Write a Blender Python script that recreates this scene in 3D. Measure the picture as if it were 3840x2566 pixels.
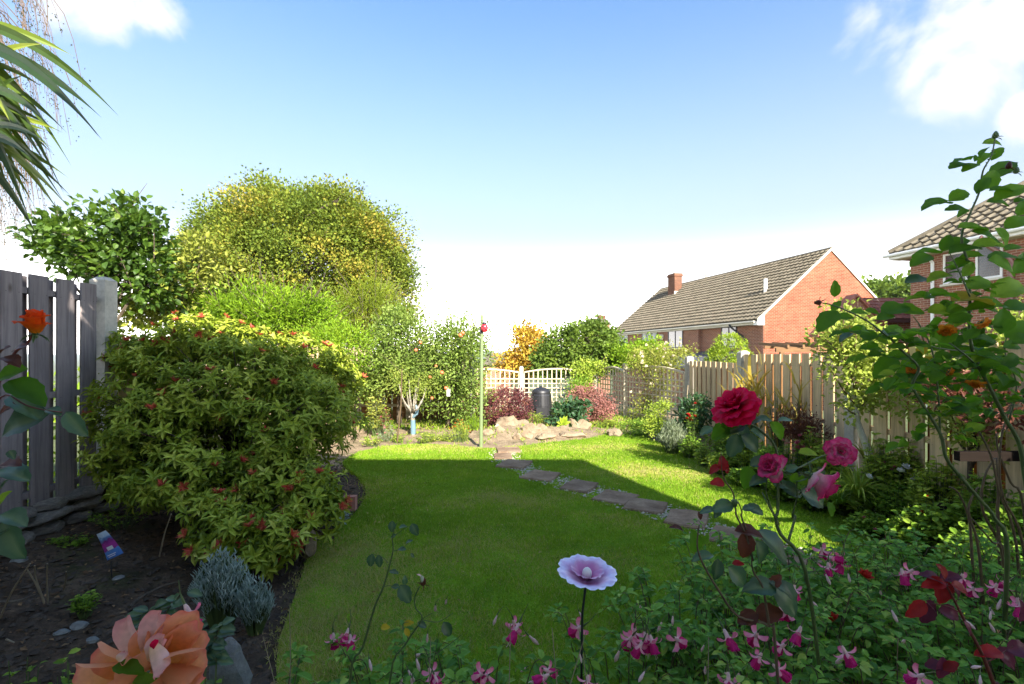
import bpy, bmesh, math, random
import numpy as np
from mathutils import Vector, Matrix, Euler

R = np.random.default_rng(7)
random.seed(7)
for o in list(bpy.data.objects):
    bpy.data.objects.remove(o, do_unlink=True)
S = bpy.context.scene
COL = S.collection
F = 484.0          # focal length in pixels of a 1024 wide frame
HC = 1.45          # eye height above the lawn
HZ = 354.0         # row of the horizon

# ------------------------------------------------------------------ camera
cam_d = bpy.data.cameras.new('camera')
cam_d.sensor_width = 36.0
cam_d.lens = F / 1024 * 36
cam_d.shift_y = (HZ - 342) / 1024
cam_d.clip_start = 0.05
cam_d.clip_end = 20000
cam = bpy.data.objects.new('camera', cam_d)
COL.objects.link(cam)
cam.location = (0, 0, HC)
cam.rotation_euler = (math.radians(90), 0, 0)
S.camera = cam

# ------------------------------------------------------------------ light
SUN_EL = math.radians(31)
SUN_DIR = Vector((0.36 * math.cos(SUN_EL), -0.933 * math.cos(SUN_EL), math.sin(SUN_EL)))   # towards the sun
w = bpy.data.worlds.new('World')
S.world = w
w.use_nodes = True
nt = w.node_tree
nt.nodes.clear()


def nd(nt, typ, **kw):
    n = nt.nodes.new(typ)
    for k, v in kw.items():
        if k[0] == '_':
            n.inputs[k[1:]].default_value = v
        else:
            setattr(n, k, v)
    return n


sky = nd(nt, 'ShaderNodeTexSky', sky_type='NISHITA', sun_disc=False, sun_elevation=SUN_EL,
         sun_rotation=math.atan2(0.36, -0.933), air_density=1.0, dust_density=1.2, ozone_density=1.2, altitude=100)
bg = nd(nt, 'ShaderNodeBackground')
bg.inputs['Strength'].default_value = 0.093
out = nd(nt, 'ShaderNodeOutputWorld')
tc = nd(nt, 'ShaderNodeTexCoord')
lk = nt.links.new
# pale air low in the sky, all the way round
sep = nd(nt, 'ShaderNodeSeparateXYZ')
lk(tc.outputs['Generated'], sep.inputs[0])
lowr = nd(nt, 'ShaderNodeMapRange', interpolation_type='SMOOTHSTEP')
lowr.inputs['From Min'].default_value = -0.02
lowr.inputs['From Max'].default_value = 0.66
lowr.inputs['To Min'].default_value = 0.96
lowr.inputs['To Max'].default_value = 0.0
lk(sep.outputs['Z'], lowr.inputs['Value'])
hazemix = nd(nt, 'ShaderNodeMix', data_type='RGBA')
lk(lowr.outputs[0], hazemix.inputs['Factor'])
tintn = nd(nt, 'ShaderNodeMix', data_type='RGBA', blend_type='MULTIPLY')
tintn.inputs['Factor'].default_value = 1.0
tintn.inputs['B'].default_value = (.56, 0.70, 0.80, 1)
lk(sky.outputs[0], tintn.inputs['A'])
lk(tintn.outputs['Result'], hazemix.inputs['A'])
hazemix.inputs['B'].default_value = (1.93, 1.95, 1.99, 1)
band = nd(nt, 'ShaderNodeMapRange')  # overbright strip above the horizon, added to lift the fill light
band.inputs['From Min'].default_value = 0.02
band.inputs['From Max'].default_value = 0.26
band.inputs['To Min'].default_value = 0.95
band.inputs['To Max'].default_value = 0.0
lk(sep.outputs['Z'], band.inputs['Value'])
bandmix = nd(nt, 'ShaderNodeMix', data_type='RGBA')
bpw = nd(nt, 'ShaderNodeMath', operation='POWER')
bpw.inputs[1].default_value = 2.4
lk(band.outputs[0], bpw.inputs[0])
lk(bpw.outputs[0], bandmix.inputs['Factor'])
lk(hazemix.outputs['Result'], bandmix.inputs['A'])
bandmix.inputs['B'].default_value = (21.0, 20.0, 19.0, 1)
# clouds
nz = nd(nt, 'ShaderNodeTexNoise')
nz.inputs['Scale'].default_value = 5.5
nz.inputs['Detail'].default_value = 9
nz.inputs['Roughness'].default_value = 0.54
nz.inputs['Distortion'].default_value = 0.35
lk(tc.outputs['Generated'], nz.inputs['Vector'])
prev = None


def skydir(px, py):
    return Vector(((px - 512) / F, 1, (HZ - py) / F)).normalized()


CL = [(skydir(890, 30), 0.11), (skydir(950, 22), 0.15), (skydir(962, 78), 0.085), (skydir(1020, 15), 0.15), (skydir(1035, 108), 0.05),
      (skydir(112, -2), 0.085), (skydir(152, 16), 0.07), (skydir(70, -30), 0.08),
      (Vector((.15, .35, .95)).normalized(), .30), (Vector((-.45, .25, .85)).normalized(), .26), (Vector((.5, -.1, .85)).normalized(), .24), (Vector((-0.8, -0.3, 0.5)).normalized(), 0.3), (Vector((0.3, -0.8, 0.6)).normalized(), 0.25), (Vector((0.9, -0.2, 0.35)).normalized(), 0.3)]  # overhead ones out of view, added for whiter fill light
for c, r in CL:
    dn = nd(nt, 'ShaderNodeVectorMath', operation='DISTANCE')
    dn.inputs[1].default_value = c
    lk(tc.outputs['Generated'], dn.inputs[0])
    mr = nd(nt, 'ShaderNodeMapRange')
    mr.inputs['From Min'].default_value = 0.0
    mr.inputs['From Max'].default_value = r * 1.5
    mr.inputs['To Min'].default_value = 0.56
    mr.inputs['To Max'].default_value = 0.0
    lk(dn.outputs['Value'], mr.inputs['Value'])
    if prev is None:
        prev = mr.outputs[0]
    else:
        mx = nd(nt, 'ShaderNodeMath', operation='MAXIMUM')
        lk(prev, mx.inputs[0]); lk(mr.outputs[0], mx.inputs[1])
        prev = mx.outputs[0]
ad = nd(nt, 'ShaderNodeMath', operation='ADD')
lk(prev, ad.inputs[0]); lk(nz.outputs['Fac'], ad.inputs[1])
cr = nd(nt, 'ShaderNodeMapRange', interpolation_type='SMOOTHSTEP')
cr.inputs['From Min'].default_value = 0.80
cr.inputs['From Max'].default_value = 1.02
lk(ad.outputs[0], cr.inputs['Value'])
cm = nd(nt, 'ShaderNodeMix', data_type='RGBA')
lk(cr.outputs[0], cm.inputs['Factor'])
lk(bandmix.outputs['Result'], cm.inputs['A'])
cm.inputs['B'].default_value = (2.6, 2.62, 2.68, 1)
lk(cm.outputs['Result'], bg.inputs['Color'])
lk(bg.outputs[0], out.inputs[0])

sd = bpy.data.lights.new('sun', 'SUN')
sd.energy = 3.2
sd.angle = math.radians(0.55)
sd.color = (1.0, 0.93, 0.82)
sun = bpy.data.objects.new('sun', sd)
COL.objects.link(sun)
sun.location = (5, -10, 12)
sun.rotation_euler = SUN_DIR.to_track_quat('Z', 'Y').to_euler()

S.render.engine = 'CYCLES'
S.view_settings.view_transform = 'Standard'
S.view_settings.look = 'None'
S.view_settings.gamma = 1
S.view_settings.use_curve_mapping = False
S.view_settings.exposure = 2.32
S.cycles.max_bounces = 8
S.cycles.transparent_max_bounces = 8
S.render.resolution_x = 1024
S.render.resolution_y = 684


# ------------------------------------------------------------------ helpers
def at(px, py, d):
    return Vector(((px - 512) / F * d, d, HC - (py - HZ) / F * d))


def gnd(px, py, z=0.0):
    d = (HC - z) * F / (py - HZ)
    return Vector(((px - 512) / F * d, d, z))


def tag(o, label=None, cat=None, group=None, kind=None):
    if label: o['label'] = label
    if cat: o['category'] = cat
    if group: o['group'] = group
    if kind: o['kind'] = kind
    return o


def thing(name, label, cat, loc=(0, 0, 0), rz=0, group=None):
    o = bpy.data.objects.new(name, None)
    COL.objects.link(o)
    o.empty_display_size = 0.1
    o.location = loc
    o.rotation_euler = (0, 0, rz)
    return tag(o, label, cat, group)


class MB:
    """collects geometry; build() links it as one mesh object"""
    def __init__(s):
        s.v = []; s.f = []; s.n = 0; s.r = []; s.t = []; s.mi = []

    def add(s, verts, faces, r=0.5, t=0.0, mi=0):
        verts = np.asarray(verts, float)
        k = len(verts)
        s.v.append(verts)
        for f in faces:
            s.f.append(tuple(i + s.n for i in f))
            s.mi.append(mi)
        s.r.append(np.broadcast_to(np.asarray(r, float), (k,)).copy())
        s.t.append(np.broadcast_to(np.asarray(t, float), (k,)).copy())
        s.n += k
        return s

    def box(s, a, b, r=0.5, mi=0):
        (x0, y0, z0), (x1, y1, z1) = a, b
        v = [(x0, y0, z0), (x1, y0, z0), (x1, y1, z0), (x0, y1, z0), (x0, y0, z1), (x1, y0, z1), (x1, y1, z1), (x0, y1, z1)]
        f = [(0, 3, 2, 1), (4, 5, 6, 7), (0, 1, 5, 4), (1, 2, 6, 5), (2, 3, 7, 6), (3, 0, 4, 7)]
        return s.add(v, f, r, mi=mi)

    def tube(s, pts, rad, n=6, r=0.5, cap=True):
        P = [Vector(p) for p in pts]
        if not hasattr(rad, '__len__'):
            rad = [rad] * len(P)
        vs = []; fs = []
        prevx = None
        for i, p in enumerate(P):
            d = (P[min(i + 1, len(P) - 1)] - P[max(i - 1, 0)])
            d = d.normalized() if d.length > 1e-9 else Vector((0, 0, 1))
            x = prevx if prevx is not None else (Vector((1, 0, 0)) if abs(d.x) < .8 else Vector((0, 1, 0)))
            x = (x - d * x.dot(d))
            x = x.normalized() if x.length > 1e-6 else d.orthogonal().normalized()
            prevx = x
            y = d.cross(x)
            for k in range(n):
                a = 2 * math.pi * k / n
                vs.append(p + (x * math.cos(a) + y * math.sin(a)) * rad[i])
        for i in range(len(P) - 1):
            for k in range(n):
                fs.append((i * n + k, i * n + (k + 1) % n, (i + 1) * n + (k + 1) % n, (i + 1) * n + k))
        if cap:
            fs.append(tuple(range(n))[::-1])
            fs.append(tuple((len(P) - 1) * n + k for k in range(n)))
        return s.add([tuple(v) for v in vs], fs, r)

    def mesh(s, name, mats, smooth=False, off=(0, 0, 0)):
        me = bpy.data.meshes.new(name)
        V = np.concatenate(s.v) - np.asarray(off, float)
        me.from_pydata(V.tolist(), [], s.f)
        for i, nm, arr in ((0, 'r', s.r), (1, 't', s.t)):
            a = me.attributes.new(nm, 'FLOAT', 'POINT')
            a.data.foreach_set('value', np.concatenate(arr).astype(np.float32))
        for m in (mats if isinstance(mats, (list, tuple)) else [mats]):
            me.materials.append(m)
        if max(s.mi) > 0:
            me.polygons.foreach_set('material_index', s.mi)
        if smooth:
            me.polygons.foreach_set('use_smooth', [True] * len(me.polygons))
        me.update()
        return me

    def build(s, name, mats, parent=None, smooth=False, loc=None, local=False):
        """vertices are world coordinates unless local=True (then they are the parent's own coordinates)"""
        if parent is not None:
            off = (0, 0, 0) if local else tuple(world_loc(parent))
            o = bpy.data.objects.new(name, s.mesh(name, mats, smooth, off))
            o.parent = parent
        else:
            if loc is None:
                V = np.concatenate(s.v)
                loc = (float((V[:, 0].min() + V[:, 0].max()) / 2), float((V[:, 1].min() + V[:, 1].max()) / 2), float(V[:, 2].min()))
            o = bpy.data.objects.new(name, s.mesh(name, mats, smooth, loc))
            o.location = loc
        COL.objects.link(o)
        return o


def world_loc(o):
    l = Vector((0, 0, 0))
    while o is not None:
        l += o.location
        o = o.parent
    return l


def inst(name, me, parent, loc, rot=(0, 0, 0), sc=(1, 1, 1)):
    """object sharing mesh data; loc is relative to the parent"""
    o = bpy.data.objects.new(name, me)
    COL.objects.link(o)
    o.parent = parent
    o.location = loc
    o.rotation_euler = rot
    o.scale = sc if hasattr(sc, '__len__') else (sc, sc, sc)
    return o


def smooth_path(pts, k=5):
    P = [Vector(p) for p in pts]
    if len(P) < 3:
        return P
    out = []
    for i in range(len(P) - 1):
        p0, p1, p2, p3 = P[max(i - 1, 0)], P[i], P[i + 1], P[min(i + 2, len(P) - 1)]
        for j in range(k):
            t = j / k
            out.append(0.5 * ((2 * p1) + (p2 - p0) * t + (2 * p0 - 5 * p1 + 4 * p2 - p3) * t * t + (3 * p1 - p0 - 3 * p2 + p3) * t ** 3))
    out.append(P[-1])
    return out


def lerp(a, b, t): return a + (b - a) * t


def taper(n, a, b): return [lerp(a, b, i / max(1, n - 1)) for i in range(n)]


def unit(a): return a / np.maximum(np.linalg.norm(a, axis=-1, keepdims=True), 1e-9)


# ------------------------------------------------------------------ materials
def mat(name):
    m = bpy.data.materials.new(name)
    m.use_nodes = True
    n = m.node_tree
    n.nodes.clear()
    o = n.nodes.new('ShaderNodeOutputMaterial')
    b = n.nodes.new('ShaderNodeBsdfPrincipled')
    n.links.new(b.outputs[0], o.inputs[0])
    return m, n, b, o


def ramp(n, stops, src, interp='LINEAR'):
    c = n.nodes.new('ShaderNodeValToRGB')
    c.color_ramp.interpolation = interp
    while len(c.color_ramp.elements) < len(stops):
        c.color_ramp.elements.new(0.5)
    for e, (p, col) in zip(c.color_ramp.elements, stops):
        e.position = p
        e.color = (*col, 1) if len(col) == 3 else col
    if src is not None:
        n.links.new(src, c.inputs[0])
    return c.outputs[0]


def noise(n, scale, detail=4, rough=.55, vec=None, stretch=None, coord='Object', dist=0):
    t = n.nodes.new('ShaderNodeTexNoise')
    t.inputs['Scale'].default_value = scale
    t.inputs['Detail'].default_value = detail
    t.inputs['Roughness'].default_value = rough
    t.inputs['Distortion'].default_value = dist
    if vec is None:
        c = n.nodes.new('ShaderNodeTexCoord')
        vec = c.outputs[coord]
    if stretch:
        mp = n.nodes.new('ShaderNodeMapping')
        mp.inputs['Scale'].default_value = stretch
        n.links.new(vec, mp.inputs[0])
        vec = mp.outputs[0]
    n.links.new(vec, t.inputs['Vector'])
    return t.outputs['Fac']


def mixc(n, fac, a, b, blend='MIX'):
    m = n.nodes.new('ShaderNodeMix')
    m.data_type = 'RGBA'
    m.blend_type = blend
    for sck, v in (('Factor', fac), ('A', a), ('B', b)):
        if hasattr(v, 'is_linked') or isinstance(v, bpy.types.NodeSocket):
            n.links.new(v, m.inputs[sck])
        elif sck == 'Factor':
            m.inputs[sck].default_value = v
        else:
            m.inputs[sck].default_value = (*v, 1)
    return m.outputs['Result']


def mth(n, op, a, b=None):
    m = n.nodes.new('ShaderNodeMath')
    m.operation = op
    for i, v in enumerate((a, b)):
        if v is None: continue
        if isinstance(v, bpy.types.NodeSocket): n.links.new(v, m.inputs[i])
        else: m.inputs[i].default_value = v
    return m.outputs[0]


def bump(n, b, h, strength=.5, dist=.01):
    p = n.nodes.new('ShaderNodeBump')
    p.inputs['Strength'].default_value = strength
    p.inputs['Distance'].default_value = dist
    n.links.new(h, p.inputs['Height'])
    n.links.new(p.outputs[0], b.inputs['Normal'])


def attr(n, name):
    a = n.nodes.new('ShaderNodeAttribute')
    a.attribute_name = name
    return a.outputs['Fac']


def leaf_mat(name, stops, rough=.5, trans=.3, tcol=None, spec=.2, rnd='r', vein=False):
    m, n, b, o = mat(name)
    if rnd == 'obj':
        oi = n.nodes.new('ShaderNodeObjectInfo')
        src = oi.outputs['Random']
    else:
        src = attr(n, 'r')
    col = ramp(n, stops, src)
    nzz = noise(n, 9, 3)
    col = mixc(n, .35, col, ramp(n, [(.3, (.62, .62, .62)), (.7, (1.25, 1.2, 1.1))], nzz), 'MULTIPLY')
    if vein:
        t = attr(n, 't')
        col = mixc(n, t, col, mixc(n, .5, col, (.25, .32, .12)))
    n.links.new(col, b.inputs['Base Color'])
    b.inputs['Roughness'].default_value = rough
    b.inputs['Specular IOR Level'].default_value = spec
    tr = n.nodes.new('ShaderNodeBsdfTranslucent')
    tc2 = mixc(n, .6, col, tcol or (.30, .42, .05), 'MIX')
    n.links.new(tc2, tr.inputs['Color'])
    ms = n.nodes.new('ShaderNodeMixShader')
    ms.inputs[0].default_value = trans
    n.links.new(b.outputs[0], ms.inputs[1])
    n.links.new(tr.outputs[0], ms.inputs[2])
    n.links.new(ms.outputs[0], o.inputs[0])
    return m


def plain(name, col, rough=.6, spec=.4, var=.15, scale=8, bmp=0, metal=0, bscale=40):
    m, n, b, o = mat(name)
    nzz = noise(n, scale, 5)
    c = mixc(n, nzz, tuple(x * (1 - var) for x in col), tuple(min(1, x * (1 + var)) for x in col))
    n.links.new(c, b.inputs['Base Color'])
    b.inputs['Roughness'].default_value = rough
    b.inputs['Metallic'].default_value = metal
    b.inputs['Specular IOR Level'].default_value = spec
    if bmp:
        bump(n, b, noise(n, bscale, 6), bmp, .01)
    return m


def wood(name, base, dark, scale=1.0, rough=.8, streak=None, axis='z'):
    m, n, b, o = mat(name)
    st = (14, 14, .8) if axis == 'z' else (.8, 14, 14)
    oi = n.nodes.new('ShaderNodeObjectInfo')
    c = n.nodes.new('ShaderNodeTexCoord')
    va = n.nodes.new('ShaderNodeVectorMath'); va.operation = 'ADD'
    cx = n.nodes.new('ShaderNodeCombineXYZ')
    mm = mth(n, 'MULTIPLY', oi.outputs['Random'], 37.0)
    n.links.new(mm, cx.inputs[0]); n.links.new(mm, cx.inputs[2])
    n.links.new(c.outputs['Object'], va.inputs[0]); n.links.new(cx.outputs[0], va.inputs[1])
    g = noise(n, 3 * scale, 6, .6, vec=va.outputs[0], stretch=st, dist=.6)
    big = noise(n, 2.2, 4, .6, vec=va.outputs[0])
    col = ramp(n, [(.28, dark), (.5, base), (.75, tuple(min(1, x * 1.25) for x in base))], g)
    col = mixc(n, .55, col, ramp(n, [(.3, (.66, .66, .68)), (.65, (1.1, 1.1, 1.08))], big), 'MULTIPLY')
    col = mixc(n, .6, col, ramp(n, [(0, (.78, .78, .8)), (1, (1.18, 1.15, 1.12))], oi.outputs['Random']), 'MULTIPLY')
    vo = n.nodes.new('ShaderNodeTexVoronoi')
    mp = n.nodes.new('ShaderNodeMapping')
    mp.inputs['Scale'].default_value = (5, 5, 2.2) if axis == 'z' else (2.2, 5, 5)
    n.links.new(va.outputs[0], mp.inputs[0]); n.links.new(mp.outputs[0], vo.inputs['Vector'])
    vo.inputs['Scale'].default_value = 1.0
    kn = ramp(n, [(.04, (.35, .3, .26)), (.10, (1, 1, 1))], vo.outputs['Distance'])
    col = mixc(n, .8, col, kn, 'MULTIPLY')
    n.links.new(col, b.inputs['Base Color'])
    b.inputs['Roughness'].default_value = rough
    b.inputs['Specular IOR Level'].default_value = .25
    bump(n, b, g, .35, .004)
    return m


def stone(name, c1, c2, c3, scale=6, rough=.9, strength=.7, lichen=None):
    m, n, b, o = mat(name)
    oi = n.nodes.new('ShaderNodeObjectInfo')
    a = noise(n, scale, 8, .65)
    d = noise(n, scale * 7, 6, .7)
    col = ramp(n, [(.3, c1), (.5, c2), (.72, c3)], a)
    col = mixc(n, .5, col, ramp(n, [(.3, (.6, .6, .6)), (.7, (1.2, 1.2, 1.2))], d), 'MULTIPLY')
    col = mixc(n, .5, col, ramp(n, [(0, (.75, .74, .74)), (1, (1.2, 1.17, 1.12))], oi.outputs['Random']), 'MULTIPLY')
    if lichen:
        l = noise(n, scale * 2.3, 5, .6, dist=1)
        col = mixc(n, ramp(n, [(.55, (0, 0, 0)), (.68, (.7, .7, .7))], l), col, lichen)
    n.links.new(col, b.inputs['Base Color'])
    b.inputs['Roughness'].default_value = rough
    b.inputs['Specular IOR Level'].default_value = .25
    h = mth(n, 'ADD', mth(n, 'MULTIPLY', a, 1.0), mth(n, 'MULTIPLY', d, .4))
    bump(n, b, h, strength, .02)
    return m


def brick_mat(name, cols, mortar, dirt=.3):
    m, n, b, o = mat(name)
    c = n.nodes.new('ShaderNodeTexCoord')
    s = n.nodes.new('ShaderNodeSeparateXYZ'); n.links.new(c.outputs['Object'], s.inputs[0])
    x = mth(n, 'ADD', s.outputs['X'], s.outputs['Y'])
    cb = n.nodes.new('ShaderNodeCombineXYZ'); n.links.new(x, cb.inputs[0]); n.links.new(s.outputs['Z'], cb.inputs[1])
    t = n.nodes.new('ShaderNodeTexBrick')
    t.inputs['Scale'].default_value = 1
    t.inputs['Brick Width'].default_value = .225
    t.inputs['Row Height'].default_value = .075
    t.inputs['Mortar Size'].default_value = .009
    t.inputs['Mortar Smooth'].default_value = .3
    t.inputs['Bias'].default_value = .0
    t.inputs['Color1'].default_value = (*cols[0], 1)
    t.inputs['Color2'].default_value = (*cols[1], 1)
    t.inputs['Mortar'].default_value = (*mortar, 1)
    n.links.new(cb.outputs[0], t.inputs['Vector'])
    a = noise(n, .9, 6, .65, vec=cb.outputs[0])
    f = noise(n, 14, 4, .6, vec=cb.outputs[0])
    col = mixc(n, dirt, t.outputs['Color'], ramp(n, [(.3, (.55, .5, .48)), (.65, (1.2, 1.16, 1.1))], a), 'MULTIPLY')
    col = mixc(n, .45, col, ramp(n, [(.3, (.7, .68, .66)), (.7, (1.22, 1.2, 1.2))], f), 'MULTIPLY')
    n.links.new(col, b.inputs['Base Color'])
    b.inputs['Roughness'].default_value = .9
    b.inputs['Specular IOR Level'].default_value = .2
    bump(n, b, mth(n, 'SUBTRACT', 1.0, t.outputs['Fac']), .6, .008)
    return m


# ------------------------------------------------------------------ leaf templates (x width, y length, z up)
def T(v, f, t=None):
    return np.array(v, float), f, np.array(t if t else [0] * len(v), float)


L4 = T([(0, 0, 0), (.5, .45, .1), (0, 1, -.05), (-.5, .45, .1)], [(0, 1, 2), (0, 2, 3)])
L8 = T([(0, 0, 0), (0, .32, .0), (0, .66, -.02), (0, 1, -.16), (-.42, .28, .10), (-.40, .66, .06), (.42, .28, .10), (.40, .66, .06)],
       [(0, 6, 1), (0, 1, 4), (1, 6, 7, 2), (1, 2, 5, 4), (2, 7, 3), (2, 3, 5)], [1, 1, .8, .3, 0, 0, 0, 0])
# broad strap for grass-like leaves
LB = T([(-.5, 0, 0), (.5, 0, 0), (-.42, .4, .12), (.42, .4, .12), (-.3, .75, .05), (.3, .75, .05), (0, 1, -.12)],
       [(0, 1, 3, 2), (2, 3, 5, 4), (4, 5, 6)])


def leaves(mb, tpl, P, D, N, size, wid, r):
    """numpy scatter of one template into mb"""
    V, Fc, t = tpl
    P = np.asarray(P, float); n = len(P)
    if n == 0: return
    D = unit(np.asarray(D, float)); N = np.asarray(N, float)
    N = unit(N - D * (N * D).sum(1, keepdims=True))
    X = np.cross(D, N)
    size = np.broadcast_to(size, (n,)); wid = np.broadcast_to(wid, (n,))
    W = (P[:, None, :] + X[:, None, :] * (V[None, :, 0] * (size * wid)[:, None])[:, :, None]
         + D[:, None, :] * (V[None, :, 1] * size[:, None])[:, :, None]
         + N[:, None, :] * (V[None, :, 2] * size[:, None])[:, :, None])
    k = len(V)
    base = mb.n
    mb.v.append(W.reshape(-1, 3))
    for off in (np.arange(n) * k + base).tolist():
        for f in Fc:
            mb.f.append(tuple(i + off for i in f))
    mb.mi += [0] * (n * len(Fc))
    r = np.broadcast_to(r, (n,))
    mb.r.append(np.repeat(r, k)); mb.t.append(np.tile(t, n))
    mb.n += n * k


def lobe(px, py, d, rx, ry, rd=None):
    c = at(px, py, d)
    a = rx / F * d; b_ = ry / F * d
    return (c.x, c.y, c.z, a, rd if rd else (a + b_) / 2, b_)


def crown_pts(lobes, nclump, per, cr, shell=.5, out=.8, up=.3, down=0, flat=.8, bumps=.22, rng=R, rand=.7):
    L = np.array(lobes, float)
    wgt = (L[:, 3] * L[:, 4] * L[:, 5]) ** (2 / 3)
    idx = rng.choice(len(L), nclump, p=wgt / wgt.sum())
    u = unit(rng.normal(size=(nclump, 3)))
    rad = shell + (1 - shell) * rng.random(nclump) ** .5
    ph = rng.random(6) * 6
    bump_ = 1 + bumps * (np.sin(u[:, 0] * 5 + ph[0] + idx) * np.sin(u[:, 2] * 6 + ph[1]) + .6 * np.sin(u[:, 1] * 9 + ph[2] + u[:, 2] * 7))
    C = L[idx, :3] + u * L[idx, 3:6] * (rad * bump_)[:, None]
    # drop clumps that lie deep inside another lobe
    keep = np.ones(nclump, bool)
    for j in range(len(L)):
        q = (C - L[j, :3]) / L[j, 3:6]
        keep &= ~(((q ** 2).sum(1) < (shell * .75) ** 2) & (idx != j))
    C = C[keep]; U = u[keep]
    m = len(C)
    off = rng.normal(size=(m, per, 3)) * cr * .5
    off[:, :, 2] *= flat
    P = (C[:, None, :] + off).reshape(-1, 3)
    Uo = np.repeat(U, per, 0)
    k = len(P)
    D = unit(Uo * out + unit(off.reshape(-1, 3)) * .6 + rng.normal(size=(k, 3)) * rand + np.array([0, 0, up - down]))
    N = unit(Uo * .6 + np.array([0, 0, .9]) + rng.normal(size=(k, 3)) * .55)
    cl = np.repeat(rng.random(m), per)
    sc_ = 5.0 / max(1.0, (C[:, 0].max() - C[:, 0].min()))
    lf = .5 + .5 * np.sin(P[:, 0] * 2.6 * sc_ + ph[3] + 1.3 * np.sin(P[:, 2] * 2.1 * sc_)) * np.sin(P[:, 2] * 3.3 * sc_ + ph[4] + np.sin(P[:, 0] * 1.7 * sc_))
    r = np.clip(cl * .36 + rng.random(k) * .26 + lf * .38, 0, 1)
    return P, D, N, r, C, U


def limbs(mb, base, C, trunk_r, fork, n=14, rng=R, sides=6, leafr=.006):
    base = Vector(base); fork = Vector(fork)
    mid = base.lerp(fork, .5) + Vector((rng.normal() * .04, rng.normal() * .04, 0)) * (fork - base).length
    tp = smooth_path([base, mid, fork], 4)
    mb.tube(tp, taper(len(tp), trunk_r, trunk_r * .7), sides + 2)
    if len(C) == 0: return
    for i in rng.choice(len(C), min(n, len(C)), replace=False):
        e = Vector(C[i])
        s = base.lerp(fork, .6 + .4 * rng.random())
        m1 = s.lerp(e, .45) + Vector((0, 0, .12 * (e - s).length)) + Vector(rng.normal(size=3) * .06 * (e - s).length)
        p = smooth_path([s, m1, e], 4)
        mb.tube(p, taper(len(p), trunk_r * .42, leafr), sides - 1)
        for _ in range(2):
            a = p[rng.integers(3, len(p) - 1)]
            j = C[rng.integers(len(C))]
            jj = a + (Vector(j) - a) * .45
            q = [a, a.lerp(jj, .5) + Vector((0, 0, .03)), jj]
            mb.tube(q, taper(3, trunk_r * .16, leafr * .7), 4)


def plant(name, label, cat, lobes, nclump, per, cr, leaf, wid, m, tpl=L4, base=None, trunk=None, fork=None, barkm=None,
          sprouts=0, sprout_len=.3, group=None, seed=0, part='crown', nlimb=14, **kw):
    rng = np.random.default_rng(seed + 11)
    P, D, N, r, C, U = crown_pts(lobes, nclump, per, cr, rng=rng, **kw)
    if base is None:
        L = np.array(lobes)
        base = (L[:, 0].mean(), L[:, 1].mean(), 0)
    root = thing(name, label, cat, base, 0, group)
    mb = MB()
    sz = leaf * (.7 + .6 * rng.random(len(P)))
    leaves(mb, tpl, P, D, N, sz, wid, r)
    tb = MB()
    if sprouts:
        # leafy shoots that break the outline
        idx = rng.choice(len(C), sprouts)
        for i in idx:
            c = Vector(C[i]); d = Vector(U[i]) * .7 + Vector((rng.normal() * .3, rng.normal() * .3, .8 + .3 * rng.random()))
            d.normalize()
            ln = sprout_len * (.5 + rng.random())
            e = c + d * ln + Vector((rng.normal() * .1, 0, 0)) * ln
            tb.tube([c, c.lerp(e, .5) + Vector((0, 0, .05 * ln)), e], [leaf * .09, leaf * .07, leaf * .04], 4)
            k = int(4 + ln / leaf * 1.1)
            tt = rng.random(k)
            Pp = np.array([c.lerp(e, t) for t in tt])
            Dd = unit(np.array(d)[None] * .6 + rng.normal(size=(k, 3)) * .8)
            leaves(mb, tpl, Pp, Dd, rng.normal(size=(k, 3)) * .5 + [0, 0, 1], leaf * (.6 + .5 * rng.random(k)), wid, rng.random(k))
    mb.build(part, m, root)
    if trunk:
        limbs(tb, base, C, trunk, fork or (base[0], base[1], base[2] + .6), nlimb, rng)
    if tb.n:
        big_ = trunk and trunk > .025
        to = tb.build('trunk' if big_ else 'stems', barkm or M['bark'], root)
        if not big_: tag(to, kind='stuff')
    return root, C


def ico(sub=2):
    bm = bmesh.new()
    bmesh.ops.create_icosphere(bm, subdivisions=sub, radius=1)
    v = np.array([x.co[:] for x in bm.verts]); f = [tuple(q.index for q in p.verts) for p in bm.faces]
    bm.free()
    return v, f


ICO1 = ico(1); ICO2 = ico(2); ICO3 = ico(3)


def rock_verts(sx, sy, sz, seed, cuts=9, src=ICO3, rz=0.0, rough=.03):
    g = np.random.default_rng(seed)
    v = src[0].copy()
    for _ in range(cuts):
        n = unit(g.normal(size=3)); h = .62 + .25 * g.random()
        d = v @ n
        v = v - np.maximum(d - h, 0)[:, None] * n[None]
    v += rough * np.sin(v[:, [1, 2, 0]] * 7 + seed) * g.random()
    v += g.normal(size=v.shape) * rough * .3
    v = v * [sx, sy, sz]
    c, s = math.cos(rz), math.sin(rz)
    v = np.stack([v[:, 0] * c - v[:, 1] * s, v[:, 0] * s + v[:, 1] * c, v[:, 2]], 1)
    return v, src[1]


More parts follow.
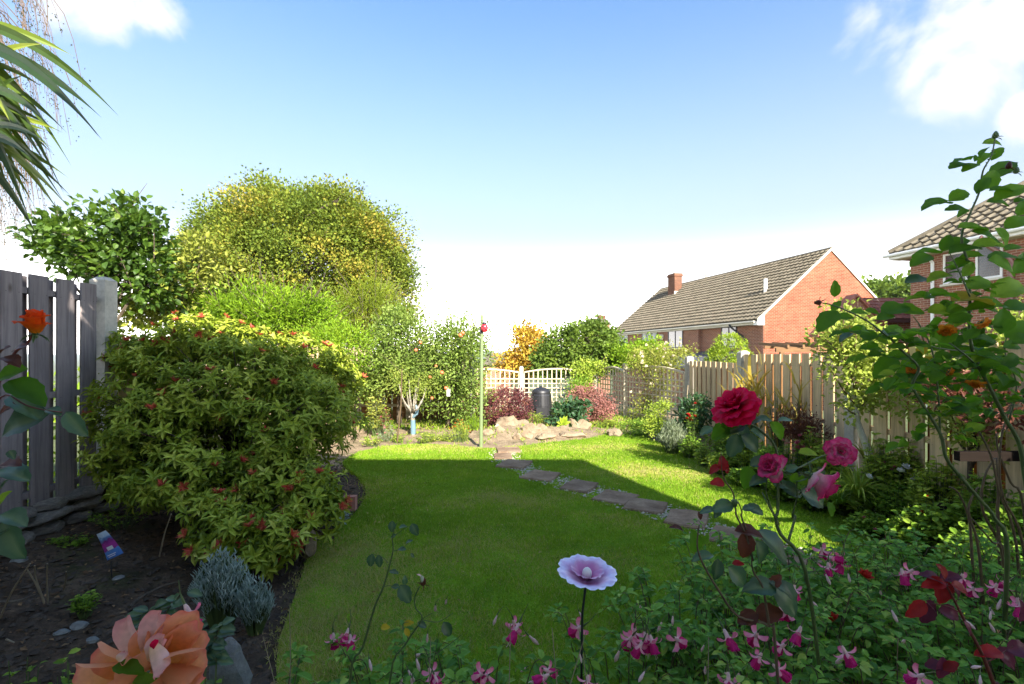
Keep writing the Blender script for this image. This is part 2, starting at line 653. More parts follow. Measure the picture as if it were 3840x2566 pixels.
M = {}
M['bark'] = stone('bark', (.06, .045, .03), (.11, .085, .06), (.17, .14, .10), 14, .95, .8)
M['bark_pale'] = stone('bark_pale', (.18, .16, .12), (.28, .25, .2), (.40, .37, .31), 14, .9, .5)
M['twig'] = plain('twig', (.10, .07, .05), .8, .2, .3, 20)
M['green_stem'] = plain('green_stem', (.075, .11, .03), .5, .4, .35, 15)
M['red_stem'] = plain('red_stem', (.13, .03, .02), .5, .4, .35, 15)
M['brown_stem'] = plain('brown_stem', (.11, .075, .04), .6, .3, .3, 20)
M['dry_stem'] = plain('dry_stem', (.30, .24, .15), .7, .3, .3, 20)
G = lambda *a: a
M['big_tree'] = leaf_mat('big_tree', [(0, (.075, .125, .02)), (.4, (.14, .20, .028)), (.62, (.21, .245, .032)), (.8, (.33, .28, .045)), (1, (.44, .31, .055))], .6, .28, (.33, .36, .04), spec=.1)
M['dark_leaf'] = leaf_mat('dark_leaf', [(0, (.02, .045, .008)), (.55, (.055, .11, .014)), (.85, (.12, .20, .025)), (1, (.26, .32, .06))], .4, .28, (.25, .42, .03), spec=.35)
M['lime'] = leaf_mat('lime', [(0, (.12, .22, .015)), (.6, (.22, .36, .02)), (1, (.36, .46, .04))], .5, .35, (.35, .5, .03))
M['feathery'] = leaf_mat('feathery', [(0, (.12, .17, .015)), (.6, (.20, .26, .02)), (1, (.34, .33, .03))], .6, .3, (.35, .4, .03))
M['apple_leaf'] = leaf_mat('apple_leaf', [(0, (.08, .13, .025)), (.5, (.17, .25, .045)), (1, (.32, .40, .09))], .5, .28, (.3, .42, .05))
M['orange_leaf'] = leaf_mat('orange_leaf', [(0, (.30, .27, .04)), (.5, (.55, .38, .05)), (1, (.62, .32, .06))], .5, .3, (.6, .35, .05))
M['round_tree'] = leaf_mat('round_tree', [(0, (0.0588, 0.098, 0.0168)), (.6, (0.125, 0.196, 0.028)), (1, (0.206, 0.266, 0.042))], .45, .25)
M['climber'] = leaf_mat('climber', [(0, (0.158, 0.163, 0.025)), (.5, (0.263, 0.3, 0.0438)), (1, (0.472, 0.475, 0.125))], .5, .3, (.4, .45, .06))
M['purple'] = leaf_mat('purple', [(0, (.07, .025, .03)), (.6, (.16, .05, .055)), (.85, (.2, .09, .05)), (1, (.22, .16, .04))], .5, .2, (.35, .08, .06))
M['sedum'] = leaf_mat('sedum', [(0, (.20, .09, .07)), (.6, (.33, .15, .12)), (1, (.40, .13, .15))], .7, .15, (.4, .15, .12))
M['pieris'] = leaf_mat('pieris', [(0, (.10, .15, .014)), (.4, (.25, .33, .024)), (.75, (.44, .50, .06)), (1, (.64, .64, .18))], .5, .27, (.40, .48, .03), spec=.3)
M['pieris_red'] = leaf_mat('pieris_red', [(0, (.42, .05, .035)), (.6, (.55, .10, .06)), (1, (.50, .22, .07))], .4, .2, (.5, .1, .05))
M['conifer'] = leaf_mat('conifer', [(0, (0.172, 0.26, 0.026)), (1, (0.386, 0.494, 0.039))], .6, .25, (.35, .5, .04))
M['espalier'] = leaf_mat('espalier', [(0, (0.193, 0.243, 0.0405)), (.6, (0.327, 0.405, 0.0675)), (1, (0.505, 0.54, 0.162))], .45, .35, (.4, .5, .06))
M['bed_green'] = leaf_mat('bed_green', [(0, (.08, .17, .015)), (.6, (.19, .33, .03)), (1, (.34, .46, .06))], .5, .3)
M['bed_light'] = leaf_mat('bed_light', [(0, (.18, .28, .03)), (.6, (.34, .44, .05)), (1, (.52, .56, .11))], .5, .35)
M['bed_dark'] = leaf_mat('bed_dark', [(0, (0.0225, 0.0525, 0.0225)), (.6, (0.045, 0.105, 0.045)), (1, (0.09, 0.165, 0.06))], .4, .2)
M['maroon'] = leaf_mat('maroon', [(0, (0.065, 0.026, 0.0195)), (.6, (0.156, 0.0585, 0.039)), (1, (0.26, 0.117, 0.052))], .5, .25, (.3, .1, .05))
M['yellow_leaf'] = leaf_mat('yellow_leaf', [(0, (.35, .26, .04)), (1, (.55, .42, .08))], .5, .35, (.6, .45, .08))
M['fuchsia_leaf'] = leaf_mat('fuchsia_leaf', [(0, (.05, .16, .016)), (.5, (.12, .29, .028)), (.9, (.22, .42, .05)), (1, (.36, .50, .08))], .55, .3, (.22, .45, .03), spec=.3)
M['silver'] = leaf_mat('silver', [(0, (0.156, 0.208, 0.182)), (.6, (0.26, 0.338, 0.299)), (1, (0.39, 0.468, 0.416))], .7, .15, (.25, .32, .25))
M['silver_shade'] = leaf_mat('silver_shade', [(0, (.24, .32, .27)), (.6, (.40, .50, .44)), (1, (.56, .62, .56))], .8, .2, (.35, .42, .35), spec=.1)  # paler copy of silver, colour lifted for plants in shade
M['silver_lit'] = leaf_mat('silver_lit', [(0, (.16, .20, .12)), (.6, (.26, .31, .20)), (1, (.38, .42, .28))], .7, .2, (.3, .35, .2))  # warmer copy of silver, sunlit tint put into the colour
M['rose_leaf'] = leaf_mat('rose_leaf', [(0, (.035, .095, .006)), (.5, (.07, .165, .008)), (.9, (.13, .25, .012)), (1, (.28, .36, .03))], .55, .42, (.2, .5, .02), spec=.2, rnd='obj')
M['rose_leaf_blue'] = leaf_mat('rose_leaf_blue', [(0, (.025, .062, .032)), (.6, (.045, .10, .05)), (1, (.07, .15, .07))], .38, .2, (.12, .28, .06), spec=.55, rnd='obj', vein=True)
M['rose_leaf_red'] = leaf_mat('rose_leaf_red', [(0, (.16, .012, .012)), (1, (.38, .02, .02))], .35, .3, (.6, .03, .03), rnd='obj')
M['rose_leaf_purple'] = leaf_mat('rose_leaf_purple', [(0, (.07, .015, .03)), (1, (.16, .03, .06))], .35, .25, (.3, .04, .08), rnd='obj')
M['rose_leaf_brown'] = leaf_mat('rose_leaf_brown', [(0, (.06, .025, .018)), (1, (.14, .045, .025))], .35, .25, (.3, .08, .03), rnd='obj')
M['rose_leaf_yellow'] = leaf_mat('rose_leaf_yellow', [(0, (.45, .32, .02)), (1, (.55, .4, .03))], .45, .35, (.6, .5, .04), rnd='obj')
M['cordyline'] = leaf_mat('cordyline', [(0, (.015, .035, .010)), (.5, (.045, .08, .013)), (.78, (.10, .15, .02)), (1, (.26, .30, .04))], .4, .22, (.3, .4, .03), spec=.3, rnd='obj')
M['birch_leaf'] = leaf_mat('birch_leaf', [(0, (.02, .018, .012)), (1, (.06, .045, .025))], .6, .2)
M['far_trees'] = leaf_mat('far_trees', [(0, (.06, .08, .03)), (1, (.13, .15, .05))], .7, .1)

# ================================================================== GROUND
# terrain: garden level, then falling away beyond the trellis to a valley and a far ridge
def terr_z(x, y):
    z = -0.06
    if y > 12.5: z -= 0.11 * (min(y, 34) - 12.5)
    if y > 34: z -= 0.035 * (min(y, 700) - 34)
    if y > 2200: z += 0.0235 * (min(y, 3600) - 2200)
    return z


m, n, b, o = mat('field')
col = ramp(n, [(.35, (.055, .075, .02)), (.6, (.10, .12, .035))], noise(n, .05, 6))
n.links.new(mixc(n, .5, col, ramp(n, [(.4, (.6, .6, .6)), (.6, (1.2, 1.2, 1.2))], noise(n, 2, 5)), 'MULTIPLY'), b.inputs['Base Color'])
b.inputs['Roughness'].default_value = .95
M['field'] = m
ys = [-60, -20, -8, 0, 6, 12.5, 16, 20, 26, 34, 50, 80, 130, 220, 400, 700, 1200, 2200, 2600, 3000, 3400, 3600, 5200]
xs = [-6000, -2500, -1000, -400, -150, -60, -25, -10, 0, 10, 25, 60, 150, 400, 1000, 2500, 6000]
mb = MB()
vv = []; ff = []
for j, y in enumerate(ys):
    for i, x in enumerate(xs):
        z = terr_z(x, y)
        if y > 2500: z += 14 * math.sin(x / 700.0 + 1) + 6 * math.sin(x / 260.)
        vv.append((x, y, z))
for j in range(len(ys) - 1):
    for i in range(len(xs) - 1):
        a = j * len(xs) + i
        ff.append((a, a + 1, a + 1 + len(xs), a + len(xs)))
mb.add(vv, ff)
tag(mb.build('ground', M['field'], loc=(0, 0, 0)), kind='structure')


def poly_in(poly, x, y):
    c = np.zeros(np.shape(x), bool)
    j = len(poly) - 1
    for i in range(len(poly)):
        xi, yi = poly[i]; xj, yj = poly[j]
        with np.errstate(divide='ignore', invalid='ignore'):
            t = ((yi > y) != (yj > y)) & (x < (xj - xi) * (y - yi) / (yj - yi + 1e-12) + xi)
        c ^= t
        j = i
    return c


def soil_z(x, y):
    x = np.asarray(x, float); y = np.asarray(y, float)
    z = 0.0 * x
    z = z + 0.16 * np.clip((-2.0 - x) / 1.0, 0, 1) * np.clip((7 - y) / 2, 0, 1)       # left bed rises to the stone wall
    z = z + 0.10 * np.clip((x - 2.6) / .8, 0, 1)
    z = z + 0.16 * np.exp(-((x - .35) / 1.2) ** 2 - ((y - 8.7) / .45) ** 2)
    z = z + .010 * np.sin(x * 9 + y * 4) + .008 * np.sin(y * 13 - x * 5)
    return z


m, n, b, o = mat('soil')
c = n.nodes.new('ShaderNodeTexCoord'); P3 = c.outputs['Object']
a1 = noise(n, 5, 8, .65); a2 = noise(n, 40, 6, .7); a3 = noise(n, 1.2, 4, .6)
sp = n.nodes.new('ShaderNodeSeparateXYZ'); n.links.new(P3, sp.inputs[0])
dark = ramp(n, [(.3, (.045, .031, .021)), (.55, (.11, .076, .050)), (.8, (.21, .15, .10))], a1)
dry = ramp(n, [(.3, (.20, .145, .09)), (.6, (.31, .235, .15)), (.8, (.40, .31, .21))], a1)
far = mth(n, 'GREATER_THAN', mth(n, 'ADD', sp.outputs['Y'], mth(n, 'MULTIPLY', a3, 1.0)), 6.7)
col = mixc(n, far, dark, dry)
col = mixc(n, .6, col, ramp(n, [(.3, (.55, .55, .55)), (.7, (1.3, 1.3, 1.3))], a2), 'MULTIPLY')
moss = ramp(n, [(.56, (0, 0, 0)), (.66, (.45, .45, .45))], noise(n, 2.2, 5, .6))
col = mixc(n, moss, col, (.04, .06, .015))
n.links.new(col, b.inputs['Base Color']); b.inputs['Roughness'].default_value = .95
b.inputs['Specular IOR Level'].default_value = .15
bump(n, b, mth(n, 'ADD', a1, mth(n, 'MULTIPLY', a2, .5)), .9, .03)
M['soil'] = m

gx = np.linspace(-3.5, 4.2, 110); gy = np.linspace(-.3, 12.4, 170)
XX, YY = np.meshgrid(gx, gy)
ZZ = soil_z(XX, YY) + R.normal(size=XX.shape) * .006
V = np.stack([XX, YY, ZZ], -1).reshape(-1, 3)
nx = len(gx)
fc = [(j * nx + i, j * nx + i + 1, (j + 1) * nx + i + 1, (j + 1) * nx + i) for j in range(len(gy) - 1) for i in range(nx - 1)]
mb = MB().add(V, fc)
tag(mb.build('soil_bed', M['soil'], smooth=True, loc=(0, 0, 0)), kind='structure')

# lawn outline, walked round from near left
LP = [(279, 640), (297, 590), (312, 548), (330, 531), (349, 519), (360, 506), (366, 493), (362, 480), (350, 470), (343, 462), (353, 455), (371, 449), (393, 445.5),
      (436, 444.5), (471, 447.5), (497, 448.5), (506, 447), (519, 446.5), (555, 442), (589, 438.5), (604, 434), (620, 432), (640, 436), (654, 441), (681, 452), (720, 471),
      (764, 484), (807, 497), (851, 515), (888, 537)]
LZ = .03
poly = [tuple(gnd(px, py, LZ).xy) for px, py in LP]
poly += [(2.7, 2.9), (2.2, 2.2), (1.3, 1.75), (.3, 1.6), (-.5, 1.65), (-.95, 2.0)]
poly = [(float(p[0]), float(p[1])) for p in poly]
sm = smooth_path([(x, y, 0) for x, y in poly] + [(poly[0][0], poly[0][1], 0)], 4)
poly_s = [(p.x, p.y) for p in sm[:-1]]
m, n, b, o = mat('lawn')
a1 = noise(n, 1.1, 5, .6); a2 = noise(n, 60, 5, .7); a3 = noise(n, 6, 5, .65)
col = ramp(n, [(.3, (.09, .19, .010)), (.55, (.16, .29, .014)), (.72, (.30, .29, .06))], a1)
col = mixc(n, .55, col, ramp(n, [(.3, (.5, .55, .5)), (.7, (1.4, 1.35, 1.2))], a3), 'MULTIPLY')
col = mixc(n, .5, col, ramp(n, [(.3, (.5, .5, .5)), (.7, (1.4, 1.4, 1.4))], a2), 'MULTIPLY')
n.links.new(col, b.inputs['Base Color']); b.inputs['Roughness'].default_value = .95
b.inputs['Specular IOR Level'].default_value = .1
bump(n, b, a2, .8, .02)
M['lawn'] = m
bm = bmesh.new()
top = [bm.verts.new((x, y, LZ)) for x, y in poly_s]
bm.faces.new(top)
bot = [bm.verts.new((x, y, -.04)) for x, y in poly_s]
for i in range(len(top)):
    j = (i + 1) % len(top)
    bm.faces.new((top[i], bot[i], bot[j], top[j]))
bmesh.ops.recalc_face_normals(bm, faces=bm.faces)
me = bpy.data.meshes.new('lawn'); bm.to_mesh(me); bm.free()
me.materials.append(M['lawn'])
o = bpy.data.objects.new('lawn', me); COL.objects.link(o); tag(o, kind='structure')

# ---------------------------------------------------------------- stepping stone path
SL = [(508, 451.0, 24, .40, .10), (502.5, 457.0, 18, .36, .05), (515.3, 465.2, 29, .44, -.35), (541.2, 476.7, 33, .44, -.45), (579.7, 487.2, 29, .44, -.5), (615.2, 498.4, 35, .40, -.6),
      (646.3, 507.2, 37, .38, -.5), (687, 519.6, 40, .44, -.45), (729, 537.5, 32, .36, -.5), (762, 548, 27, .34, -.5), (790, 558, 27, .34, -.4), (822, 570, 36, .36, -.4)]
slabs = []
for (px, py, wpx, ln, rz) in SL:
    p = gnd(px, py, LZ)
    slabs.append((p, wpx / F * p.y * .97, ln * .92, rz))
M['slab'] = stone('slab', (.14, .088, .052), (.23, .155, .10), (.34, .25, .165), 5, .9, .5)
pathE = thing('path', None, None, (slabs[0][0].x, slabs[0][0].y, 0)); tag(pathE, kind='structure')
for k, (p, wd, ln, rz) in enumerate(slabs):
    g = np.random.default_rng(100 + k)
    pts = []
    sides = [(-1, -1), (0, -1.04), (1, -1), (1.03, 0), (1, 1), (0, 1.03), (-1, 1), (-1.04, 0)]
    c_, s_ = math.cos(rz), math.sin(rz)
    for (a, b_) in sides:
        x = a * wd / 2 * (1 + g.normal() * .05); y = b_ * ln / 2 * (1 + g.normal() * .05)
        pts.append((p.x + x * c_ - y * s_, p.y + x * s_ + y * c_))
    mb = MB(); h = LZ + .022 + g.random() * .008
    n0 = len(pts)
    cx = sum(q[0] for q in pts) / n0; cy = sum(q[1] for q in pts) / n0
    V = [(x, y, -.02) for x, y in pts] + [(x, y, h - .012) for x, y in pts] + [(cx + (x - cx) * .955, cy + (y - cy) * .955, h + g.normal() * .002) for x, y in pts]
    fcs = [tuple(2 * n0 + i for i in range(n0))]
    for i in range(n0):
        j = (i + 1) % n0
        fcs += [(i, j, n0 + j, n0 + i), (n0 + i, n0 + j, 2 * n0 + j, 2 * n0 + i)]
    mb.add(V, fcs)
    mb.build('paving_slab', M['slab'], pathE)

# pale gravel under and between the slabs
M['pebble'] = plain('pebble', (.40, .36, .29), .8, .3, .45, 30)
cen = np.array([[s[0].x, s[0].y] for s in slabs])
Pg = []
for i in range(len(cen) - 1):
    a, b_ = cen[i], cen[i + 1]
    k = int(240 * np.linalg.norm(b_ - a) / .5)
    t = R.random(k)[:, None]
    nrm = np.array([-(b_ - a)[1], (b_ - a)[0]]); nrm /= np.linalg.norm(nrm)
    off = np.clip(R.normal(size=(k, 1)) * .12, -.23, .23)
    Pg.append(a + (b_ - a) * t + nrm * off)
Pg = np.concatenate(Pg)
mb = MB()
o8 = np.array([(1, 0, 0), (0, 1, 0), (-1, 0, 0), (0, -1, 0), (0, 0, 1), (0, 0, -1)], float)
f8 = [(0, 1, 4), (1, 2, 4), (2, 3, 4), (3, 0, 4), (1, 0, 5), (2, 1, 5), (3, 2, 5), (0, 3, 5)]


def scatter_bits(mb, P, smin, smax, zs=.6, rng=R):
    for p in P:
        s = smin + (smax - smin) * rng.random() ** 2
        a = rng.random() * 6.28; c_, s_ = math.cos(a), math.sin(a)
        v = o8 * [s * (1 + rng.random() * .7), s, s * zs]
        v = v + rng.normal(size=v.shape) * s * .15
        v = np.stack([v[:, 0] * c_ - v[:, 1] * s_, v[:, 0] * s_ + v[:, 1] * c_, v[:, 2]], 1)
        mb.add(v + p, f8, rng.random())


scatter_bits(mb, np.column_stack([Pg, LZ + .004 + R.random(len(Pg)) * .008]), .006, .016)
tag(mb.build('path_gravel', M['pebble']), 'strip of small pale gravel scattered between the brown stepping stones', 'gravel', kind='stuff')
print('gravel', len(Pg))

# ---------------------------------------------------------------- grass blades
M['grass'] = leaf_mat('grass', [(0, (.10, .205, .013)), (.4, (.20, .345, .02)), (.72, (.34, .45, .035)), (.84, (.44, .40, .11)), (1, (.46, .37, .18))], .6, .30, (.32, .44, .03), spec=.15)
px_ = np.array(poly_s)
N0 = 900000
# density falls off with distance so that near turf is thick
yy = 1.6 + (9.0 - 1.6) * R.random(N0) ** 1.0
xx = -3 + 7 * R.random(N0)
keep = R.random(N0) < np.clip(1.15 / (1 + .25 * np.maximum(yy - 3, 0)), .28, 1)
keep &= np.abs(xx) < yy * 1.15 + .5
xx, yy = xx[keep], yy[keep]
ins = poly_in(poly_s, xx, yy)
# ragged margin: a few blades hang over the edge
xe, ye = xx + R.normal(size=len(xx)) * .045 + .03 * np.sin(yy * 11), yy + R.normal(size=len(xx)) * .045
ins = ins | (poly_in(poly_s, xe, ye) & (R.random(len(xx)) < .5))
xx, yy = xx[ins], yy[ins]
ok = np.ones(len(xx), bool)
for (p, wd, ln, rz) in slabs:
    dx, dy = xx - p.x, yy - p.y
    c_, s_ = math.cos(-rz), math.sin(-rz)
    u_, v_ = dx * c_ - dy * s_, dx * s_ + dy * c_
    ok &= ~((np.abs(u_) < wd / 2 - .01) & (np.abs(v_) < ln / 2 - .01))
for i in range(len(cen) - 1):
    a, b_ = cen[i], cen[i + 1]; ab = b_ - a
    t = np.clip(((xx - a[0]) * ab[0] + (yy - a[1]) * ab[1]) / (ab @ ab), 0, 1)
    dd = np.hypot(xx - a[0] - t * ab[0], yy - a[1] - t * ab[1])
    ok &= (dd > .16) | (R.random(len(xx)) < .12)
xx, yy = xx[ok], yy[ok]
k = len(xx)
patch = .5 + .5 * np.sin(xx * 2.3 + 1.3 * np.sin(yy * 1.7)) * np.sin(yy * 2.1 + xx)
patch2 = .5 + .5 * np.sin(xx * 6.1 + 2 * np.sin(yy * 4.3)) * np.sin(yy * 7.1 + 1.5 * np.sin(xx * 3))
P = np.stack([xx, yy, np.full(k, LZ - .002)], 1)
D = np.stack([R.normal(size=k) * .55, R.normal(size=k) * .55, np.ones(k)], 1)
sz = (.012 + .020 * R.random(k) ** 1.5) * (.65 + .75 * patch2)
TG = T([(-.5, 0, 0), (.5, 0, 0), (.1, 1, .3)], [(0, 1, 2)])
dryp = np.zeros(k)
for (cx_, cy_, rx_, ry_, am) in ((-.15, 4.7, .8, .28, .5), (-.2, 3.6, .5, .3, .4), (.45, 3.2, .7, .25, .35), (1.9, 5.8, .9, .35, .55), (-.7, 2.9, .35, .5, .5), (-1.1, 3.3, .3, .5, .55), (-.95, 2.3, .45, .6, .9), (-1.25, 3.0, .25, .6, .8), (.1, 2.4, .5, .2, .35), (1.3, 7.3, .9, .3, .4), (-1.0, 7.3, 1.0, .3, .4), (.9, 4.1, .5, .2, .35), (-1.5, 5.2, .3, .5, .35)):
    dryp += am * np.exp(-((xx - cx_ + .12 * np.sin(yy * 9)) / rx_) ** 2 - ((yy - cy_ + .1 * np.sin(xx * 7)) / ry_) ** 2)
dk = .5 + .5 * np.sin(xx * 13 + 3 * np.sin(yy * 5)) * np.sin(yy * 15 + 2 * np.sin(xx * 8))
dsel = R.random(k) < np.clip(dryp * 1.1 + .05 * (patch2 > .7), 0, .8)
rr = np.clip(.38 * R.random(k) + .16 * patch + .22 * patch2 * dk + dryp * .95 * (.3 + R.random(k)) + (R.random(k) < .04) * .5, 0, 1)
rr = np.where(dsel, .80 + .2 * R.random(k), rr)
mb = MB()
leaves(mb, TG, P, D, R.normal(size=(k, 3)), sz, (.0035 + .0012 * np.maximum(yy - 3, 0)) / sz * 1.25, rr)
tag(mb.build('lawn_grass', M['grass']), 'short mown green grass covering the whole lawn', 'grass', kind='stuff')
print('blades', k)

mb = MB()
M['fallen'] = leaf_mat('fallen', [(0, (.16, .09, .03)), (.6, (.38, .27, .08)), (1, (.5, .42, .2))], .7, .2, (.4, .3, .1))
for (lx, ly, n_) in ((-1.0, 4.6, 16), (-1.3, 3.3, 22), (.5, 3.4, 7), (1.3, 5.5, 10), (-.6, 6.2, 8), (-1.0, 2.5, 22)):
    fx, fy = lx + R.normal(size=n_) * .55, ly + R.normal(size=n_) * .5
    ok_ = poly_in(poly_s, fx, fy); fx, fy = fx[ok_], fy[ok_]
    leaves(mb, L8, np.column_stack([fx, fy, np.full(len(fx), LZ + .02)]), np.column_stack([R.normal(size=(len(fx), 2)), R.normal(size=len(fx)) * .2]), np.column_stack([R.normal(size=(len(fx), 2)) * .4, np.ones(len(fx))]), .018 + .014 * R.random(len(fx)), .5, R.random(len(fx)))
tag(mb.build('fallen_leaves', M['fallen']), 'few small yellow brown leaves fallen on the lawn', 'leaves', kind='stuff')

# soil crumbs, dead leaves, little weeds on the left bed
mb = MB()
M['clod'] = plain('clod', (.075, .058, .044), .95, .1, .6, 14)
k = 9000
xs_ = -3.4 + 2.8 * R.random(k); ys_ = 1.2 + 5.5 * R.random(k) ** 1.3
kk = ~poly_in(poly_s, xs_, ys_)
xs_, ys_ = xs_[kk], ys_[kk]
scatter_bits(mb, np.column_stack([xs_, ys_, soil_z(xs_, ys_) + .004]), .004, .026)
tag(mb.build('soil_crumbs', M['clod']), 'loose dark soil crumbs and small stones strewn over the left bed', 'soil', kind='stuff')
M['litter'] = leaf_mat('litter', [(0, (.05, .035, .02)), (.6, (.14, .08, .04)), (1, (.32, .20, .10))], .8, .1, (.2, .12, .05))
mb = MB(); k = 4200
xs_ = -3.4 + 3.0 * R.random(k); ys_ = 1.2 + 5.5 * R.random(k)
kk = ~poly_in(poly_s, xs_, ys_); xs_, ys_ = xs_[kk], ys_[kk]; k = len(xs_)
leaves(mb, L4, np.column_stack([xs_, ys_, soil_z(xs_, ys_) + .012]), np.column_stack([R.normal(size=(k, 2)), R.normal(size=k) * .15]),
       np.column_stack([R.normal(size=(k, 2)) * .3, np.ones(k)]), .015 + .03 * R.random(k), .5, R.random(k))
tag(mb.build('leaf_litter', M['litter']), 'thin brown dead leaves and bark scraps lying on the dark soil', 'leaf litter', kind='stuff')


# ================================================================== FENCES
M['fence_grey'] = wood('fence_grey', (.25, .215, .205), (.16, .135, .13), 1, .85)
M['fence_lit'] = wood('fence_lit', (.60, .45, .265), (.42, .31, .18), 1, .85)  # tan raised so the colour carries light falling on the boards
M['fence_back'] = wood('fence_back', (.20, .095, .03), (.12, .05, .015), 1, .8)  # back boards: orange glow and shade of the gaps put into the colour
M['concrete'] = stone('concrete', (.42, .39, .33), (.52, .48, .41), (.62, .58, .50), 4, .85, .25)
M['concrete_white'] = stone('concrete_white', (.36, .33, .27), (.44, .41, .34), (.52, .48, .41), 4, .85, .2)
M['trellis'] = wood('trellis', (.62, .52, .36), (.46, .38, .26), 1.5, .8)
M['trellis_grey'] = wood('trellis_grey', (.42, .38, .29), (.30, .27, .2), 1.5, .8)


def board_mesh(w_, h_, th, m, arch=0):
    mb = MB()
    b_ = .004
    # slightly chamfered board: 8-gon section
    s = [(-w_ / 2 + b_, -th / 2), (w_ / 2 - b_, -th / 2), (w_ / 2, -th / 2 + b_), (w_ / 2, th / 2 - b_), (w_ / 2 - b_, th / 2), (-w_ / 2 + b_, th / 2), (-w_ / 2, th / 2 - b_), (-w_ / 2, -th / 2 + b_)]
    v = [(x, y, 0) for x, y in s] + [(x, y, h_) for x, y in s]
    f = [tuple(range(8))[::-1], tuple(range(8, 16))] + [(i, (i + 1) % 8, 8 + (i + 1) % 8, 8 + i) for i in range(8)]
    mb.add(v, f)
    return mb.mesh('board', m)


nailm = plain('nail', (.03, .03, .03), .5, .4, 0)


def fence_run(root, a, b_, z0, h, nb, facing, bw, mfront, mback, railz, seed=0, shift=0.0, zslope=0.0, nails=False):
    """hit and miss panel from a to b (plan points); facing = unit normal towards the viewer side"""
    g = np.random.default_rng(seed)
    a = Vector(a); b_ = Vector(b_); d = (b_ - a); L = d.length; d.normalize()
    ang = math.atan2(d.y, d.x)
    nv = Vector(facing)
    bmF = board_mesh(bw, h, .018, mfront)
    bmB = board_mesh(bw, h - .01, .018, mback)
    rl = world_loc(root)
    pitch = L / nb
    for i in range(nb):
        p = a + d * (pitch * (i + .5) + shift) + nv * .034
        z = z0 + zslope * (i + .5) / nb + g.normal() * .004
        inst('board', bmF, root, Vector((p.x, p.y, z)) - rl, (0, g.normal() * .002, ang + g.normal() * .02), (1 + g.normal() * .01, 1, 1 + g.normal() * .001))
        if nails:
            for zz in railz:
                for s in (-1, 1):
                    q = a + d * (pitch * (i + .5) + shift + s * bw * .3) + nv * .044
                    mbn = MB().add(o8 * [.003, .003, .003] + [q.x, q.y, z0 + zz], f8)
                    mbn.build('nail', nailm, root)
    for i in range(nb - 1):
        p = a + d * (pitch * (i + 1) + shift) - nv * .034
        inst('board', bmB, root, Vector((p.x, p.y, z0 + zslope * (i + 1) / nb)) - rl, (0, 0, ang))
    for zz in railz:
        mb = MB()
        mb.box((0, -.025, 0), (L, .025, .045))
        me = mb.mesh('rail', M['fence_lit'] if mfront is M['fence_lit'] else mfront)
        inst('rail', me, root, Vector((a.x, a.y, z0 + zz + .0)) - rl, (0, -math.atan2(zslope, L), ang))


def post(root, p, z0, z1, w_=.1, m=None, cap=True):
    mb = MB(); x, y = p
    mb.box((x - w_ / 2, y - w_ / 2, z0), (x + w_ / 2, y + w_ / 2, z1 - .03))
    # weathered pyramid top
    v = [(x - w_ / 2, y - w_ / 2, z1 - .03), (x + w_ / 2, y - w_ / 2, z1 - .03), (x + w_ / 2, y + w_ / 2, z1 - .03), (x - w_ / 2, y + w_ / 2, z1 - .03),
         (x - w_ / 4, y - w_ / 4, z1), (x + w_ / 4, y - w_ / 4, z1), (x + w_ / 4, y + w_ / 4, z1), (x - w_ / 4, y + w_ / 4, z1)]
    mb.add(v, [(0, 1, 5, 4), (1, 2, 6, 5), (2, 3, 7, 6), (3, 0, 4, 7), (4, 5, 6, 7)])
    return mb.build('post', m or M['concrete'], root)


# left fence (in shade), face x=-3.45
XL = -3.47
lf = thing('timber_fence', 'tall weathered grey hit and miss board fence on the left, standing on the stone wall', 'fence', (XL, 3.0, .30))
# boards: y from 1.6 (outside frame) to 4.05
fence_run(lf, (XL, 2.02), (XL, 4.02), .30, 1.72, 10, (1, 0), .145, M['fence_grey'], M['fence_grey'], (.12, .82, 1.58), 3, zslope=.0, nails=True)
fence_run(lf, (XL, 0.0), (XL, 1.95), .30, 1.72, 10, (1, 0), .145, M['fence_grey'], M['fence_grey'], (.12, .82, 1.58), 4)
post(lf, (XL + .01, 4.10), -.1, 2.10, .13, M['concrete'])
# lower fence beyond the post, half hidden by the shrub
lf2 = thing('timber_fence', 'lower pale board fence running on behind the big shrub with its sunlit top showing', 'fence', (XL, 7.5, 0))
for i in range(4):
    y0 = 4.2 + i * 1.95
    fence_run(lf2, (XL, y0), (XL, y0 + 1.83), .05, 1.53, 9, (1, 0), .145, M['fence_lit'], M['fence_lit'], (.2, .8, 1.35), 8 + i)
    post(lf2, (XL, y0 + 1.89), -.1, 1.68, .1)

# right fence, face x=3.3
XR = 3.38
rf = thing('timber_fence', 'long pale hit and miss board fence on the right with orange brown boards in its gaps', 'fence', (XR, 5, 0))
yA, yB, yC, yD = 9.2, 7.05, 4.75, 2.65
fence_run(rf, (XR, yA - .06), (XR, yB + .06), -.1, 1.42, 10, (-1, 0), .145, M['fence_lit'], M['fence_back'], (.15, .75, 1.30), 21, zslope=0)
fence_run(rf, (XR, yB - .06), (XR, yC + .06), -.05, 1.50, 11, (-1, 0), .145, M['fence_lit'], M['fence_back'], (.2, .75, 1.36), 22, nails=True)
fence_run(rf, (XR, yC - .06), (XR, yD + .06), -.02, 1.56, 10, (-1, 0), .145, M['fence_lit'], M['fence_back'], (.2, .75, 1.42), 23, nails=True)
fence_run(rf, (XR, yD - .06), (XR, .6), -.02, 1.56, 10, (-1, 0), .145, M['fence_lit'], M['fence_back'], (.2, .75, 1.42), 24)
for y, z0, z1 in ((yA, -.1, 1.41), (yB, -.1, 1.50), (yC, -.1, 1.12), (yD, -.1, 1.58)):
    post(rf, (XR - .01, y), z0, z1, .13, M['concrete_white'])


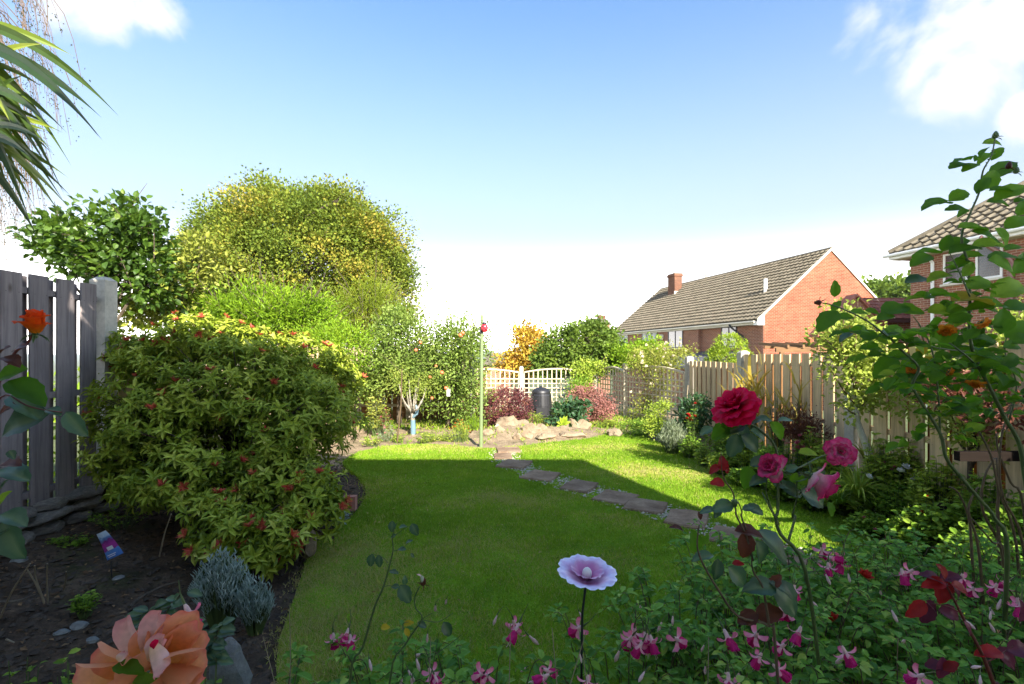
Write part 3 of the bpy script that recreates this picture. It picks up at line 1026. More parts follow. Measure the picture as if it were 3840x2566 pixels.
# trellis
def trellis_panel(root, a, b_, z0, h, arch, pitch, m, lw=.032, th=.018):
    a = Vector(a); b_ = Vector(b_); d = b_ - a; L = d.length; d.normalize()
    ang = math.atan2(d.y, d.x); rl = world_loc(root)
    nvt = int(round(L / pitch)); nht = int(h / pitch)
    for i in range(nvt + 1):
        s = i / nvt
        hh = h + arch * 4 * s * (1 - s)
        mb = MB().box((-lw / 2, -th / 2, 0), (lw / 2, th / 2, hh))
        inst('lath', mb.mesh('lath', m), root, Vector((a.x + d.x * L * s, a.y + d.y * L * s, z0)) - rl, (0, 0, ang))
    n2 = Vector((-d.y, d.x)) * .019
    me = MB().box((0, -th / 2, -lw / 2), (L, th / 2, lw / 2)).mesh('lath', m)
    for j in range(nht):
        inst('lath', me, root, Vector((a.x - n2.x, a.y - n2.y, z0 + .05 + j * pitch)) - rl, (0, 0, ang))
    pts = [Vector((a.x + d.x * L * s - n2.x * 0, a.y + d.y * L * s, z0 + h + arch * 4 * s * (1 - s))) for s in np.linspace(0, 1, 13)]
    mb = MB(); nn = Vector((-d.y, d.x, 0)) * .03
    v = []
    for p in pts:
        v += [tuple(p - nn), tuple(p + nn), tuple(p + nn + Vector((0, 0, .035))), tuple(p - nn + Vector((0, 0, .035)))]
    f = [(0, 1, 2, 3), (48, 51, 50, 49)]
    for i in range(12):
        for k in range(4):
            f.append((i * 4 + k, i * 4 + 4 + k, i * 4 + 4 + (k + 1) % 4, i * 4 + (k + 1) % 4))
    mb.add(v, f); mb.build('top_rail', m, root)


t1 = thing('trellis_fence', 'cream square lattice trellis with curved top facing the garden behind the compost bin', 'trellis', (.5, 12.3, 0))
Y1 = 12.3
PX = [-2.35, -.46 + .0, 1.42]          # posts
PX = [((492 - 512) / F * Y1) - 1.95 + .0, ((521.5 - 512) / F * Y1), 2.12]
PX = [-3.6, -1.66, .24, 2.14]
for i in range(3):
    trellis_panel(t1, (PX[i] + .07, Y1), (PX[i + 1] - .07, Y1), -.15, 1.12 + (.0 if i else .0), .09 if i != 1 else .08, .115, M['trellis'], .024)
for i, x in enumerate(PX):
    post(t1, (x, Y1), -.3, 1.14 if i != 3 else 1.15, .10, M['concrete_white'])
# coping of the wall of posts: lower gravel board
for i in range(3):
    MB().box((PX[i] + .05, Y1 - .03, -.3), (PX[i + 1] - .05, Y1 + .03, -.16)).build('gravel_board', M['concrete'], t1)
t2 = thing('trellis_fence', 'greyer lattice trellis run turning from the far corner to the right fence, half under climbers', 'trellis', (2.7, 10.8, 0))
Cn = Vector((2.2, 12.2)); An = Vector((XR - .04, yA + .12))
dv = (An - Cn)
p1 = Cn + dv * .36
trellis_panel(t2, Cn + dv * .02, p1 - dv.normalized() * .06, -.15, 1.18, .09, .115, M['trellis'], .026)
trellis_panel(t2, p1 + dv.normalized() * .06, An - dv.normalized() * .05, -.15, 1.22, .10, .115, M['trellis'], .026)
post(t2, tuple(p1), -.3, 1.24, .09, M['trellis'])

# stone wall under the left fence
M['wall_stone'] = stone('wall_stone', (.13, .115, .10), (.22, .195, .165), (.33, .30, .26), 5, .95, .9, lichen=(.20, .21, .13))
ws = thing('dry_stone_wall', 'low rough stone retaining wall under the left fence', 'wall', (XL + .1, 3.0, 0))
g = np.random.default_rng(5)
stv = [rock_verts(1, 1, 1, 40 + i, cuts=14, src=ICO2, rough=.05) for i in range(6)]
stm = []
for v, f in stv:
    stm.append(MB().add(v, f).mesh('stone', M['wall_stone'], smooth=False))
for row in range(5):
    z = .035 + row * .078
    y = 1.2 + g.random() * .2
    while y < 4.2:
        L = .16 + .26 * g.random()
        inst('stone', stm[g.integers(6)], ws, Vector((XL + .14 - row * .014 + g.normal() * .008, y + L / 2, z + .0)) - world_loc(ws),
             (g.normal() * .06, g.normal() * .05, g.normal() * .1), (.11, L * .62, .05 + g.random() * .008))
        y += L + .012
# dark packing behind the stones
MB().box((XL - .10, 1.2, -.1), (XL + .09, 4.2, .33)).build('wall_core', M['soil'], ws)


# ================================================================== HOUSES
M['brick_red'] = brick_mat('brick_red', ((.205, .052, .025), (.31, .090, .048)), (.33, .21, .145), .55)
M['brick_brown'] = brick_mat('brick_brown', ((.24, .095, .06), (.33, .13, .075)), (.42, .34, .25), .35)
M['brick_dark'] = brick_mat('brick_dark', ((.12, .05, .03), (.19, .075, .042)), (.2, .15, .11), .5)
M['tile_grey'] = stone('tile_grey', (.095, .082, .058), (.145, .125, .09), (.21, .18, .13), 3, .9, .3)
M['tile_red'] = stone('tile_red', (.22, .08, .055), (.30, .11, .075), (.36, .15, .10), 3, .9, .3)
M['slate'] = plain('slate', (.10, .10, .11), .6, .4, .25, 6)
M['white_paint'] = plain('white_paint', (.78, .77, .73), .5, .4, .06, 4)
M['cream_paint'] = plain('cream_paint', (.62, .57, .46), .6, .3, .1, 4)
M['dark_frame'] = plain('dark_frame', (.03, .028, .026), .4, .5, .1)
M['black_plastic'] = plain('black_plastic', (.018, .018, .02), .45, .5, .3, 6)
M['grey_pipe'] = plain('grey_pipe', (.35, .36, .37), .5, .4, .1)
M['brown_pipe'] = plain('brown_pipe', (.20, .09, .07), .4, .5, .15)
m, n, b, o = mat('window_glass')
b.inputs['Base Color'].default_value = (.03, .04, .05, 1); b.inputs['Roughness'].default_value = .04
b.inputs['Specular IOR Level'].default_value = 1.0; b.inputs['Metallic'].default_value = .0
M['glass'] = m
m, n, b, o = mat('curtain')
cc = n.nodes.new('ShaderNodeTexCoord')
fold = noise(n, 6, 2, vec=cc.outputs['Object'], stretch=(3, 3, .05))  # fold shading put into the colour as vertical bands
n.links.new(ramp(n, [(.35, (.35, .36, .36)), (.65, (.62, .63, .62))], fold), b.inputs['Base Color'])
M['curtain'] = m


def tiles(mb, O, U, Vd, width, slope, tw=.30, gauge=.33, lift=.035, prof=.035, seed=0, clip=None):
    """stepped interlocking tiles: each tile is a low roll plus a pan, overlapping the course below"""
    g = np.random.default_rng(seed)
    O = Vector(O); U = Vector(U).normalized(); Vd = Vector(Vd).normalized(); Nn = U.cross(Vd).normalized()
    if Nn.z < 0: Nn = -Nn
    nx_ = int(math.ceil(width / tw)); ny_ = int(math.ceil(slope / gauge))
    for j in range(ny_):
        for i in range(nx_):
            u0 = i * tw; v0 = j * gauge; u1 = min(u0 + tw, width); v1 = min(v0 + gauge, slope)
            if clip and not clip((u0 + u1) / 2, (v0 + v1) / 2): continue
            dz = g.normal() * .003; r = g.random()
            w_ = u1 - u0
            sec = [(0, .0), (.22, prof), (.45, .004), (1.0, .0)]
            V_ = []
            for vv_, up in ((v0 - .03, lift), (v1, .004)):
                for s, hh in sec:
                    V_.append(tuple(O + U * (u0 + s * w_) + Vd * vv_ + Nn * (up + hh + dz)))
            for s, hh in sec:
                V_.append(tuple(O + U * (u0 + s * w_) + Vd * (v0 - .03) + Nn * (-.01)))
            mb.add(V_, [(0, 1, 5, 4), (1, 2, 6, 5), (2, 3, 7, 6), (8, 9, 1, 0), (9, 10, 2, 1), (10, 11, 3, 2)], r)


def window(parent, y0, y1, z0, z1, frame, nmull=1, curtain=False, x=0.0):
    """window in a wall lying in the parent's x=0 plane, seen from -x; y0<y1"""
    mb = MB(); t = .06
    mb.box((x - .03, y0, z0), (x + .05, y0 + t, z1)); mb.box((x - .03, y1 - t, z0), (x + .05, y1, z1))
    mb.box((x - .03, y0 + t, z0), (x + .05, y1 - t, z0 + t)); mb.box((x - .03, y0 + t, z1 - t), (x + .05, y1 - t, z1))
    for k in range(nmull):
        yc = y0 + (y1 - y0) * (k + 1) / (nmull + 1)
        mb.box((x - .025, yc - t / 2, z0 + t), (x + .045, yc + t / 2, z1 - t))
    wd = mb.build('window', frame, parent, local=True)
    for k in range(nmull + 1):
        a = y0 + (y1 - y0) * k / (nmull + 1) + (t if k == 0 else t / 2)
        b_ = y0 + (y1 - y0) * (k + 1) / (nmull + 1) - (t if k == nmull else t / 2)
        MB().box((x + .0, a, z0 + t), (x + .012, b_, z1 - t)).build('pane', M['glass'], wd, local=True)
        if curtain:
            MB().box((x + .0 - .004, a + .01, z0 + t + .01), (x - .001, b_ - .01, z1 - t - .01)).build('blind', M['curtain'], wd, local=True)
    MB().box((x - .09, y0 - .06, z0 - .07), (x + .05, y1 + .06, z0 - .004)).build('sill', M['cream_paint'], wd, local=True)
    return wd


# --- house 1
GZ = -2.3
h1 = thing('brick_house', 'long red brick house with sunlit gable end and grey tiled roof beyond the fence', 'house', (13.0, 25.0, GZ), math.atan2(.244, .97))
W1, L1 = 8.56, 16.8
E1 = 3.57 - GZ; R1 = 7.1 - GZ
# walls (solid prism with the gable, openings recessed by the frames standing proud)
mb = MB()
v = [(0, 0, -1), (W1, 0, -1), (W1, 0, E1), (W1 / 2, 0, R1 - .12), (0, 0, E1),
     (0, L1, -1), (W1, L1, -1), (W1, L1, E1), (W1 / 2, L1, R1 - .12), (0, L1, E1)]
mb.add(v, [(0, 1, 2, 3, 4), (9, 8, 7, 6, 5), (0, 4, 9, 5), (1, 6, 7, 2)])
mb.build('wall', M['brick_red'], h1, local=True)
# projecting bay of the far half (the wall steps out a little)
MB().box((-.28, 5.1, -1), (-.003, L1 - .01, E1 - .40)).build('wall', M['brick_brown'], h1, local=True)
MB().box((-.02, .02, -1), (-.004, 5.1, E1 - .1)).build('wall', M['brick_brown'], h1, local=True)
mb = MB()
ov = .42
sl = (W1 / 2 + ov) * math.sqrt(1 + ((R1 - E1) / (W1 / 2)) ** 2)
k1 = (R1 - E1) / (W1 / 2)
tiles(mb, (-ov, 0.0, E1 - k1 * ov), (0, 1, 0), (1, 0, k1), L1, sl, .30, .34, .085, .05, 1)
rf1 = mb.build('roof_tiles', M['tile_grey'], h1, local=True); tag(rf1, kind='stuff')
mb = MB()
for sgn in (0, 1):
    x0 = -ov if sgn == 0 else W1 + ov
    v = [(x0, -.03, E1 - k1 * ov - .01), (W1 / 2, -.03, R1 - .02), (W1 / 2, L1 + .05, R1 - .02), (x0, L1 + .05, E1 - k1 * ov - .01),
         (x0, -.03, E1 - k1 * ov - .08), (W1 / 2, -.03, R1 - .1), (W1 / 2, L1 + .05, R1 - .1), (x0, L1 + .05, E1 - k1 * ov - .08)]
    mb.add(v, [(0, 1, 2, 3), (7, 6, 5, 4), (0, 4, 5, 1), (3, 2, 6, 7), (0, 3, 7, 4)])
mb.build('roof_deck', M['tile_grey'], h1, local=True)
mb = MB(); mb.tube([(W1 / 2, -.05, R1 + .02), (W1 / 2, L1 + .05, R1 + .02)], .09, 8)
mb.build('ridge_tiles', M['tile_grey'], h1, local=True)
# mortar verge along both rakes
mb = MB()
for x0 in (-ov, W1 + ov):
    a = Vector((x0, -.045, E1 - k1 * ov)); c_ = Vector((W1 / 2, -.045, R1 + .02))
    v = []
    for p in (a, c_):
        v += [tuple(p + Vector((0, -.02, -.10))), tuple(p + Vector((0, .05, -.10))), tuple(p + Vector((0, .05, .03))), tuple(p + Vector((0, -.02, .03)))]
    mb.add(v, [(0, 1, 2, 3), (7, 6, 5, 4)] + [(i, i + 4, (i + 1) % 4 + 4, (i + 1) % 4) for i in range(4)])
mb.build('verge', M['cream_paint'], h1, local=True)
# boxed eave end, fascia, gutter, downpipe
v = [(-ov, -.04, E1 - k1 * ov - .28), (0.02, -.04, E1 - k1 * ov - .28), (.02, -.04, E1 - .10), (-ov, -.04, E1 - k1 * ov - .02)]
v2 = [(x, y + .3, z) for x, y, z in v]
MB().add(v + v2, [(0, 1, 2, 3), (7, 6, 5, 4)] + [(i, i + 4, (i + 1) % 4 + 4, (i + 1) % 4) for i in range(4)]).build('eave_box', M['white_paint'], h1, local=True)
MB().box((-ov - .02, .26, E1 - k1 * ov - .24), (-ov + .02, L1, E1 - k1 * ov - .09)).build('fascia', M['cream_paint'], h1, local=True)
MB().box((-ov + .02, .26, E1 - k1 * ov - .25), (-.003, L1, E1 - k1 * ov - .22)).build('soffit', M['cream_paint'], h1, local=True)
mb = MB(); mb.tube([(-ov - .08, .1, E1 - k1 * ov - .10), (-ov - .08, L1, E1 - k1 * ov - .10)], .055, 8)
mb.build('gutter', M['cream_paint'], h1, local=True)
mb = MB(); ze = E1 - k1 * ov - .12
p = smooth_path([(-ov - .08, 1.95, ze), (-ov - .08, 1.9, ze - .15), (-.25, 1.5, ze - .55), (-.12, 1.25, ze - .8), (-.1, 1.25, ze - 1.0)], 3)
mb.tube(p, .05, 8); gd = mb.build('downpipe', M['black_plastic'], h1, local=True)
mb = MB(); mb.tube([(-.1, 1.25, ze - .95), (-.1, 1.25, 0)], .05, 8); mb.build('downpipe', M['grey_pipe'], h1, local=True)
z0, z1 = 1.85 - GZ, 3.06 - GZ
window(h1, 1.95, 3.25, z0, z1, M['dark_frame'], 1, x=-.045)
window(h1, 6.66, 8.38, z0, z1, M['dark_frame'], 1, x=-.305)
window(h1, 9.77, 11.9, z0, z1, M['dark_frame'], 2, True, x=-.305)
window(h1, 14.2, 16.36, z0 - .3, z1, M['white_paint'], 3, True, x=-.305)
# alarm box, vent pipe, chimneys
mb = MB(); mb.tube([(-.33, 9.1, z1 - .65), (-.33, 9.1, z1 - .4), (-.33, 9.1, z1 - .25)], [.07, .17, .15], 8); mb.build('alarm_box', M['cream_paint'], h1, local=True)
mb = MB(); mb.tube([(1.6, 1.66, E1 + k1 * 1.6 - .2), (1.6, 1.66, E1 + k1 * 1.6 + .75)], .10, 8); mb.build('vent_pipe', M['white_paint'], h1, local=True)


def chimney(parent, x, y, w_, l_, z0, z1, pots):
    mb = MB().box((x, y, z0), (x + w_, y + l_, z1)).box((x - .06, y - .06, z1 + .002), (x + w_ + .06, y + l_ + .06, z1 + .15)).box((x - .02, y - .02, z1 + .152), (x + w_ + .02, y + l_ + .02, z1 + .24))
    ch = mb.build('chimney', M['brick_dark'], parent, local=True)
    for i in range(pots):
        yy_ = y + l_ * (i + .5) / pots
        m2 = MB(); m2.tube([(x + w_ / 2, yy_, z1 + .2), (x + w_ / 2, yy_, z1 + .45), (x + w_ / 2, yy_, z1 + .52)], [.13, .11, .15], 10)
        m2.build('chimney_pot', M['cream_paint'], ch, local=True)
    return ch


chimney(h1, 3.1, 12.9, .66, .95, E1 + 1.5, 7.62 - GZ, 1)
MB().box((3.05, 12.85, E1 + k1 * 2.95 - .05), (3.80, 12.9 - .003, E1 + k1 * 3.4 + .05)).build('flashing', M['cream_paint'], h1, local=True)
chimney(h1, 5.2, 11.9, .8, .9, R1 - 1.5, 7.2 - GZ, 1)
# slate lean-to roof at the foot of the upper wall
mb = MB()
v = [(-.03, .9, 1.62 - GZ), (-.03, 6.2, 1.62 - GZ), (-2.6, 6.4, .75 - GZ), (-2.6, .9, .75 - GZ)]
v2 = [(x, y, z - .12) for x, y, z in v]
mb.add(v + v2, [(3, 2, 1, 0), (4, 5, 6, 7), (0, 1, 5, 4), (1, 2, 6, 5), (2, 3, 7, 6), (3, 0, 4, 7)])
mb.build('lean_to_roof', M['slate'], h1, local=True)
MB().box((-2.4, 1.1, -1), (-.03, 6.0, .8 - GZ)).build('wall', M['brick_brown'], h1, local=True)

# --- house 2 (near right, in shade)
G2 = -.4
h2 = thing('brick_house', 'brown brick house at the right edge with white eaves and hipped tile roof', 'house', (14.0, 17.0, G2), math.atan2(.2, .98))
E2 = 4.95 - G2; k2 = math.tan(math.radians(37))
W2, L2 = 9.0, 12.0
MB().box((0, -L2, -.5), (W2, 0, E2)).build('wall', M['brick_brown'], h2, local=True)
ov = .42
rw = W2 / 2 + ov
mb = MB()
slp = rw / math.cos(math.atan(k2))
cs = math.cos(math.atan(k2))
tiles(mb, (-ov, -L2 - ov, E2 + .06), (0, 1, 0), (1, 0, k2), L2 + 2 * ov, slp, .32, .34, .075, .06, 2,
      clip=lambda u, v_: v_ * cs < (L2 + 2 * ov - u) + .1)
r2 = mb.build('roof_tiles', M['tile_grey'], h2, local=True); tag(r2, kind='stuff')
zt = E2 + .04; rz_ = zt + k2 * rw
v = [(-ov, ov, zt), (-ov, -L2 - ov, zt), (W2 + ov, -L2 - ov, zt), (W2 + ov, ov, zt), (W2 / 2, ov - rw, rz_), (W2 / 2, -L2 - ov + rw, rz_)]
MB().add(v, [(0, 4, 5, 1), (1, 5, 2), (2, 5, 4, 3), (3, 4, 0), (0, 1, 2, 3)]).build('roof_deck', M['tile_grey'], h2, local=True)
mb = MB(); mb.tube([(-ov, ov, zt + .08), (W2 / 2, ov - rw, rz_ + .08)], .10, 8); mb.build('hip_tiles', M['tile_grey'], h2, local=True)
mb = MB().box((-ov - .02, -L2 - ov, E2 - .14), (-ov + .02, ov, E2 + .03)).box((-ov + .021, ov - .04, E2 - .14), (W2 + ov, ov, E2 + .03))
mb.build('fascia', M['white_paint'], h2, local=True)
MB().box((-ov + .02, -L2 - ov, E2 - .16), (-.003, ov - .041, E2 - .142)).build('soffit', M['cream_paint'], h2, local=True)
mb = MB(); mb.tube([(-ov - .08, -L2, E2 + .0), (-ov - .08, ov + .15, E2 + .0)], .06, 8); mb.build('gutter', M['white_paint'], h2, local=True)
mb = MB(); mb.tube([(-ov - .08, -.85, E2 - .03), (-ov - .08, -.85, E2 - .16), (-.09, -.80, E2 - .45), (-.09, -.78, -.2)], .05, 8); mb.build('downpipe', M['white_paint'], h2, local=True)
mb = MB(); mb.tube(smooth_path([(-ov - .08, -2.55, E2 - .0), (-ov - .10, -2.55, E2 - .18), (-.1, -2.95, E2 - .75), (-.1, -2.97, E2 - 1.0)], 3) + [Vector((-.1, -2.97, -.2))], .065, 8)
mb.build('downpipe', M['brown_pipe'], h2, local=True)
window(h2, -1.80, -1.08, 3.74 - G2, 4.72 - G2, M['white_paint'], 0)
window(h2, -2.72, -2.02, 3.74 - G2, 4.82 - G2, M['white_paint'], 0)
window(h2, -4.9, -3.7, 3.74 - G2, 4.82 - G2, M['white_paint'], 1)
# ground floor door beside the corner
MB().box((-.04, -.62, .0), (.02, -.30, 2.2)).build('door', M['white_paint'], h2, local=True)

# --- garage with red tiled roof between the houses
g1 = thing('garage', 'small brick garage with dark gable edge and red tiled roof between the two houses', 'garage', (12.0, 19.0, -.6))
ax, az = (855 - 512) / F * 19, HC + 60 / F * 19
zl = az - 1.42
mb = MB()
v = [(ax - 1.30, 19, -1), (ax + 1.3, 19, -1), (ax + 1.3, 19, az - 1.36), (ax, 19, az - .06), (ax - 1.30, 19, az - 1.36)]
v2 = [(x, 19.5, z) for x, y, z in v]
mb.add(v + v2, [(0, 1, 2, 3, 4), (9, 8, 7, 6, 5), (0, 4, 9, 5), (1, 6, 7, 2)])
mb.build('wall', M['brick_brown'], g1)
mb = MB()
for s in (-1, 1):
    a = Vector((ax + s * 1.55, 0, az - 1.60)); c_ = Vector((ax, 0, az))
    for y0_, y1_ in ((18.85, 19.5),):
        v = [(a.x, y0_, a.z), (c_.x, y0_, c_.z), (c_.x, y1_, c_.z), (a.x, y1_, a.z), (a.x, y0_, a.z - .1), (c_.x, y0_, c_.z - .1), (c_.x, y1_, c_.z - .1), (a.x, y1_, a.z - .1)]
        mb.add(v, [(0, 1, 2, 3), (7, 6, 5, 4), (0, 4, 5, 1), (3, 2, 6, 7), (0, 3, 7, 4), (1, 5, 6, 2)])
mb.build('roof', M['tile_red'], g1)
mb = MB()
tiles(mb, (ax + .25, 18.95, az - .95), (1, 0, 0), (0, 1, .9), 4.2, 1.35, .25, .22, .03, .02, 3)
rt = mb.build('roof_tiles', M['tile_red'], g1); tag(rt, kind='stuff')
MB().box((ax + .3, 18.9, az - 1.12), (ax + 4.4, 19.0, az - .96)).build('fascia', plain('brown_board', (.09, .04, .035), .5), g1)
MB().box((ax + 1.31, 19.25, -1), (ax + 4.4, 22, az - 1.0)).build('wall', M['brick_brown'], g1)

# --- timber pergola roof just beyond the right fence
pg = thing('pergola', 'low brown timber lean-to frame in front of the sunlit gable', 'pergola', (8.0, 12.0, -.8))
M['timber_brown'] = wood('timber_brown', (.20, .11, .05), (.12, .06, .03), 1, .8, axis='x')
MB().box((6.55, 12.0, 1.50), (9.2, 12.06, 1.60)).build('beam', M['timber_brown'], pg)
MB().box((7.1, 13.6, 1.60), (9.4, 13.66, 1.70)).build('beam', M['timber_brown'], pg)
for i in range(7):
    x = 6.8 + i * .38
    MB().add([(x, 11.95, 1.605), (x + .05, 11.95, 1.605), (x + .25, 13.75, 1.71), (x + .2, 13.75, 1.71),
              (x, 11.95, 1.68), (x + .05, 11.95, 1.68), (x + .25, 13.75, 1.79), (x + .2, 13.75, 1.79)],
             [(0, 3, 2, 1), (4, 5, 6, 7), (0, 1, 5, 4), (1, 2, 6, 5), (2, 3, 7, 6), (3, 0, 4, 7)]).build('rafter', M['timber_brown'], pg)
for x, y in ((6.7, 12.03), (9.1, 12.03), (9.3, 13.6)):
    MB().box((x - .05, y - .05, -1), (x + .05, y + .025, 1.498)).build('leg', M['timber_brown'], pg)

# --- own house behind the camera: throws the big shadow over the lawn
oh = thing('brick_house', "the viewer's own house behind the camera, unseen except for its shadow on the lawn", 'house', (0, -5, -.1))
hx = (3.2 + .36 * .6) / .93
MB().box((-9, -9.0, -.1), (hx, -.6, 4.60)).build('wall', M['white_paint'], oh)  # wall colour unknown, made white to bounce fill light
v = [(-9, -9, 4.605), (hx, -9, 4.605), (hx, -.6, 4.605), (-9, -.6, 4.605), (-4.8, -4.8, 5.9), (hx - 4.2, -4.8, 5.9)]
MB().add(v, [(0, 1, 5, 4), (1, 2, 5), (2, 3, 4, 5), (3, 0, 4), (3, 2, 1, 0)]).build('roof', M['tile_grey'], oh)

# --- far roofs beyond the trellis
for (px, py, d, wpx, hpx, lb) in ((497, 361, 34, 30, 12, 'brown roofed house low in the valley just right of the green pole'),
                                (600, 321, 60, 22, 7, 'distant house whose roof and chimney peep over the round dark tree')):
    c_ = at(px, py, d); s = wpx / F * d / 2; hh = hpx / F * d
    fh = thing('far_house', lb, 'house', (c_.x, d, terr_z(0, d)))
    MB().box((c_.x - s * .9, d, terr_z(0, d) - 1), (c_.x + s * .9, d + 5, c_.z - hh * .2)).build('wall', M['brick_brown'], fh)
    v = [(c_.x - s, d - .3, c_.z - hh * .3), (c_.x + s, d - .3, c_.z - hh * .3), (c_.x + s, d + 5.3, c_.z - hh * .3), (c_.x - s, d + 5.3, c_.z - hh * .3), (c_.x - s * .8, d + 2.5, c_.z + hh * .6), (c_.x + s * .8, d + 2.5, c_.z + hh * .6)]
    MB().add(v, [(0, 1, 5, 4), (1, 2, 5), (2, 3, 4, 5), (3, 0, 4), (3, 2, 1, 0)]).build('roof', M['tile_grey'], fh)
    if d > 50:
        ch = chimney(fh, c_.x + .2 - fh.location.x, 2.2, .9, .9, c_.z - fh.location.z, c_.z + hh * .75 - fh.location.z, 2)

# ================================================================== BACKGROUND VEGETATION
# big yellow green tree, its crown 17 m away beyond the left neighbour's garden
D0 = 19
b0 = at(300, 352, D0); b0.z = -1.2
plant('large_tree', 'huge domed olive and golden tree rising highest behind the left shrubs', 'tree',
      [lobe(300, 268, D0, 92, 72, 3.2), lobe(258, 262, D0, 58, 52, 2.6), lobe(346, 262, D0, 58, 58, 2.6), lobe(378, 288, D0, 34, 48, 2.0), lobe(280, 226, D0, 58, 36, 2.0), lobe(338, 228, D0, 46, 36, 2.0), lobe(235, 250, D0, 36, 36, 2.0),
       lobe(225, 280, D0, 32, 46, 1.8), lobe(300, 310, D0, 80, 50, 2.4)],
      3200, 62, .46, .105, .75, M['big_tree'], base=b0, trunk=.32, fork=at(300, 300, D0), seed=1, sprouts=160, sprout_len=.6, shell=.60, bumps=.19, up=.2, nlimb=30)
# dark glossy tree on the left against the sky
D1 = 8.2
b1 = at(112, 352, D1); b1.z = -.1
plant('fruit_tree', 'dark glossy small tree showing its trunk against the white sky above the left fence', 'tree',
      [lobe(95, 238, D1, 40, 26, .6), lobe(135, 232, D1, 26, 24, .5), lobe(62, 240, D1, 24, 20, .4), lobe(130, 262, D1, 34, 24, .6), lobe(150, 285, D1, 22, 22, .5), lobe(52, 240, D1, 12, 12, .4), lobe(118, 218, D1, 22, 14, .4),
       lobe(95, 268, D1, 26, 20, .5)],
      230, 18, .24, .115, .75, M['dark_leaf'], tpl=L8, base=b1, trunk=.07, fork=at(112, 268, D1), seed=2, sprouts=26, sprout_len=.4, shell=.25, nlimb=26)
plant('tall_shrub', 'light green broad leaved shrub between the dark tree and the golden tree', 'shrub',
      [lobe(182, 282, 9, 26, 36, .7), lobe(160, 300, 9, 30, 26, .6), lobe(200, 262, 9, 18, 24, .6), lobe(150, 312, 9, 36, 18, .6)],
      190, 18, .25, .10, .65, M['climber'], tpl=L8, base=(at(178, 0, 9).x, 9, 0), trunk=.04, fork=at(180, 310, 9), seed=3, sprouts=22, sprout_len=.35, shell=.3)
# lime shrub with arching leafy shoots
D2 = 9.5
root, C = plant('willowy_shrub', 'bright lime shrub with arching willow like shoots above the pieris', 'shrub',
                [lobe(262, 310, D2, 58, 18, .8), lobe(295, 313, D2, 44, 18, .8), lobe(225, 314, D2, 36, 14, .6)],
                420, 20, .22, .11, .24, M['lime'], tpl=L4, base=(at(270, 0, D2).x, D2, 0), seed=4, sprouts=110, sprout_len=.55, shell=.3, out=.9, up=.5, trunk=.03, fork=at(270, 330, D2))
# feathery golden green conifer like shrub
D3 = 12
plant('feathery_tree', 'soft feathery yellow green tree at the right foot of the golden tree', 'tree',
      [lobe(372, 300, D3, 20, 26, .7), lobe(350, 318, D3, 24, 22, .7), lobe(385, 318, D3, 20, 20, .6), lobe(356, 340, D3, 30, 20, .7), lobe(330, 330, D3, 24, 20, .6)],
      320, 30, .26, .10, .16, M['feathery'], base=(at(365, 0, D3).x, D3, -.1), seed=5, sprouts=60, sprout_len=.6, shell=.35, up=.9, out=.4, trunk=.06, fork=at(365, 330, D3))
plant('bright_shrub', 'vivid lime green bush tucked behind the right shoulder of the pieris', 'shrub',
      [lobe(345, 350, 9, 26, 26, .5), lobe(325, 338, 9, 22, 16, .5)], 150, 22, .2, .07, .4, M['lime'], seed=6, sprouts=12, sprout_len=.2, shell=.3)
# apple trees
D4 = 9.8
plant('apple_tree', 'paler apple tree without fruit, right behind the small pale stemmed tree', 'tree',
      [lobe(400, 345, D4, 30, 28, .8), lobe(380, 366, D4, 28, 30, .7), lobe(415, 362, D4, 30, 24, .7), lobe(398, 378, D4, 40, 13, .6), lobe(366, 388, D4, 12, 16, .4), lobe(405, 322, D4, 20, 16, .5)],
      600, 26, .22, .06, .62, M['apple_leaf'], base=(at(400, 0, D4).x, D4, -.05), trunk=.06, fork=at(400, 395, D4), seed=7, sprouts=90, sprout_len=.42, shell=.3, bumps=.35)
D5 = 9.4
rt, C5 = plant('apple_tree', 'right and darker apple tree with orange red apples, beside the green pole', 'tree',
      [lobe(452, 344, D5, 28, 22, .7), lobe(440, 366, D5, 32, 28, .7), lobe(465, 368, D5, 22, 36, .7), lobe(448, 394, D5, 30, 20, .6), lobe(462, 335, D5, 18, 16, .5), lobe(470, 408, D5, 18, 16, .5)],
      470, 26, .22, .06, .62, M['apple_leaf'], base=(at(450, 0, D5).x, D5, -.05), trunk=.06, fork=at(452, 400, D5), seed=8, sprouts=100, sprout_len=.45, shell=.35, bumps=.35)
M['apple'] = plain('apple', (.62, .16, .06), .35, .5, .4, 12)
apm = MB(); v, f = ICO2; vv = v.copy(); vv[:, 2] = vv[:, 2] * .9 - .12 * np.exp(-((vv[:, 0] ** 2 + vv[:, 1] ** 2) / .08)) * np.sign(vv[:, 2])
apm.add(vv * .042, f); apm = apm.mesh('apple', M['apple'], True)
for (px, py, s) in ((460.5, 335.2, 1.0), (420.5, 342.5, .75), (416, 350, .75), (442, 372.5, .9), (446, 388, .9), (430, 377, .65), (436, 366, .6), (432, 398, .65), (463, 333, .9)):
    inst('apple', apm, rt, at(px, py, D5 - .78) - rt.location, (R.random(), R.random(), R.random()), s)

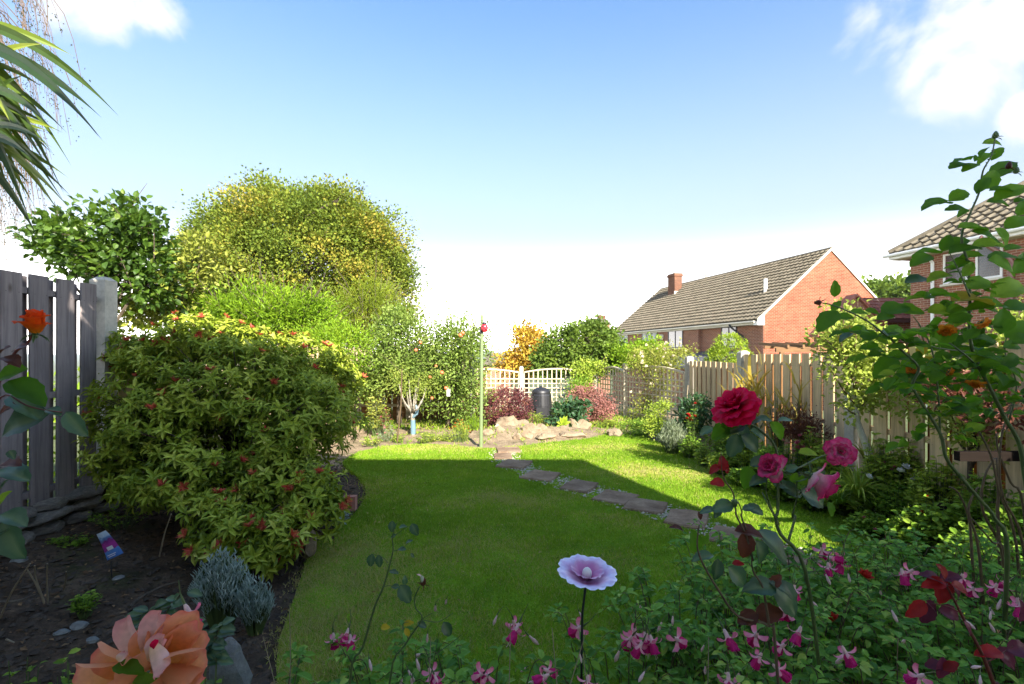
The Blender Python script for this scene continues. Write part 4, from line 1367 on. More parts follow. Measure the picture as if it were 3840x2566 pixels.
# small tree with pale stems and a blue tie
st = thing('small_tree', 'small pale stemmed standard tree with a blue wrapping round its trunk', 'tree', at(413, 436, 8.6))
D6 = 8.6
mb = MB()
tp = [at(413, 441, D6), at(413, 425, D6), at(412.5, 412, D6)]
mb.tube(smooth_path(tp, 3), taper(7, .045, .032), 7)
for e in ((402, 398), (399, 384), (407, 392), (409, 380), (416, 386), (421, 400), (426, 388), (414, 395), (419, 378)):
    s = at(412.5 + (e[0] - 412.5) * .05, 413 - R.random() * 2, D6)
    p = smooth_path([s, at((412.5 + e[0]) / 2 + (e[0] - 412.5) * .15, (413 + e[1]) / 2 + 2, D6 + R.normal() * .1), at(e[0], e[1], D6 + R.normal() * .25)], 4)
    mb.tube(p, taper(len(p), .02, .007), 5)
mb.build('trunk', M['bark_pale'], st)
M['blue'] = plain('blue_wrap', (.13, .22, .27), .45, .4, .25, 30)
mb = MB(); mb.tube([at(413.2, 434.0, D6), at(413.2, 428, D6), at(413.0, 420, D6)], [.044, .046, .040], 9)
mb.tube([at(413, 417.5, D6 - .03), at(416, 414, D6 - .04), at(417.2, 409, D6 - .03), at(416, 405, D6 - .02)], [.02, .035, .03, .012], 6)
mb.build('wrap', M['blue'], st)
P, Dd, N, r, C, U = crown_pts([lobe(412, 384, D6, 18, 14, .35), lobe(398, 380, D6, 12, 12, .25), lobe(425, 386, D6, 12, 11, .25)], 110, 10, .14, shell=.2, rng=np.random.default_rng(3))
mb = MB(); leaves(mb, L4, P, Dd, N, .035, .45, r); mb.build('crown', M['espalier'], st)

# small ornamental red orange tree beyond trellis
D7 = 17
plant('autumn_tree', 'orange and yellow turning small tree beyond the trellis, left of the round dark tree', 'tree',
      [lobe(527, 345, D7, 15, 18, .7), lobe(515, 365, D7, 16, 12, .6), lobe(540, 352, D7, 12, 20, .6), lobe(528, 335, D7, 9, 8, .4)],
      150, 34, .40, .12, .6, M['orange_leaf'], base=(at(527, 0, D7).x, D7, -.6), trunk=.08, fork=at(527, 372, D7), seed=9, sprouts=26, sprout_len=.5, shell=.35)
D8 = 14.5
plant('round_tree', 'dense dark green round headed tree in front of the far end of the long house', 'tree',
      [lobe(588, 346, D8, 26, 23, .9), lobe(565, 352, D8, 22, 20, .8), lobe(603, 352, D8, 16, 20, .8), lobe(550, 362, D8, 14, 15, .6), lobe(585, 362, D8, 30, 12, .7)],
      560, 30, .25, .095, .8, M['round_tree'], base=(at(585, 0, D8).x, D8, -.3), trunk=.1, fork=at(583, 372, D8), seed=10, sprouts=16, sprout_len=.2, shell=.7, bumps=.07)
plant('yellow_shrub', 'yellow green bush squeezed between the round dark tree and the climbers', 'shrub',
      [lobe(622, 356, 13.5, 9, 10, .4), lobe(645, 352, 14, 15, 9, .5)], 110, 26, .3, .09, .6, M['lime'], seed=11, shell=.4)
# vine / fuchsia spilling over the trellis corner
plant('climbing_vine', 'leafy climber hanging over the corner of the trellis under the round tree', 'climber',
      [lobe(585, 370, 12.0, 12, 9, .3), lobe(582, 385, 11.9, 8, 12, .25), lobe(596, 368, 12, 8, 5, .2)],
      95, 22, .2, .065, .65, M['bed_light'], seed=12, sprouts=18, sprout_len=.3, shell=.3)
# climbing rose over the second trellis panel
D9 = 10.6
rc, Cc = plant('climbing_rose', 'tall mass of yellow green climbing rose with cream blooms over the right trellis', 'climber',
      [lobe(655, 359, D9, 28, 11, .35), lobe(663, 372, 10.2, 13, 20, .3), lobe(642, 364, D9, 14, 10, .3), lobe(682, 355, 10, 9, 6, .25), lobe(656, 392, 10.3, 10, 24, .2), lobe(645, 410, 10.4, 12, 12, .2)],
      230, 22, .2, .05, .55, M['climber'], seed=13, sprouts=46, sprout_len=.22, shell=.3)
mb = MB()
M['cream_flower'] = leaf_mat('cream_flower', [(0, (.65, .55, .35)), (1, (.8, .72, .55))], .6, .3, (.8, .7, .4))
flm = MB()
for k in range(9):
    a = k * 2.4; t = .3 + .7 * (k / 9)
    leaves(flm, L4, [(0, 0, 0)], [(math.cos(a) * t, math.sin(a) * t, 1 - t * .7)], [(0, 0, 1)], .04, .9, .5)
flm = flm.mesh('bloom', M['cream_flower'])
for k in range(34):
    px, py = 628 + R.random() * 58, 342 + R.random() ** 1.6 * 60
    inst('bloom', flm, rc, at(px, py, D9 - .45 - .2 * R.random()) - rc.location, (R.random() + .6, R.random(), R.random() * 6), .8 + .6 * R.random())
# clipped cone
D10 = 10.5
plant('conifer', 'bright green clipped dome shaped conifer just above the right fence', 'conifer',
      [lobe(730, 360, D10, 17, 26, .35), lobe(722, 366, D10, 15, 20, .33), lobe(738, 366, D10, 13, 16, .3)], 420, 22, .07, .05, .45, M['conifer'], seed=14, shell=.93, bumps=.03, out=.9, up=.5, trunk=.05, fork=at(731, 380, D10))
# treetops behind the garage
plant('distant_tree', 'green treetops beyond the garage roof, between the houses', 'tree',
      [lobe(886, 296, 45, 26, 12, 3), lobe(905, 294, 45, 14, 10, 3), lobe(872, 300, 45, 18, 8, 2)], 230, 24, 1.0, .45, .8, M['round_tree'], seed=15, shell=.6, trunk=.3, fork=at(890, 300, 45), base=(at(890, 0, 45).x, 45, -3))
# far wooded strip in the valley
mb = MB()
for k in range(700):
    d = 160 + 900 * R.random() ** 1.5
    x = (-.3 + 1.3 * R.random()) * d
    s = 5 + 4 * R.random()
    v, f = rock_verts(s, s, s * .8, int(R.integers(1e6)), 5, ICO1, rough=.2)
    zt2 = min(terr_z(0, d) + s * .5, HC - .004 * d - s * .8)
    mb.add(v + [x, d, zt2], f, R.random())
tag(mb.build('far_woods', M['far_trees'], loc=(0, 500, -25)), 'low band of green woods in the valley under the horizon', 'woods', kind='stuff')

# weeping birch, far left, mostly outside the frame
wb = thing('weeping_tree', 'thin dark weeping twigs hanging down at the far left edge behind the spiky leaves', 'tree', (-10.5, 8.5, 0))
mb = MB(); lb = MB()
D11 = 8.5
top = Vector((-10.2, D11, 7.2))
mb.tube(smooth_path([Vector((-10.5, D11, 0)), Vector((-10.3, D11, 3.5)), top], 4), taper(9, .12, .05), 7)
g = np.random.default_rng(9)
Pl = []
for k in range(50):
    px = -38 + 66 * g.random() ** .9; py = -45 + 230 * g.random()
    if px > 22 and py > 60: px -= 18
    s = at(px, py, D11 + g.normal() * .8)
    a = top.lerp(s, .1)
    p = [a, a.lerp(s, .6) + Vector((0, 0, .5)), s]
    mb.tube(smooth_path(p, 3), taper(7, .02, .007), 4, cap=False)
    for q in range(4):
        l = .8 + 1.5 * g.random()
        dx = .12 + .35 * g.random() + (.25 if py < 60 else 0)
        e = s + Vector((dx, g.normal() * .2, -l * .8))
        pp = smooth_path([s, s.lerp(e, .5) + Vector((dx * .3, 0, .12)), e], 3)
        mb.tube(pp, taper(len(pp), .006, .003), 3, cap=False)
        for z in range(int(l * 11)):
            Pl.append(tuple(s.lerp(e, g.random()) + Vector((dx * .15, 0, .05)) + Vector(g.normal(size=3) * .03)))
Pl = np.array(Pl); k = len(Pl)
leaves(lb, L4, Pl, np.column_stack([g.normal(size=(k, 2)) * .6, -np.ones(k)]), g.normal(size=(k, 3)), .032, .6, g.random(k))
mb.build('trunk', M['twig'], wb); lb.build('crown', M['birch_leaf'], wb)

# small weedy hedge mass behind left fence (seen through the gaps)
plant('hedge', 'leafy neighbouring hedge glimpsed through the gaps of the left fence', 'hedge',
      [(-4.9, 5.5, .6, .5, 2.6, .7), (-5.0, 3.0, .4, .4, 2.0, .7)], 220, 20, .25, .09, .6, M['lime'], seed=17, shell=.4)


# ================================================================== THE BIG PIERIS
def pieris(name, label, lobes, n, m, mred, seed, leaf=.062, redfrac=.06, core=True):
    g = np.random.default_rng(seed)
    L = np.array(lobes)
    wgt = (L[:, 3] * L[:, 4] * L[:, 5]) ** (2 / 3)
    idx = g.choice(len(L), n, p=wgt / wgt.sum())
    u = unit(g.normal(size=(n, 3)))
    u[:, 1] = np.where(g.random(n) < .5, -np.abs(u[:, 1]), u[:, 1])
    rad = .80 + .24 * g.random(n)
    inner = g.random(n) < .22
    rad[inner] *= .72
    C = L[idx, :3] + u * L[idx, 3:6] * rad[:, None]
    lump = np.sin(C[:, 0] * 7.3 + 2 * np.sin(C[:, 2] * 5)) * np.sin(C[:, 2] * 8.1 + C[:, 1] * 6 + 1.7)
    C = C + u * (lump * .08)[:, None]
    pxx = 512 + C[:, 0] / C[:, 1] * F; pyy = HZ - (C[:, 2] - HC) / C[:, 1] * F
    for (hx_, hy_, rx_, ry_, pr_) in ((222, 438, 34, 20, .85), (140, 455, 36, 20, .75), (190, 395, 14, 10, .6), (180, 515, 30, 12, .7), (300, 455, 22, 10, .6), (120, 395, 14, 14, .5), (262, 500, 20, 8, .6), (250, 395, 18, 8, .5)):
        hol = ((pxx - hx_) / rx_) ** 2 + ((pyy - hy_) / ry_) ** 2 < 1
        lump = np.where(hol & (g.random(n) < pr_), -2, lump)
    keep = (C[:, 2] > soil_z(C[:, 0], C[:, 1]) + .06) & (((lump > -.45) | (g.random(n) < .35)) & (lump > -1.5))
    for j in range(len(L)):
        q = (C - L[j, :3]) / L[j, 3:6]
        keep &= ~(((q ** 2).sum(1) < .5) & (idx != j))
    C = C[keep]; U = u[keep]; m_ = len(C)
    base = (L[:, 0].mean(), L[:, 1].mean(), .05)
    root = thing(name, label, 'shrub', base)
    axis = unit(U * .75 + np.array([0, 0, .62]) + g.normal(size=(m_, 3)) * .22)
    P, D, N, r = [], [], [], []
    RP, RD, RN, Rr = [], [], [], []
    top = C[:, 2].max()
    for i in range(m_):
        a = axis[i]
        t1_ = unit(np.cross(a, [0.3, .2, 1.0])); t2_ = np.cross(a, t1_)
        kk = g.integers(8, 12); cl = g.random()
        ph = g.random() * 6
        hgt = (C[i, 2] / top)
        tipn = g.random() < redfrac * (2.2 if hgt > .8 else 1)
        for j in range(kk):
            an = ph + j * 2.399; ti = j / kk
            el = -.25 + 1.3 * ti            # outer leaves lie flat, inner more upright
            d = (t1_ * math.cos(an) + t2_ * math.sin(an)) * math.cos(el * .8) + a * math.sin(el * .8) - np.array([0, 0, .22 * (1 - ti)])
            P.append(C[i] + a * (.02 * ti) + g.normal(size=3) * .003); D.append(d)
            N.append(a + (t1_ * math.cos(an) + t2_ * math.sin(an)) * -.2 + g.normal(size=3) * .1)
            r.append(.5 * cl + .35 * g.random() + .15 * ti)
        if tipn:
            for j in range(22):
                an = g.random() * 6.28
                d = (t1_ * math.cos(an) + t2_ * math.sin(an)) * .7 + a * (.4 + .5 * g.random())
                RP.append(C[i] + a * .028); RD.append(d); RN.append(a); Rr.append(g.random())
    P = np.array(P); n_ = len(P)
    mb = MB(); leaves(mb, L8, P, D, N, leaf * (.75 + .5 * g.random(n_)), .36, np.clip(r, 0, 1))
    mb.build('foliage', m, root)
    if RP:
        mb = MB(); leaves(mb, L4, RP, RD, RN, leaf * .72 * (.6 + .6 * g.random(len(RP))), .3, Rr); mb.build('red_shoots', mred, root)
    # branches
    mb = MB()
    bz = Vector((base[0], base[1], .1))
    for i in g.choice(m_, min(170, m_), replace=False):
        e = Vector(C[i]); s = Vector((bz.x + g.normal() * .1, bz.y + .25 + g.normal() * .1, .08))
        md = Vector((lerp(s.x, e.x, .35), lerp(s.y, e.y, .35), max(lerp(s.z, e.z, .6), .25)))
        p = smooth_path([s, md, e], 4)
        mb.tube(p, taper(len(p), .013, .0035), 4, cap=False)
    mb.build('stems', M['bark'], root)
    # inner leaves in the darker tones so that the middle of the shrub is closed
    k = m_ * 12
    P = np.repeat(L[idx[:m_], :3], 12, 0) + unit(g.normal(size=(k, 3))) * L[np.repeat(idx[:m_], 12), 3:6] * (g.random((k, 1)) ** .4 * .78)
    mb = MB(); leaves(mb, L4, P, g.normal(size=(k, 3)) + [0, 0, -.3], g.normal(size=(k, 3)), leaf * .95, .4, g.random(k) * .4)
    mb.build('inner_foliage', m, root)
    return root


PD = 3.9
pieris('pieris_shrub', 'very large rounded pieris shrub with whorled leaves and red tips beside the left fence',
       [lobe(224, 392, 4.1, 112, 56, .55), lobe(165, 357, 4.3, 55, 30, .42), lobe(285, 372, 4.5, 62, 38, .5), lobe(288, 425, 3.95, 66, 56, .5), lobe(165, 430, 3.8, 68, 58, .45), lobe(205, 343, 4.3, 62, 24, .45),
        lobe(190, 474, 3.55, 80, 32, .38), lobe(285, 478, 3.7, 56, 34, .38), lobe(335, 392, 4.8, 26, 40, .35), lobe(128, 460, 3.7, 26, 40, .3)],
       2700, M['pieris'], M['pieris_red'], 31, .066, .06)
pieris('pieris_shrub', 'low separate skirt of paler pieris branches at the foot of the big shrub',
       [lobe(240, 526, 3.15, 44, 24, .25), lobe(268, 543, 3.05, 34, 22, .2), lobe(215, 512, 3.3, 28, 18, .2), lobe(318, 500, 3.5, 30, 26, .25)], 260, M['pieris'], M['pieris_red'], 33, .07, .2)


# ================================================================== BACK BED
# green pole with the red ladybird
gp = thing('garden_pole', 'tall thin green painted pole standing at the back edge of the lawn', 'pole', gnd(481, 447.5, 0))
M['green_paint'] = plain('green_paint', (.17, .22, .10), .5, .4, .15, 20)
a = gnd(481, 447.5, 0); DP = a.y
mb = MB(); mb.tube([(a.x, a.y, -.02), (at(482, 315, DP).x, DP, at(482, 315, DP).z)], [.028, .023], 10); mb.build('shaft', M['green_paint'], gp)
mb = MB(); c_ = at(481.6, 330, DP); mb.tube([(c_.x, DP, c_.z - .06), (c_.x, DP, c_.z + .05)], .024, 10); mb.build('collar', M['black_plastic'], gp)
lc = at(484.5, 328, DP - .05)
ld = thing('ladybird_ornament', 'red ladybird ornament with black spots fixed to the green pole', 'ornament', tuple(lc))
M['red_gloss'] = plain('red_gloss', (.55, .025, .04), .25, .6, .1)
v, f = ICO3
mb = MB().add(v * [.055, .04, .068] + np.array(lc), f); mb.build('shell', M['red_gloss'], ld, smooth=True)
mb = MB().add(ICO2[0] * [.032, .03, .025] + np.array(lc) + [0, -.008, .068], ICO2[1]); mb.build('head', M['black_plastic'], ld, smooth=True)
for (dx, dz, s) in ((-.024, .02, .014), (.024, .024, .013), (-.02, -.025, .012), (.022, -.02, .013)):
    mb = MB().add(ICO1[0] * [s, .008, s] + np.array(lc) + [dx, -.034, dz], ICO1[1]); mb.build('spot', M['black_plastic'], ld, smooth=True)
for s in (-1, 1):
    mb = MB(); mb.tube([lc + Vector((s * .012, -.01, .085)), lc + Vector((s * .035, -.01, .115)), lc + Vector((s * .05, -.01, .112))], .004, 5); mb.build('antenna', M['black_plastic'], ld)

# thin dark cane left of it
cn = gnd(397, 444, 0)
mb = MB(); mb.tube([(cn.x, cn.y, 0), tuple(at(401, 405, cn.y)), tuple(at(402, 369, cn.y))], [.012, .012, .008], 6)
tag(mb.build('garden_cane', M['brown_stem']), 'thin brown cane stuck in the bed left of the blue wrapped tree', 'cane')
cn2 = at(684, 436, 8.0)
mb = MB(); mb.tube([cn2, at(686, 410, 8.0), at(688, 385, 8.0)], [.014, .011, .008], 6)
tag(mb.build('garden_cane', M['dry_stem']), 'straw coloured cane standing in the right bed in front of the fence post', 'cane')

plant('berberis_shrub', 'rounded purple red berberis bush behind the rockery, right of the green pole', 'shrub',
      [lobe(505, 406, 9.6, 21, 17, .42), lobe(493, 409, 9.6, 13, 15, .3), lobe(518, 408, 9.6, 11, 15, .3)], 340, 26, .13, .038, .6, M['purple'], seed=41, shell=.65, sprouts=60, sprout_len=.14, bumps=.08)
plant('sedum_plant', 'dusky pink flowering sedum bush in the corner of the trellis', 'plant',
      [lobe(592, 404, 9.9, 17, 15, .35), lobe(603, 412, 9.8, 10, 12, .25), lobe(583, 398, 9.9, 12, 9, .3)], 220, 22, .13, .04, .7, M['sedum'], seed=42, shell=.6, sprouts=26, sprout_len=.12)
plant('corner_shrub', 'small mid green bush hiding the foot of the trellis behind the sedum', 'shrub',
      [lobe(575, 402, 11.2, 9, 18, .3), lobe(568, 412, 10.8, 8, 8, .3), lobe(580, 385, 11.6, 6, 8, .3)], 80, 20, .16, .05, .6, M['bed_green'], seed=43, shell=.4, sprouts=10, sprout_len=.2)
plant('hosta_plant', 'dark broad leaved plant at the gap in the rockery', 'plant',
      [lobe(567, 416, 9.2, 11, 10, .25), lobe(575, 411, 9.4, 9, 8, .25), lobe(560, 424, 9.0, 5, 7, .15)], 60, 10, .16, .10, .75, M['bed_dark'], tpl=L8, seed=44, shell=.4)
mb = MB()
for (px, py, an, l) in ((560, 421, 110, .14), (564, 418, 70, .16), (556, 424, 150, .12), (567, 424, 30, .13), (561, 427, 190, .12), (563, 412, 85, .15)):
    leaves(mb, L8, [tuple(at(563, 425, 8.85))], [(math.cos(math.radians(an)), -.4, math.sin(math.radians(an)))], [(0, -1, .6)], l * 1.2, .5, .9)
o = mb.build('hosta_plant', M['lime']); tag(o, 'pale yellow green leaf rosette among the rockery stones', 'plant')

# compost bin
cb = at(541, 418, 10.9)
DB = 10.9
cbn = thing('compost_bin', 'black plastic dome topped compost bin in front of the trellis', 'compost bin', (cb.x, DB, .0))
prof = [(.0, .0), (.37, .0), (.39, .03), (.36, .06), (.345, .1), (.33, .35), (.30, .62), (.275, .66), (.27, .70)]
def lathe(mb, prof, n=24, c=(0, 0, 0), ridges=0, squash=1.0):
    vs = []; fs = []
    for r_, z in prof:
        for k in range(n):
            a = 2 * math.pi * k / n
            rr_ = r_ * (1 + ridges * (1 if k % 3 == 0 else 0))
            vs.append((c[0] + rr_ * math.cos(a), c[1] + rr_ * math.sin(a) * squash, c[2] + z))
    for j in range(len(prof) - 1):
        for k in range(n):
            fs.append((j * n + k, j * n + (k + 1) % n, (j + 1) * n + (k + 1) % n, (j + 1) * n + k))
    mb.add(vs, fs)
    return mb
sc = .74
z0 = .03
mb = lathe(MB(), [(r_ * sc * 1.0, z * sc * 1.08) for r_, z in prof], 24, (cb.x, DB, z0), .03); mb.build('body', M['black_plastic'], cbn)
zt_ = z0 + .70 * sc * 1.08
mb = lathe(MB(), [(.29 * sc, 0), (.29 * sc, .04), (.25 * sc, .08), (.14 * sc, .12), (.05 * sc, .13), (.05 * sc, .155), (.001, .16)], 20, (cb.x, DB, zt_ - .02)); mb.build('lid', M['black_plastic'], cbn, smooth=True)
MB().box((cb.x - .12, DB - .31 * sc * 1.0 - .06, z0 + .06), (cb.x + .12, DB - .30 * sc, z0 + .24)).build('hatch', M['black_plastic'], cbn)
mb = MB(); ww = .1
mb.box((at(530, 0, 11.1).x - ww, 11.0, -.05), (at(530, 0, 11.1).x + ww, 11.2, .36)); mb.box((at(530, 0, 11.1).x - ww - .015, 10.98, .361), (at(530, 0, 11.1).x + ww + .015, 11.22, .39))
o = mb.build('waste_bin', M['black_plastic']); tag(o, 'small low black container on the left of the compost bin', 'container')

# rockery stones : px, py, width px, height px, depth offset
M['rock'] = stone('rock', (.17, .125, .08), (.27, .205, .135), (.36, .285, .20), 5, .95, .8, lichen=(.22, .20, .13))
RK = [(508, 424.5, 25, 11, 'broad pale flat topped rockery stone under the purple bush'), (523, 425, 15, 8, 'pale rockery stone behind the broad one under the purple bush'),
      (530, 431, 21, 9, 'squared sandstone block near the middle of the rockery'), (541, 431.5, 14, 8, 'wedge shaped rockery stone left of the dark leaved plant'), (527, 436, 12, 5, 'small flat stone under the squared sandstone block'),
      (501, 432, 9, 7, 'small grey lump of stone below the broad pale stone'), (488, 433.5, 11, 5.5, 'little pale stones beside the log'), (571, 426, 16, 9, 'humped brown rockery stone right of the dark leaved plant'),
      (584, 426.5, 15, 8, 'pointed pale stone at the right end of the rockery'), (563, 431, 17, 5, 'low shaded stone beneath the humped brown one'), (545, 437, 22, 4.5, 'flat buff slab at the rockery front edge'),
      (570, 435.5, 26, 4.5, 'wide flat buff slab in front of the humped stone'), (614, 433.3, 16, 6.5, 'lone pale split stone lying on the grass right of the rockery'), (478, 441, 16, 8, 'dark cut log end lying by the foot of the pole'),
      (518, 437, 9, 5, 'small buff stone in front of the rockery, left of the squared block'), (553, 426, 9, 6, 'shadowed stone wedged behind the flat slab')]
for i, (px, py, wp, hp, lb) in enumerate(RK):
    if i == 13: continue
    d = HC * F / (py + hp / 2 - HZ + 1.0); d = min(d, 9.6)
    c_ = at(px, py, d)
    v, f = rock_verts(wp / F * d * .62, wp / F * d * .42, hp / F * d * 1.05, 200 + i, cuts=20, src=ICO3, rz=(i * .7) % 1.2 - .6, rough=.09)
    mb = MB().add(v + np.array(c_), f)
    tag(mb.build('rockery_stone', M['rock']), lb, 'stone', 'stones of the rockery')
for i in range(26):
    pass
# log
M['log_wood'] = stone('log_wood', (.30, .22, .14), (.48, .38, .27), (.62, .54, .42), 9, .9, .6)
lg = thing('log', 'pale split log leaning in the rockery beside the pole', 'log', gnd(492, 440, 0))
dl = 8.75
mb = MB(); p = [at(484, 440.5, dl), at(490, 435, dl + .05), at(497, 428, dl + .2)]
mb.tube(smooth_path(p, 3), [.05, .055, .05, .055, .05, .06, .05], 9); mb.build('trunk', M['log_wood'], lg)
mb = MB(); mb.tube([at(496, 428, dl + .2), at(498.5, 424.5, dl + .2)], [.045, .03], 7); mb.tube([at(493, 431, dl + .1), at(491, 427, dl)], [.03, .018], 6); tag(mb.build('branch_stub', M['log_wood'], lg), kind='stuff')
lg2 = thing('log', 'short dark barked log end lying at the foot of the green pole', 'log', gnd(477, 446, 0))
mb = MB(); mb.tube([at(473, 439, 8.7), at(476, 441, 8.5), at(478, 442.5, 8.25)], [.08, .075, .07], 10, cap=False); mb.build('bark', M['bark'], lg2)
mb = MB(); mb.tube([at(473, 439, 8.69), at(478, 442.4, 8.26)], [.074, .064], 10); mb.build('heartwood', M['log_wood'], lg2)

mb = MB(); k = 2600
xs_ = -2.6 + 5.0 * R.random(k); ys_ = 7.7 + 1.7 * R.random(k)
pt_ = np.sin(xs_ * 5.3 + 2) * np.sin(ys_ * 7.7) + .5 * np.sin(xs_ * 13) > .15
kk = ~poly_in(poly_s, xs_, ys_) & pt_
xs_, ys_ = xs_[kk], ys_[kk]; k = len(xs_)
leaves(mb, TG, np.column_stack([xs_, ys_, soil_z(xs_, ys_)]), np.column_stack([R.normal(size=(k, 2)) * .6, np.ones(k)]), R.normal(size=(k, 3)), .03 + .04 * R.random(k), .35, R.random(k))
tag(mb.build('grass_tufts', M['grass']), 'sparse green tufts on the sandy ground of the rockery bed', 'grass', kind='stuff')
# little green edging strip of grass in front of trellis, lit
mb = MB(); k = 9000
xs_ = -3.2 + 6.4 * R.random(k); ys_ = 9.3 + 2.9 * R.random(k)
leaves(mb, TG, np.column_stack([xs_, ys_, soil_z(xs_, ys_)]), np.column_stack([R.normal(size=(k, 2)) * .5, np.ones(k)]), R.normal(size=(k, 3)), .05 + .05 * R.random(k), .3, R.random(k))
tag(mb.build('rough_grass', M['grass']), 'longer rough grass growing behind the rockery up to the trellis', 'grass', kind='stuff')


def herb(name, label, cat, px, py, d, wp, hp, m, leaf, n, per=10, wid=.5, tpl=L4, seed=0, spiky=0, flower=None, fl_n=0, fl_s=.02, group=None, lean=0):
    """bedding plant: many stems from one crown, leaves along them; py is its foot"""
    g = np.random.default_rng(seed + 500)
    c_ = at(px, py, d)
    z0 = min(c_.z, float(soil_z(c_.x, d)) + .03)
    z0 = max(z0, -.05)
    W = wp / F * d / 2; H = hp / F * d + (c_.z - z0)
    root = thing(name, label, cat, (c_.x, d, z0), 0, group)
    sb = MB(); lb = MB(); tips = []
    for i in range(n):
        a = g.random() * 6.283; rr_ = g.random() ** .5
        e = Vector((c_.x + math.cos(a) * W * rr_, d + math.sin(a) * W * rr_ * .8, z0 + H * (1 - .45 * rr_ ** 2) * (.7 + .35 * g.random())))
        s = Vector((c_.x + math.cos(a) * W * rr_ * .35, d + math.sin(a) * W * rr_ * .3, z0 - .02))
        md = s.lerp(e, .55) + Vector((0, 0, H * .08))
        p = smooth_path([s, md, e], 3)
        sb.tube(p, taper(len(p), leaf * .06 + .0015, .0012), 3, cap=False)
        tips.append(e)
        t = .25 + .75 * np.sort(g.random(per))
        Pp = np.array([p[min(len(p) - 1, int(x * (len(p) - 1) + .5))] for x in t]) + g.normal(size=(per, 3)) * leaf * .15
        an = np.arange(per) * 2.399 + g.random() * 6
        if spiky:
            Dd = np.column_stack([np.cos(an) * .5, np.sin(an) * .5, np.full(per, .9)])
        else:
            Dd = np.column_stack([np.cos(an), np.sin(an), g.random(per) * .9 - .15])
        leaves(lb, tpl, Pp, Dd, np.array([0, 0, 1.0]) + g.normal(size=(per, 3)) * .4, leaf * (.6 + .6 * g.random(per)), wid, np.clip(.6 * g.random() + .4 * g.random(per), 0, 1))
    lb.build('foliage', m, root)
    tag(sb.build('stems', M['green_stem'], root), kind='stuff')
    if flower:
        for i in range(fl_n):
            e = tips[g.integers(len(tips))]
            inst('bloom', flower, root, e - root.location + Vector((0, -.01, .01)), (g.random() * .8, g.random() * .6, g.random() * 6), fl_s / .04 * (.8 + .4 * g.random()))
    return root, tips


def flower_mesh(col, n=10, name='bloom', wid=.9):
    mm_ = leaf_mat(name + '_petal', [(0, tuple(x * .75 for x in col)), (1, col)], .5, .3, col)
    mb = MB()
    for k in range(n):
        a = k * 2.4; t = .3 + .7 * (k / n)
        leaves(mb, L4, [(0, 0, 0)], [(math.cos(a) * t, math.sin(a) * t, 1 - t * .7)], [(0, 0, 1)], .04, wid, k / n)
    return mb.mesh('bloom', mm_)


FL_red = flower_mesh((.55, .03, .02), name='red'); FL_pink = flower_mesh((.65, .16, .22), name='pink'); FL_white = flower_mesh((.78, .78, .76), name='white')
FL_orange = flower_mesh((.65, .20, .05), name='orange'); FL_rose = flower_mesh((.62, .28, .25), name='dusky')

# left half of the back bed
herb('yellow_shrub', 'yellow and orange tinted leafy stems between the pieris and the apple trees', 'plant', 378, 440, 8.6, 30, 52, M['climber'], .06, 34, 14, .6, seed=1)
herb('red_stem_plant', 'small plant with dark red stems and pink buds left of the thin brown cane', 'plant', 386, 438, 8.3, 12, 32, M['maroon'], .05, 10, 10, .6, seed=2, flower=FL_pink, fl_n=4)
herb('grey_herb', 'grey green twiggy herb with dull pink tips left of the brown cane', 'plant', 388, 444, 8.0, 22, 20, M['silver_lit'], .03, 40, 12, .3, seed=3, flower=FL_rose, fl_n=8, fl_s=.025)
herb('low_herb', 'low bright green clump just left of the blue wrapped trunk', 'plant', 398, 443, 7.9, 16, 9, M['bed_light'], .035, 30, 9, seed=4)
herb('low_herb', 'low spreading green clump right of the blue wrapped trunk', 'plant', 428, 445, 7.9, 26, 15, M['bed_light'], .04, 50, 10, seed=5)
herb('low_herb', 'second low green clump between the blue wrapped tree and the orange plant', 'plant', 446, 445, 8.0, 20, 14, M['bed_light'], .04, 40, 10, seed=6)
herb('orange_plant', 'feathery green plant with small orange flowers left of the green pole', 'plant', 460, 446, 8.0, 26, 26, M['bed_light'], .05, 60, 12, .15, seed=7, spiky=1, flower=FL_orange, fl_n=26, fl_s=.022)
herb('grassy_plant', 'bright spiky green clump touching the back of the green pole', 'plant', 473, 440, 8.9, 14, 26, M['lime'], .07, 36, 10, .12, seed=8, spiky=1)
herb('low_herb', 'low green herbs at the foot of the pieris right side, where the lit soil begins', 'plant', 372, 446, 7.6, 22, 10, M['bed_light'], .04, 30, 9, seed=9)
herb('yellow_herb', 'yellowish low plant between the purple bush and the compost bin', 'plant', 526, 422, 9.9, 16, 14, M['climber'], .04, 36, 10, seed=10)
herb('low_herb', 'low green weeds at the foot of the compost bin', 'plant', 536, 420, 10.1, 22, 8, M['bed_light'], .04, 40, 8, seed=11)
herb('low_herb', 'ground hugging leafy cover behind the right end of the rockery', 'plant', 606, 426, 9.6, 34, 7, M['bed_light'], .04, 80, 8, seed=12)
herb('low_herb', 'leafy ground cover under the climbing rose, beyond the lone pale stone', 'plant', 640, 428, 9.3, 34, 10, M['bed_green'], .045, 90, 8, seed=13)
herb('low_herb', 'dark green clump at the shaded lawn corner under the climbing rose', 'plant', 640, 437, 8.5, 26, 8, M['bed_green'], .045, 60, 8, seed=14)
# dark shed-like shade and fence behind the apple trees
df = thing('low_fence', 'dark low fence with pale rail behind the stems of the apple trees', 'fence', (-2.2, 10.6, 0))
for i in range(16):
    x = -3.3 + i * .17
    MB().box((x, 10.6, 0), (x + .15, 10.62, .95)).build('board', M['timber_brown'], df)
MB().box((-3.35, 10.57, .30), (-.75, 10.598, .36)).build('rail', M['concrete_white'], df)
for x in (-2.3, -.9):
    MB().box((x, 10.50, 0), (x + .09, 10.568, 1.25)).build('post', M['concrete_white'], df)
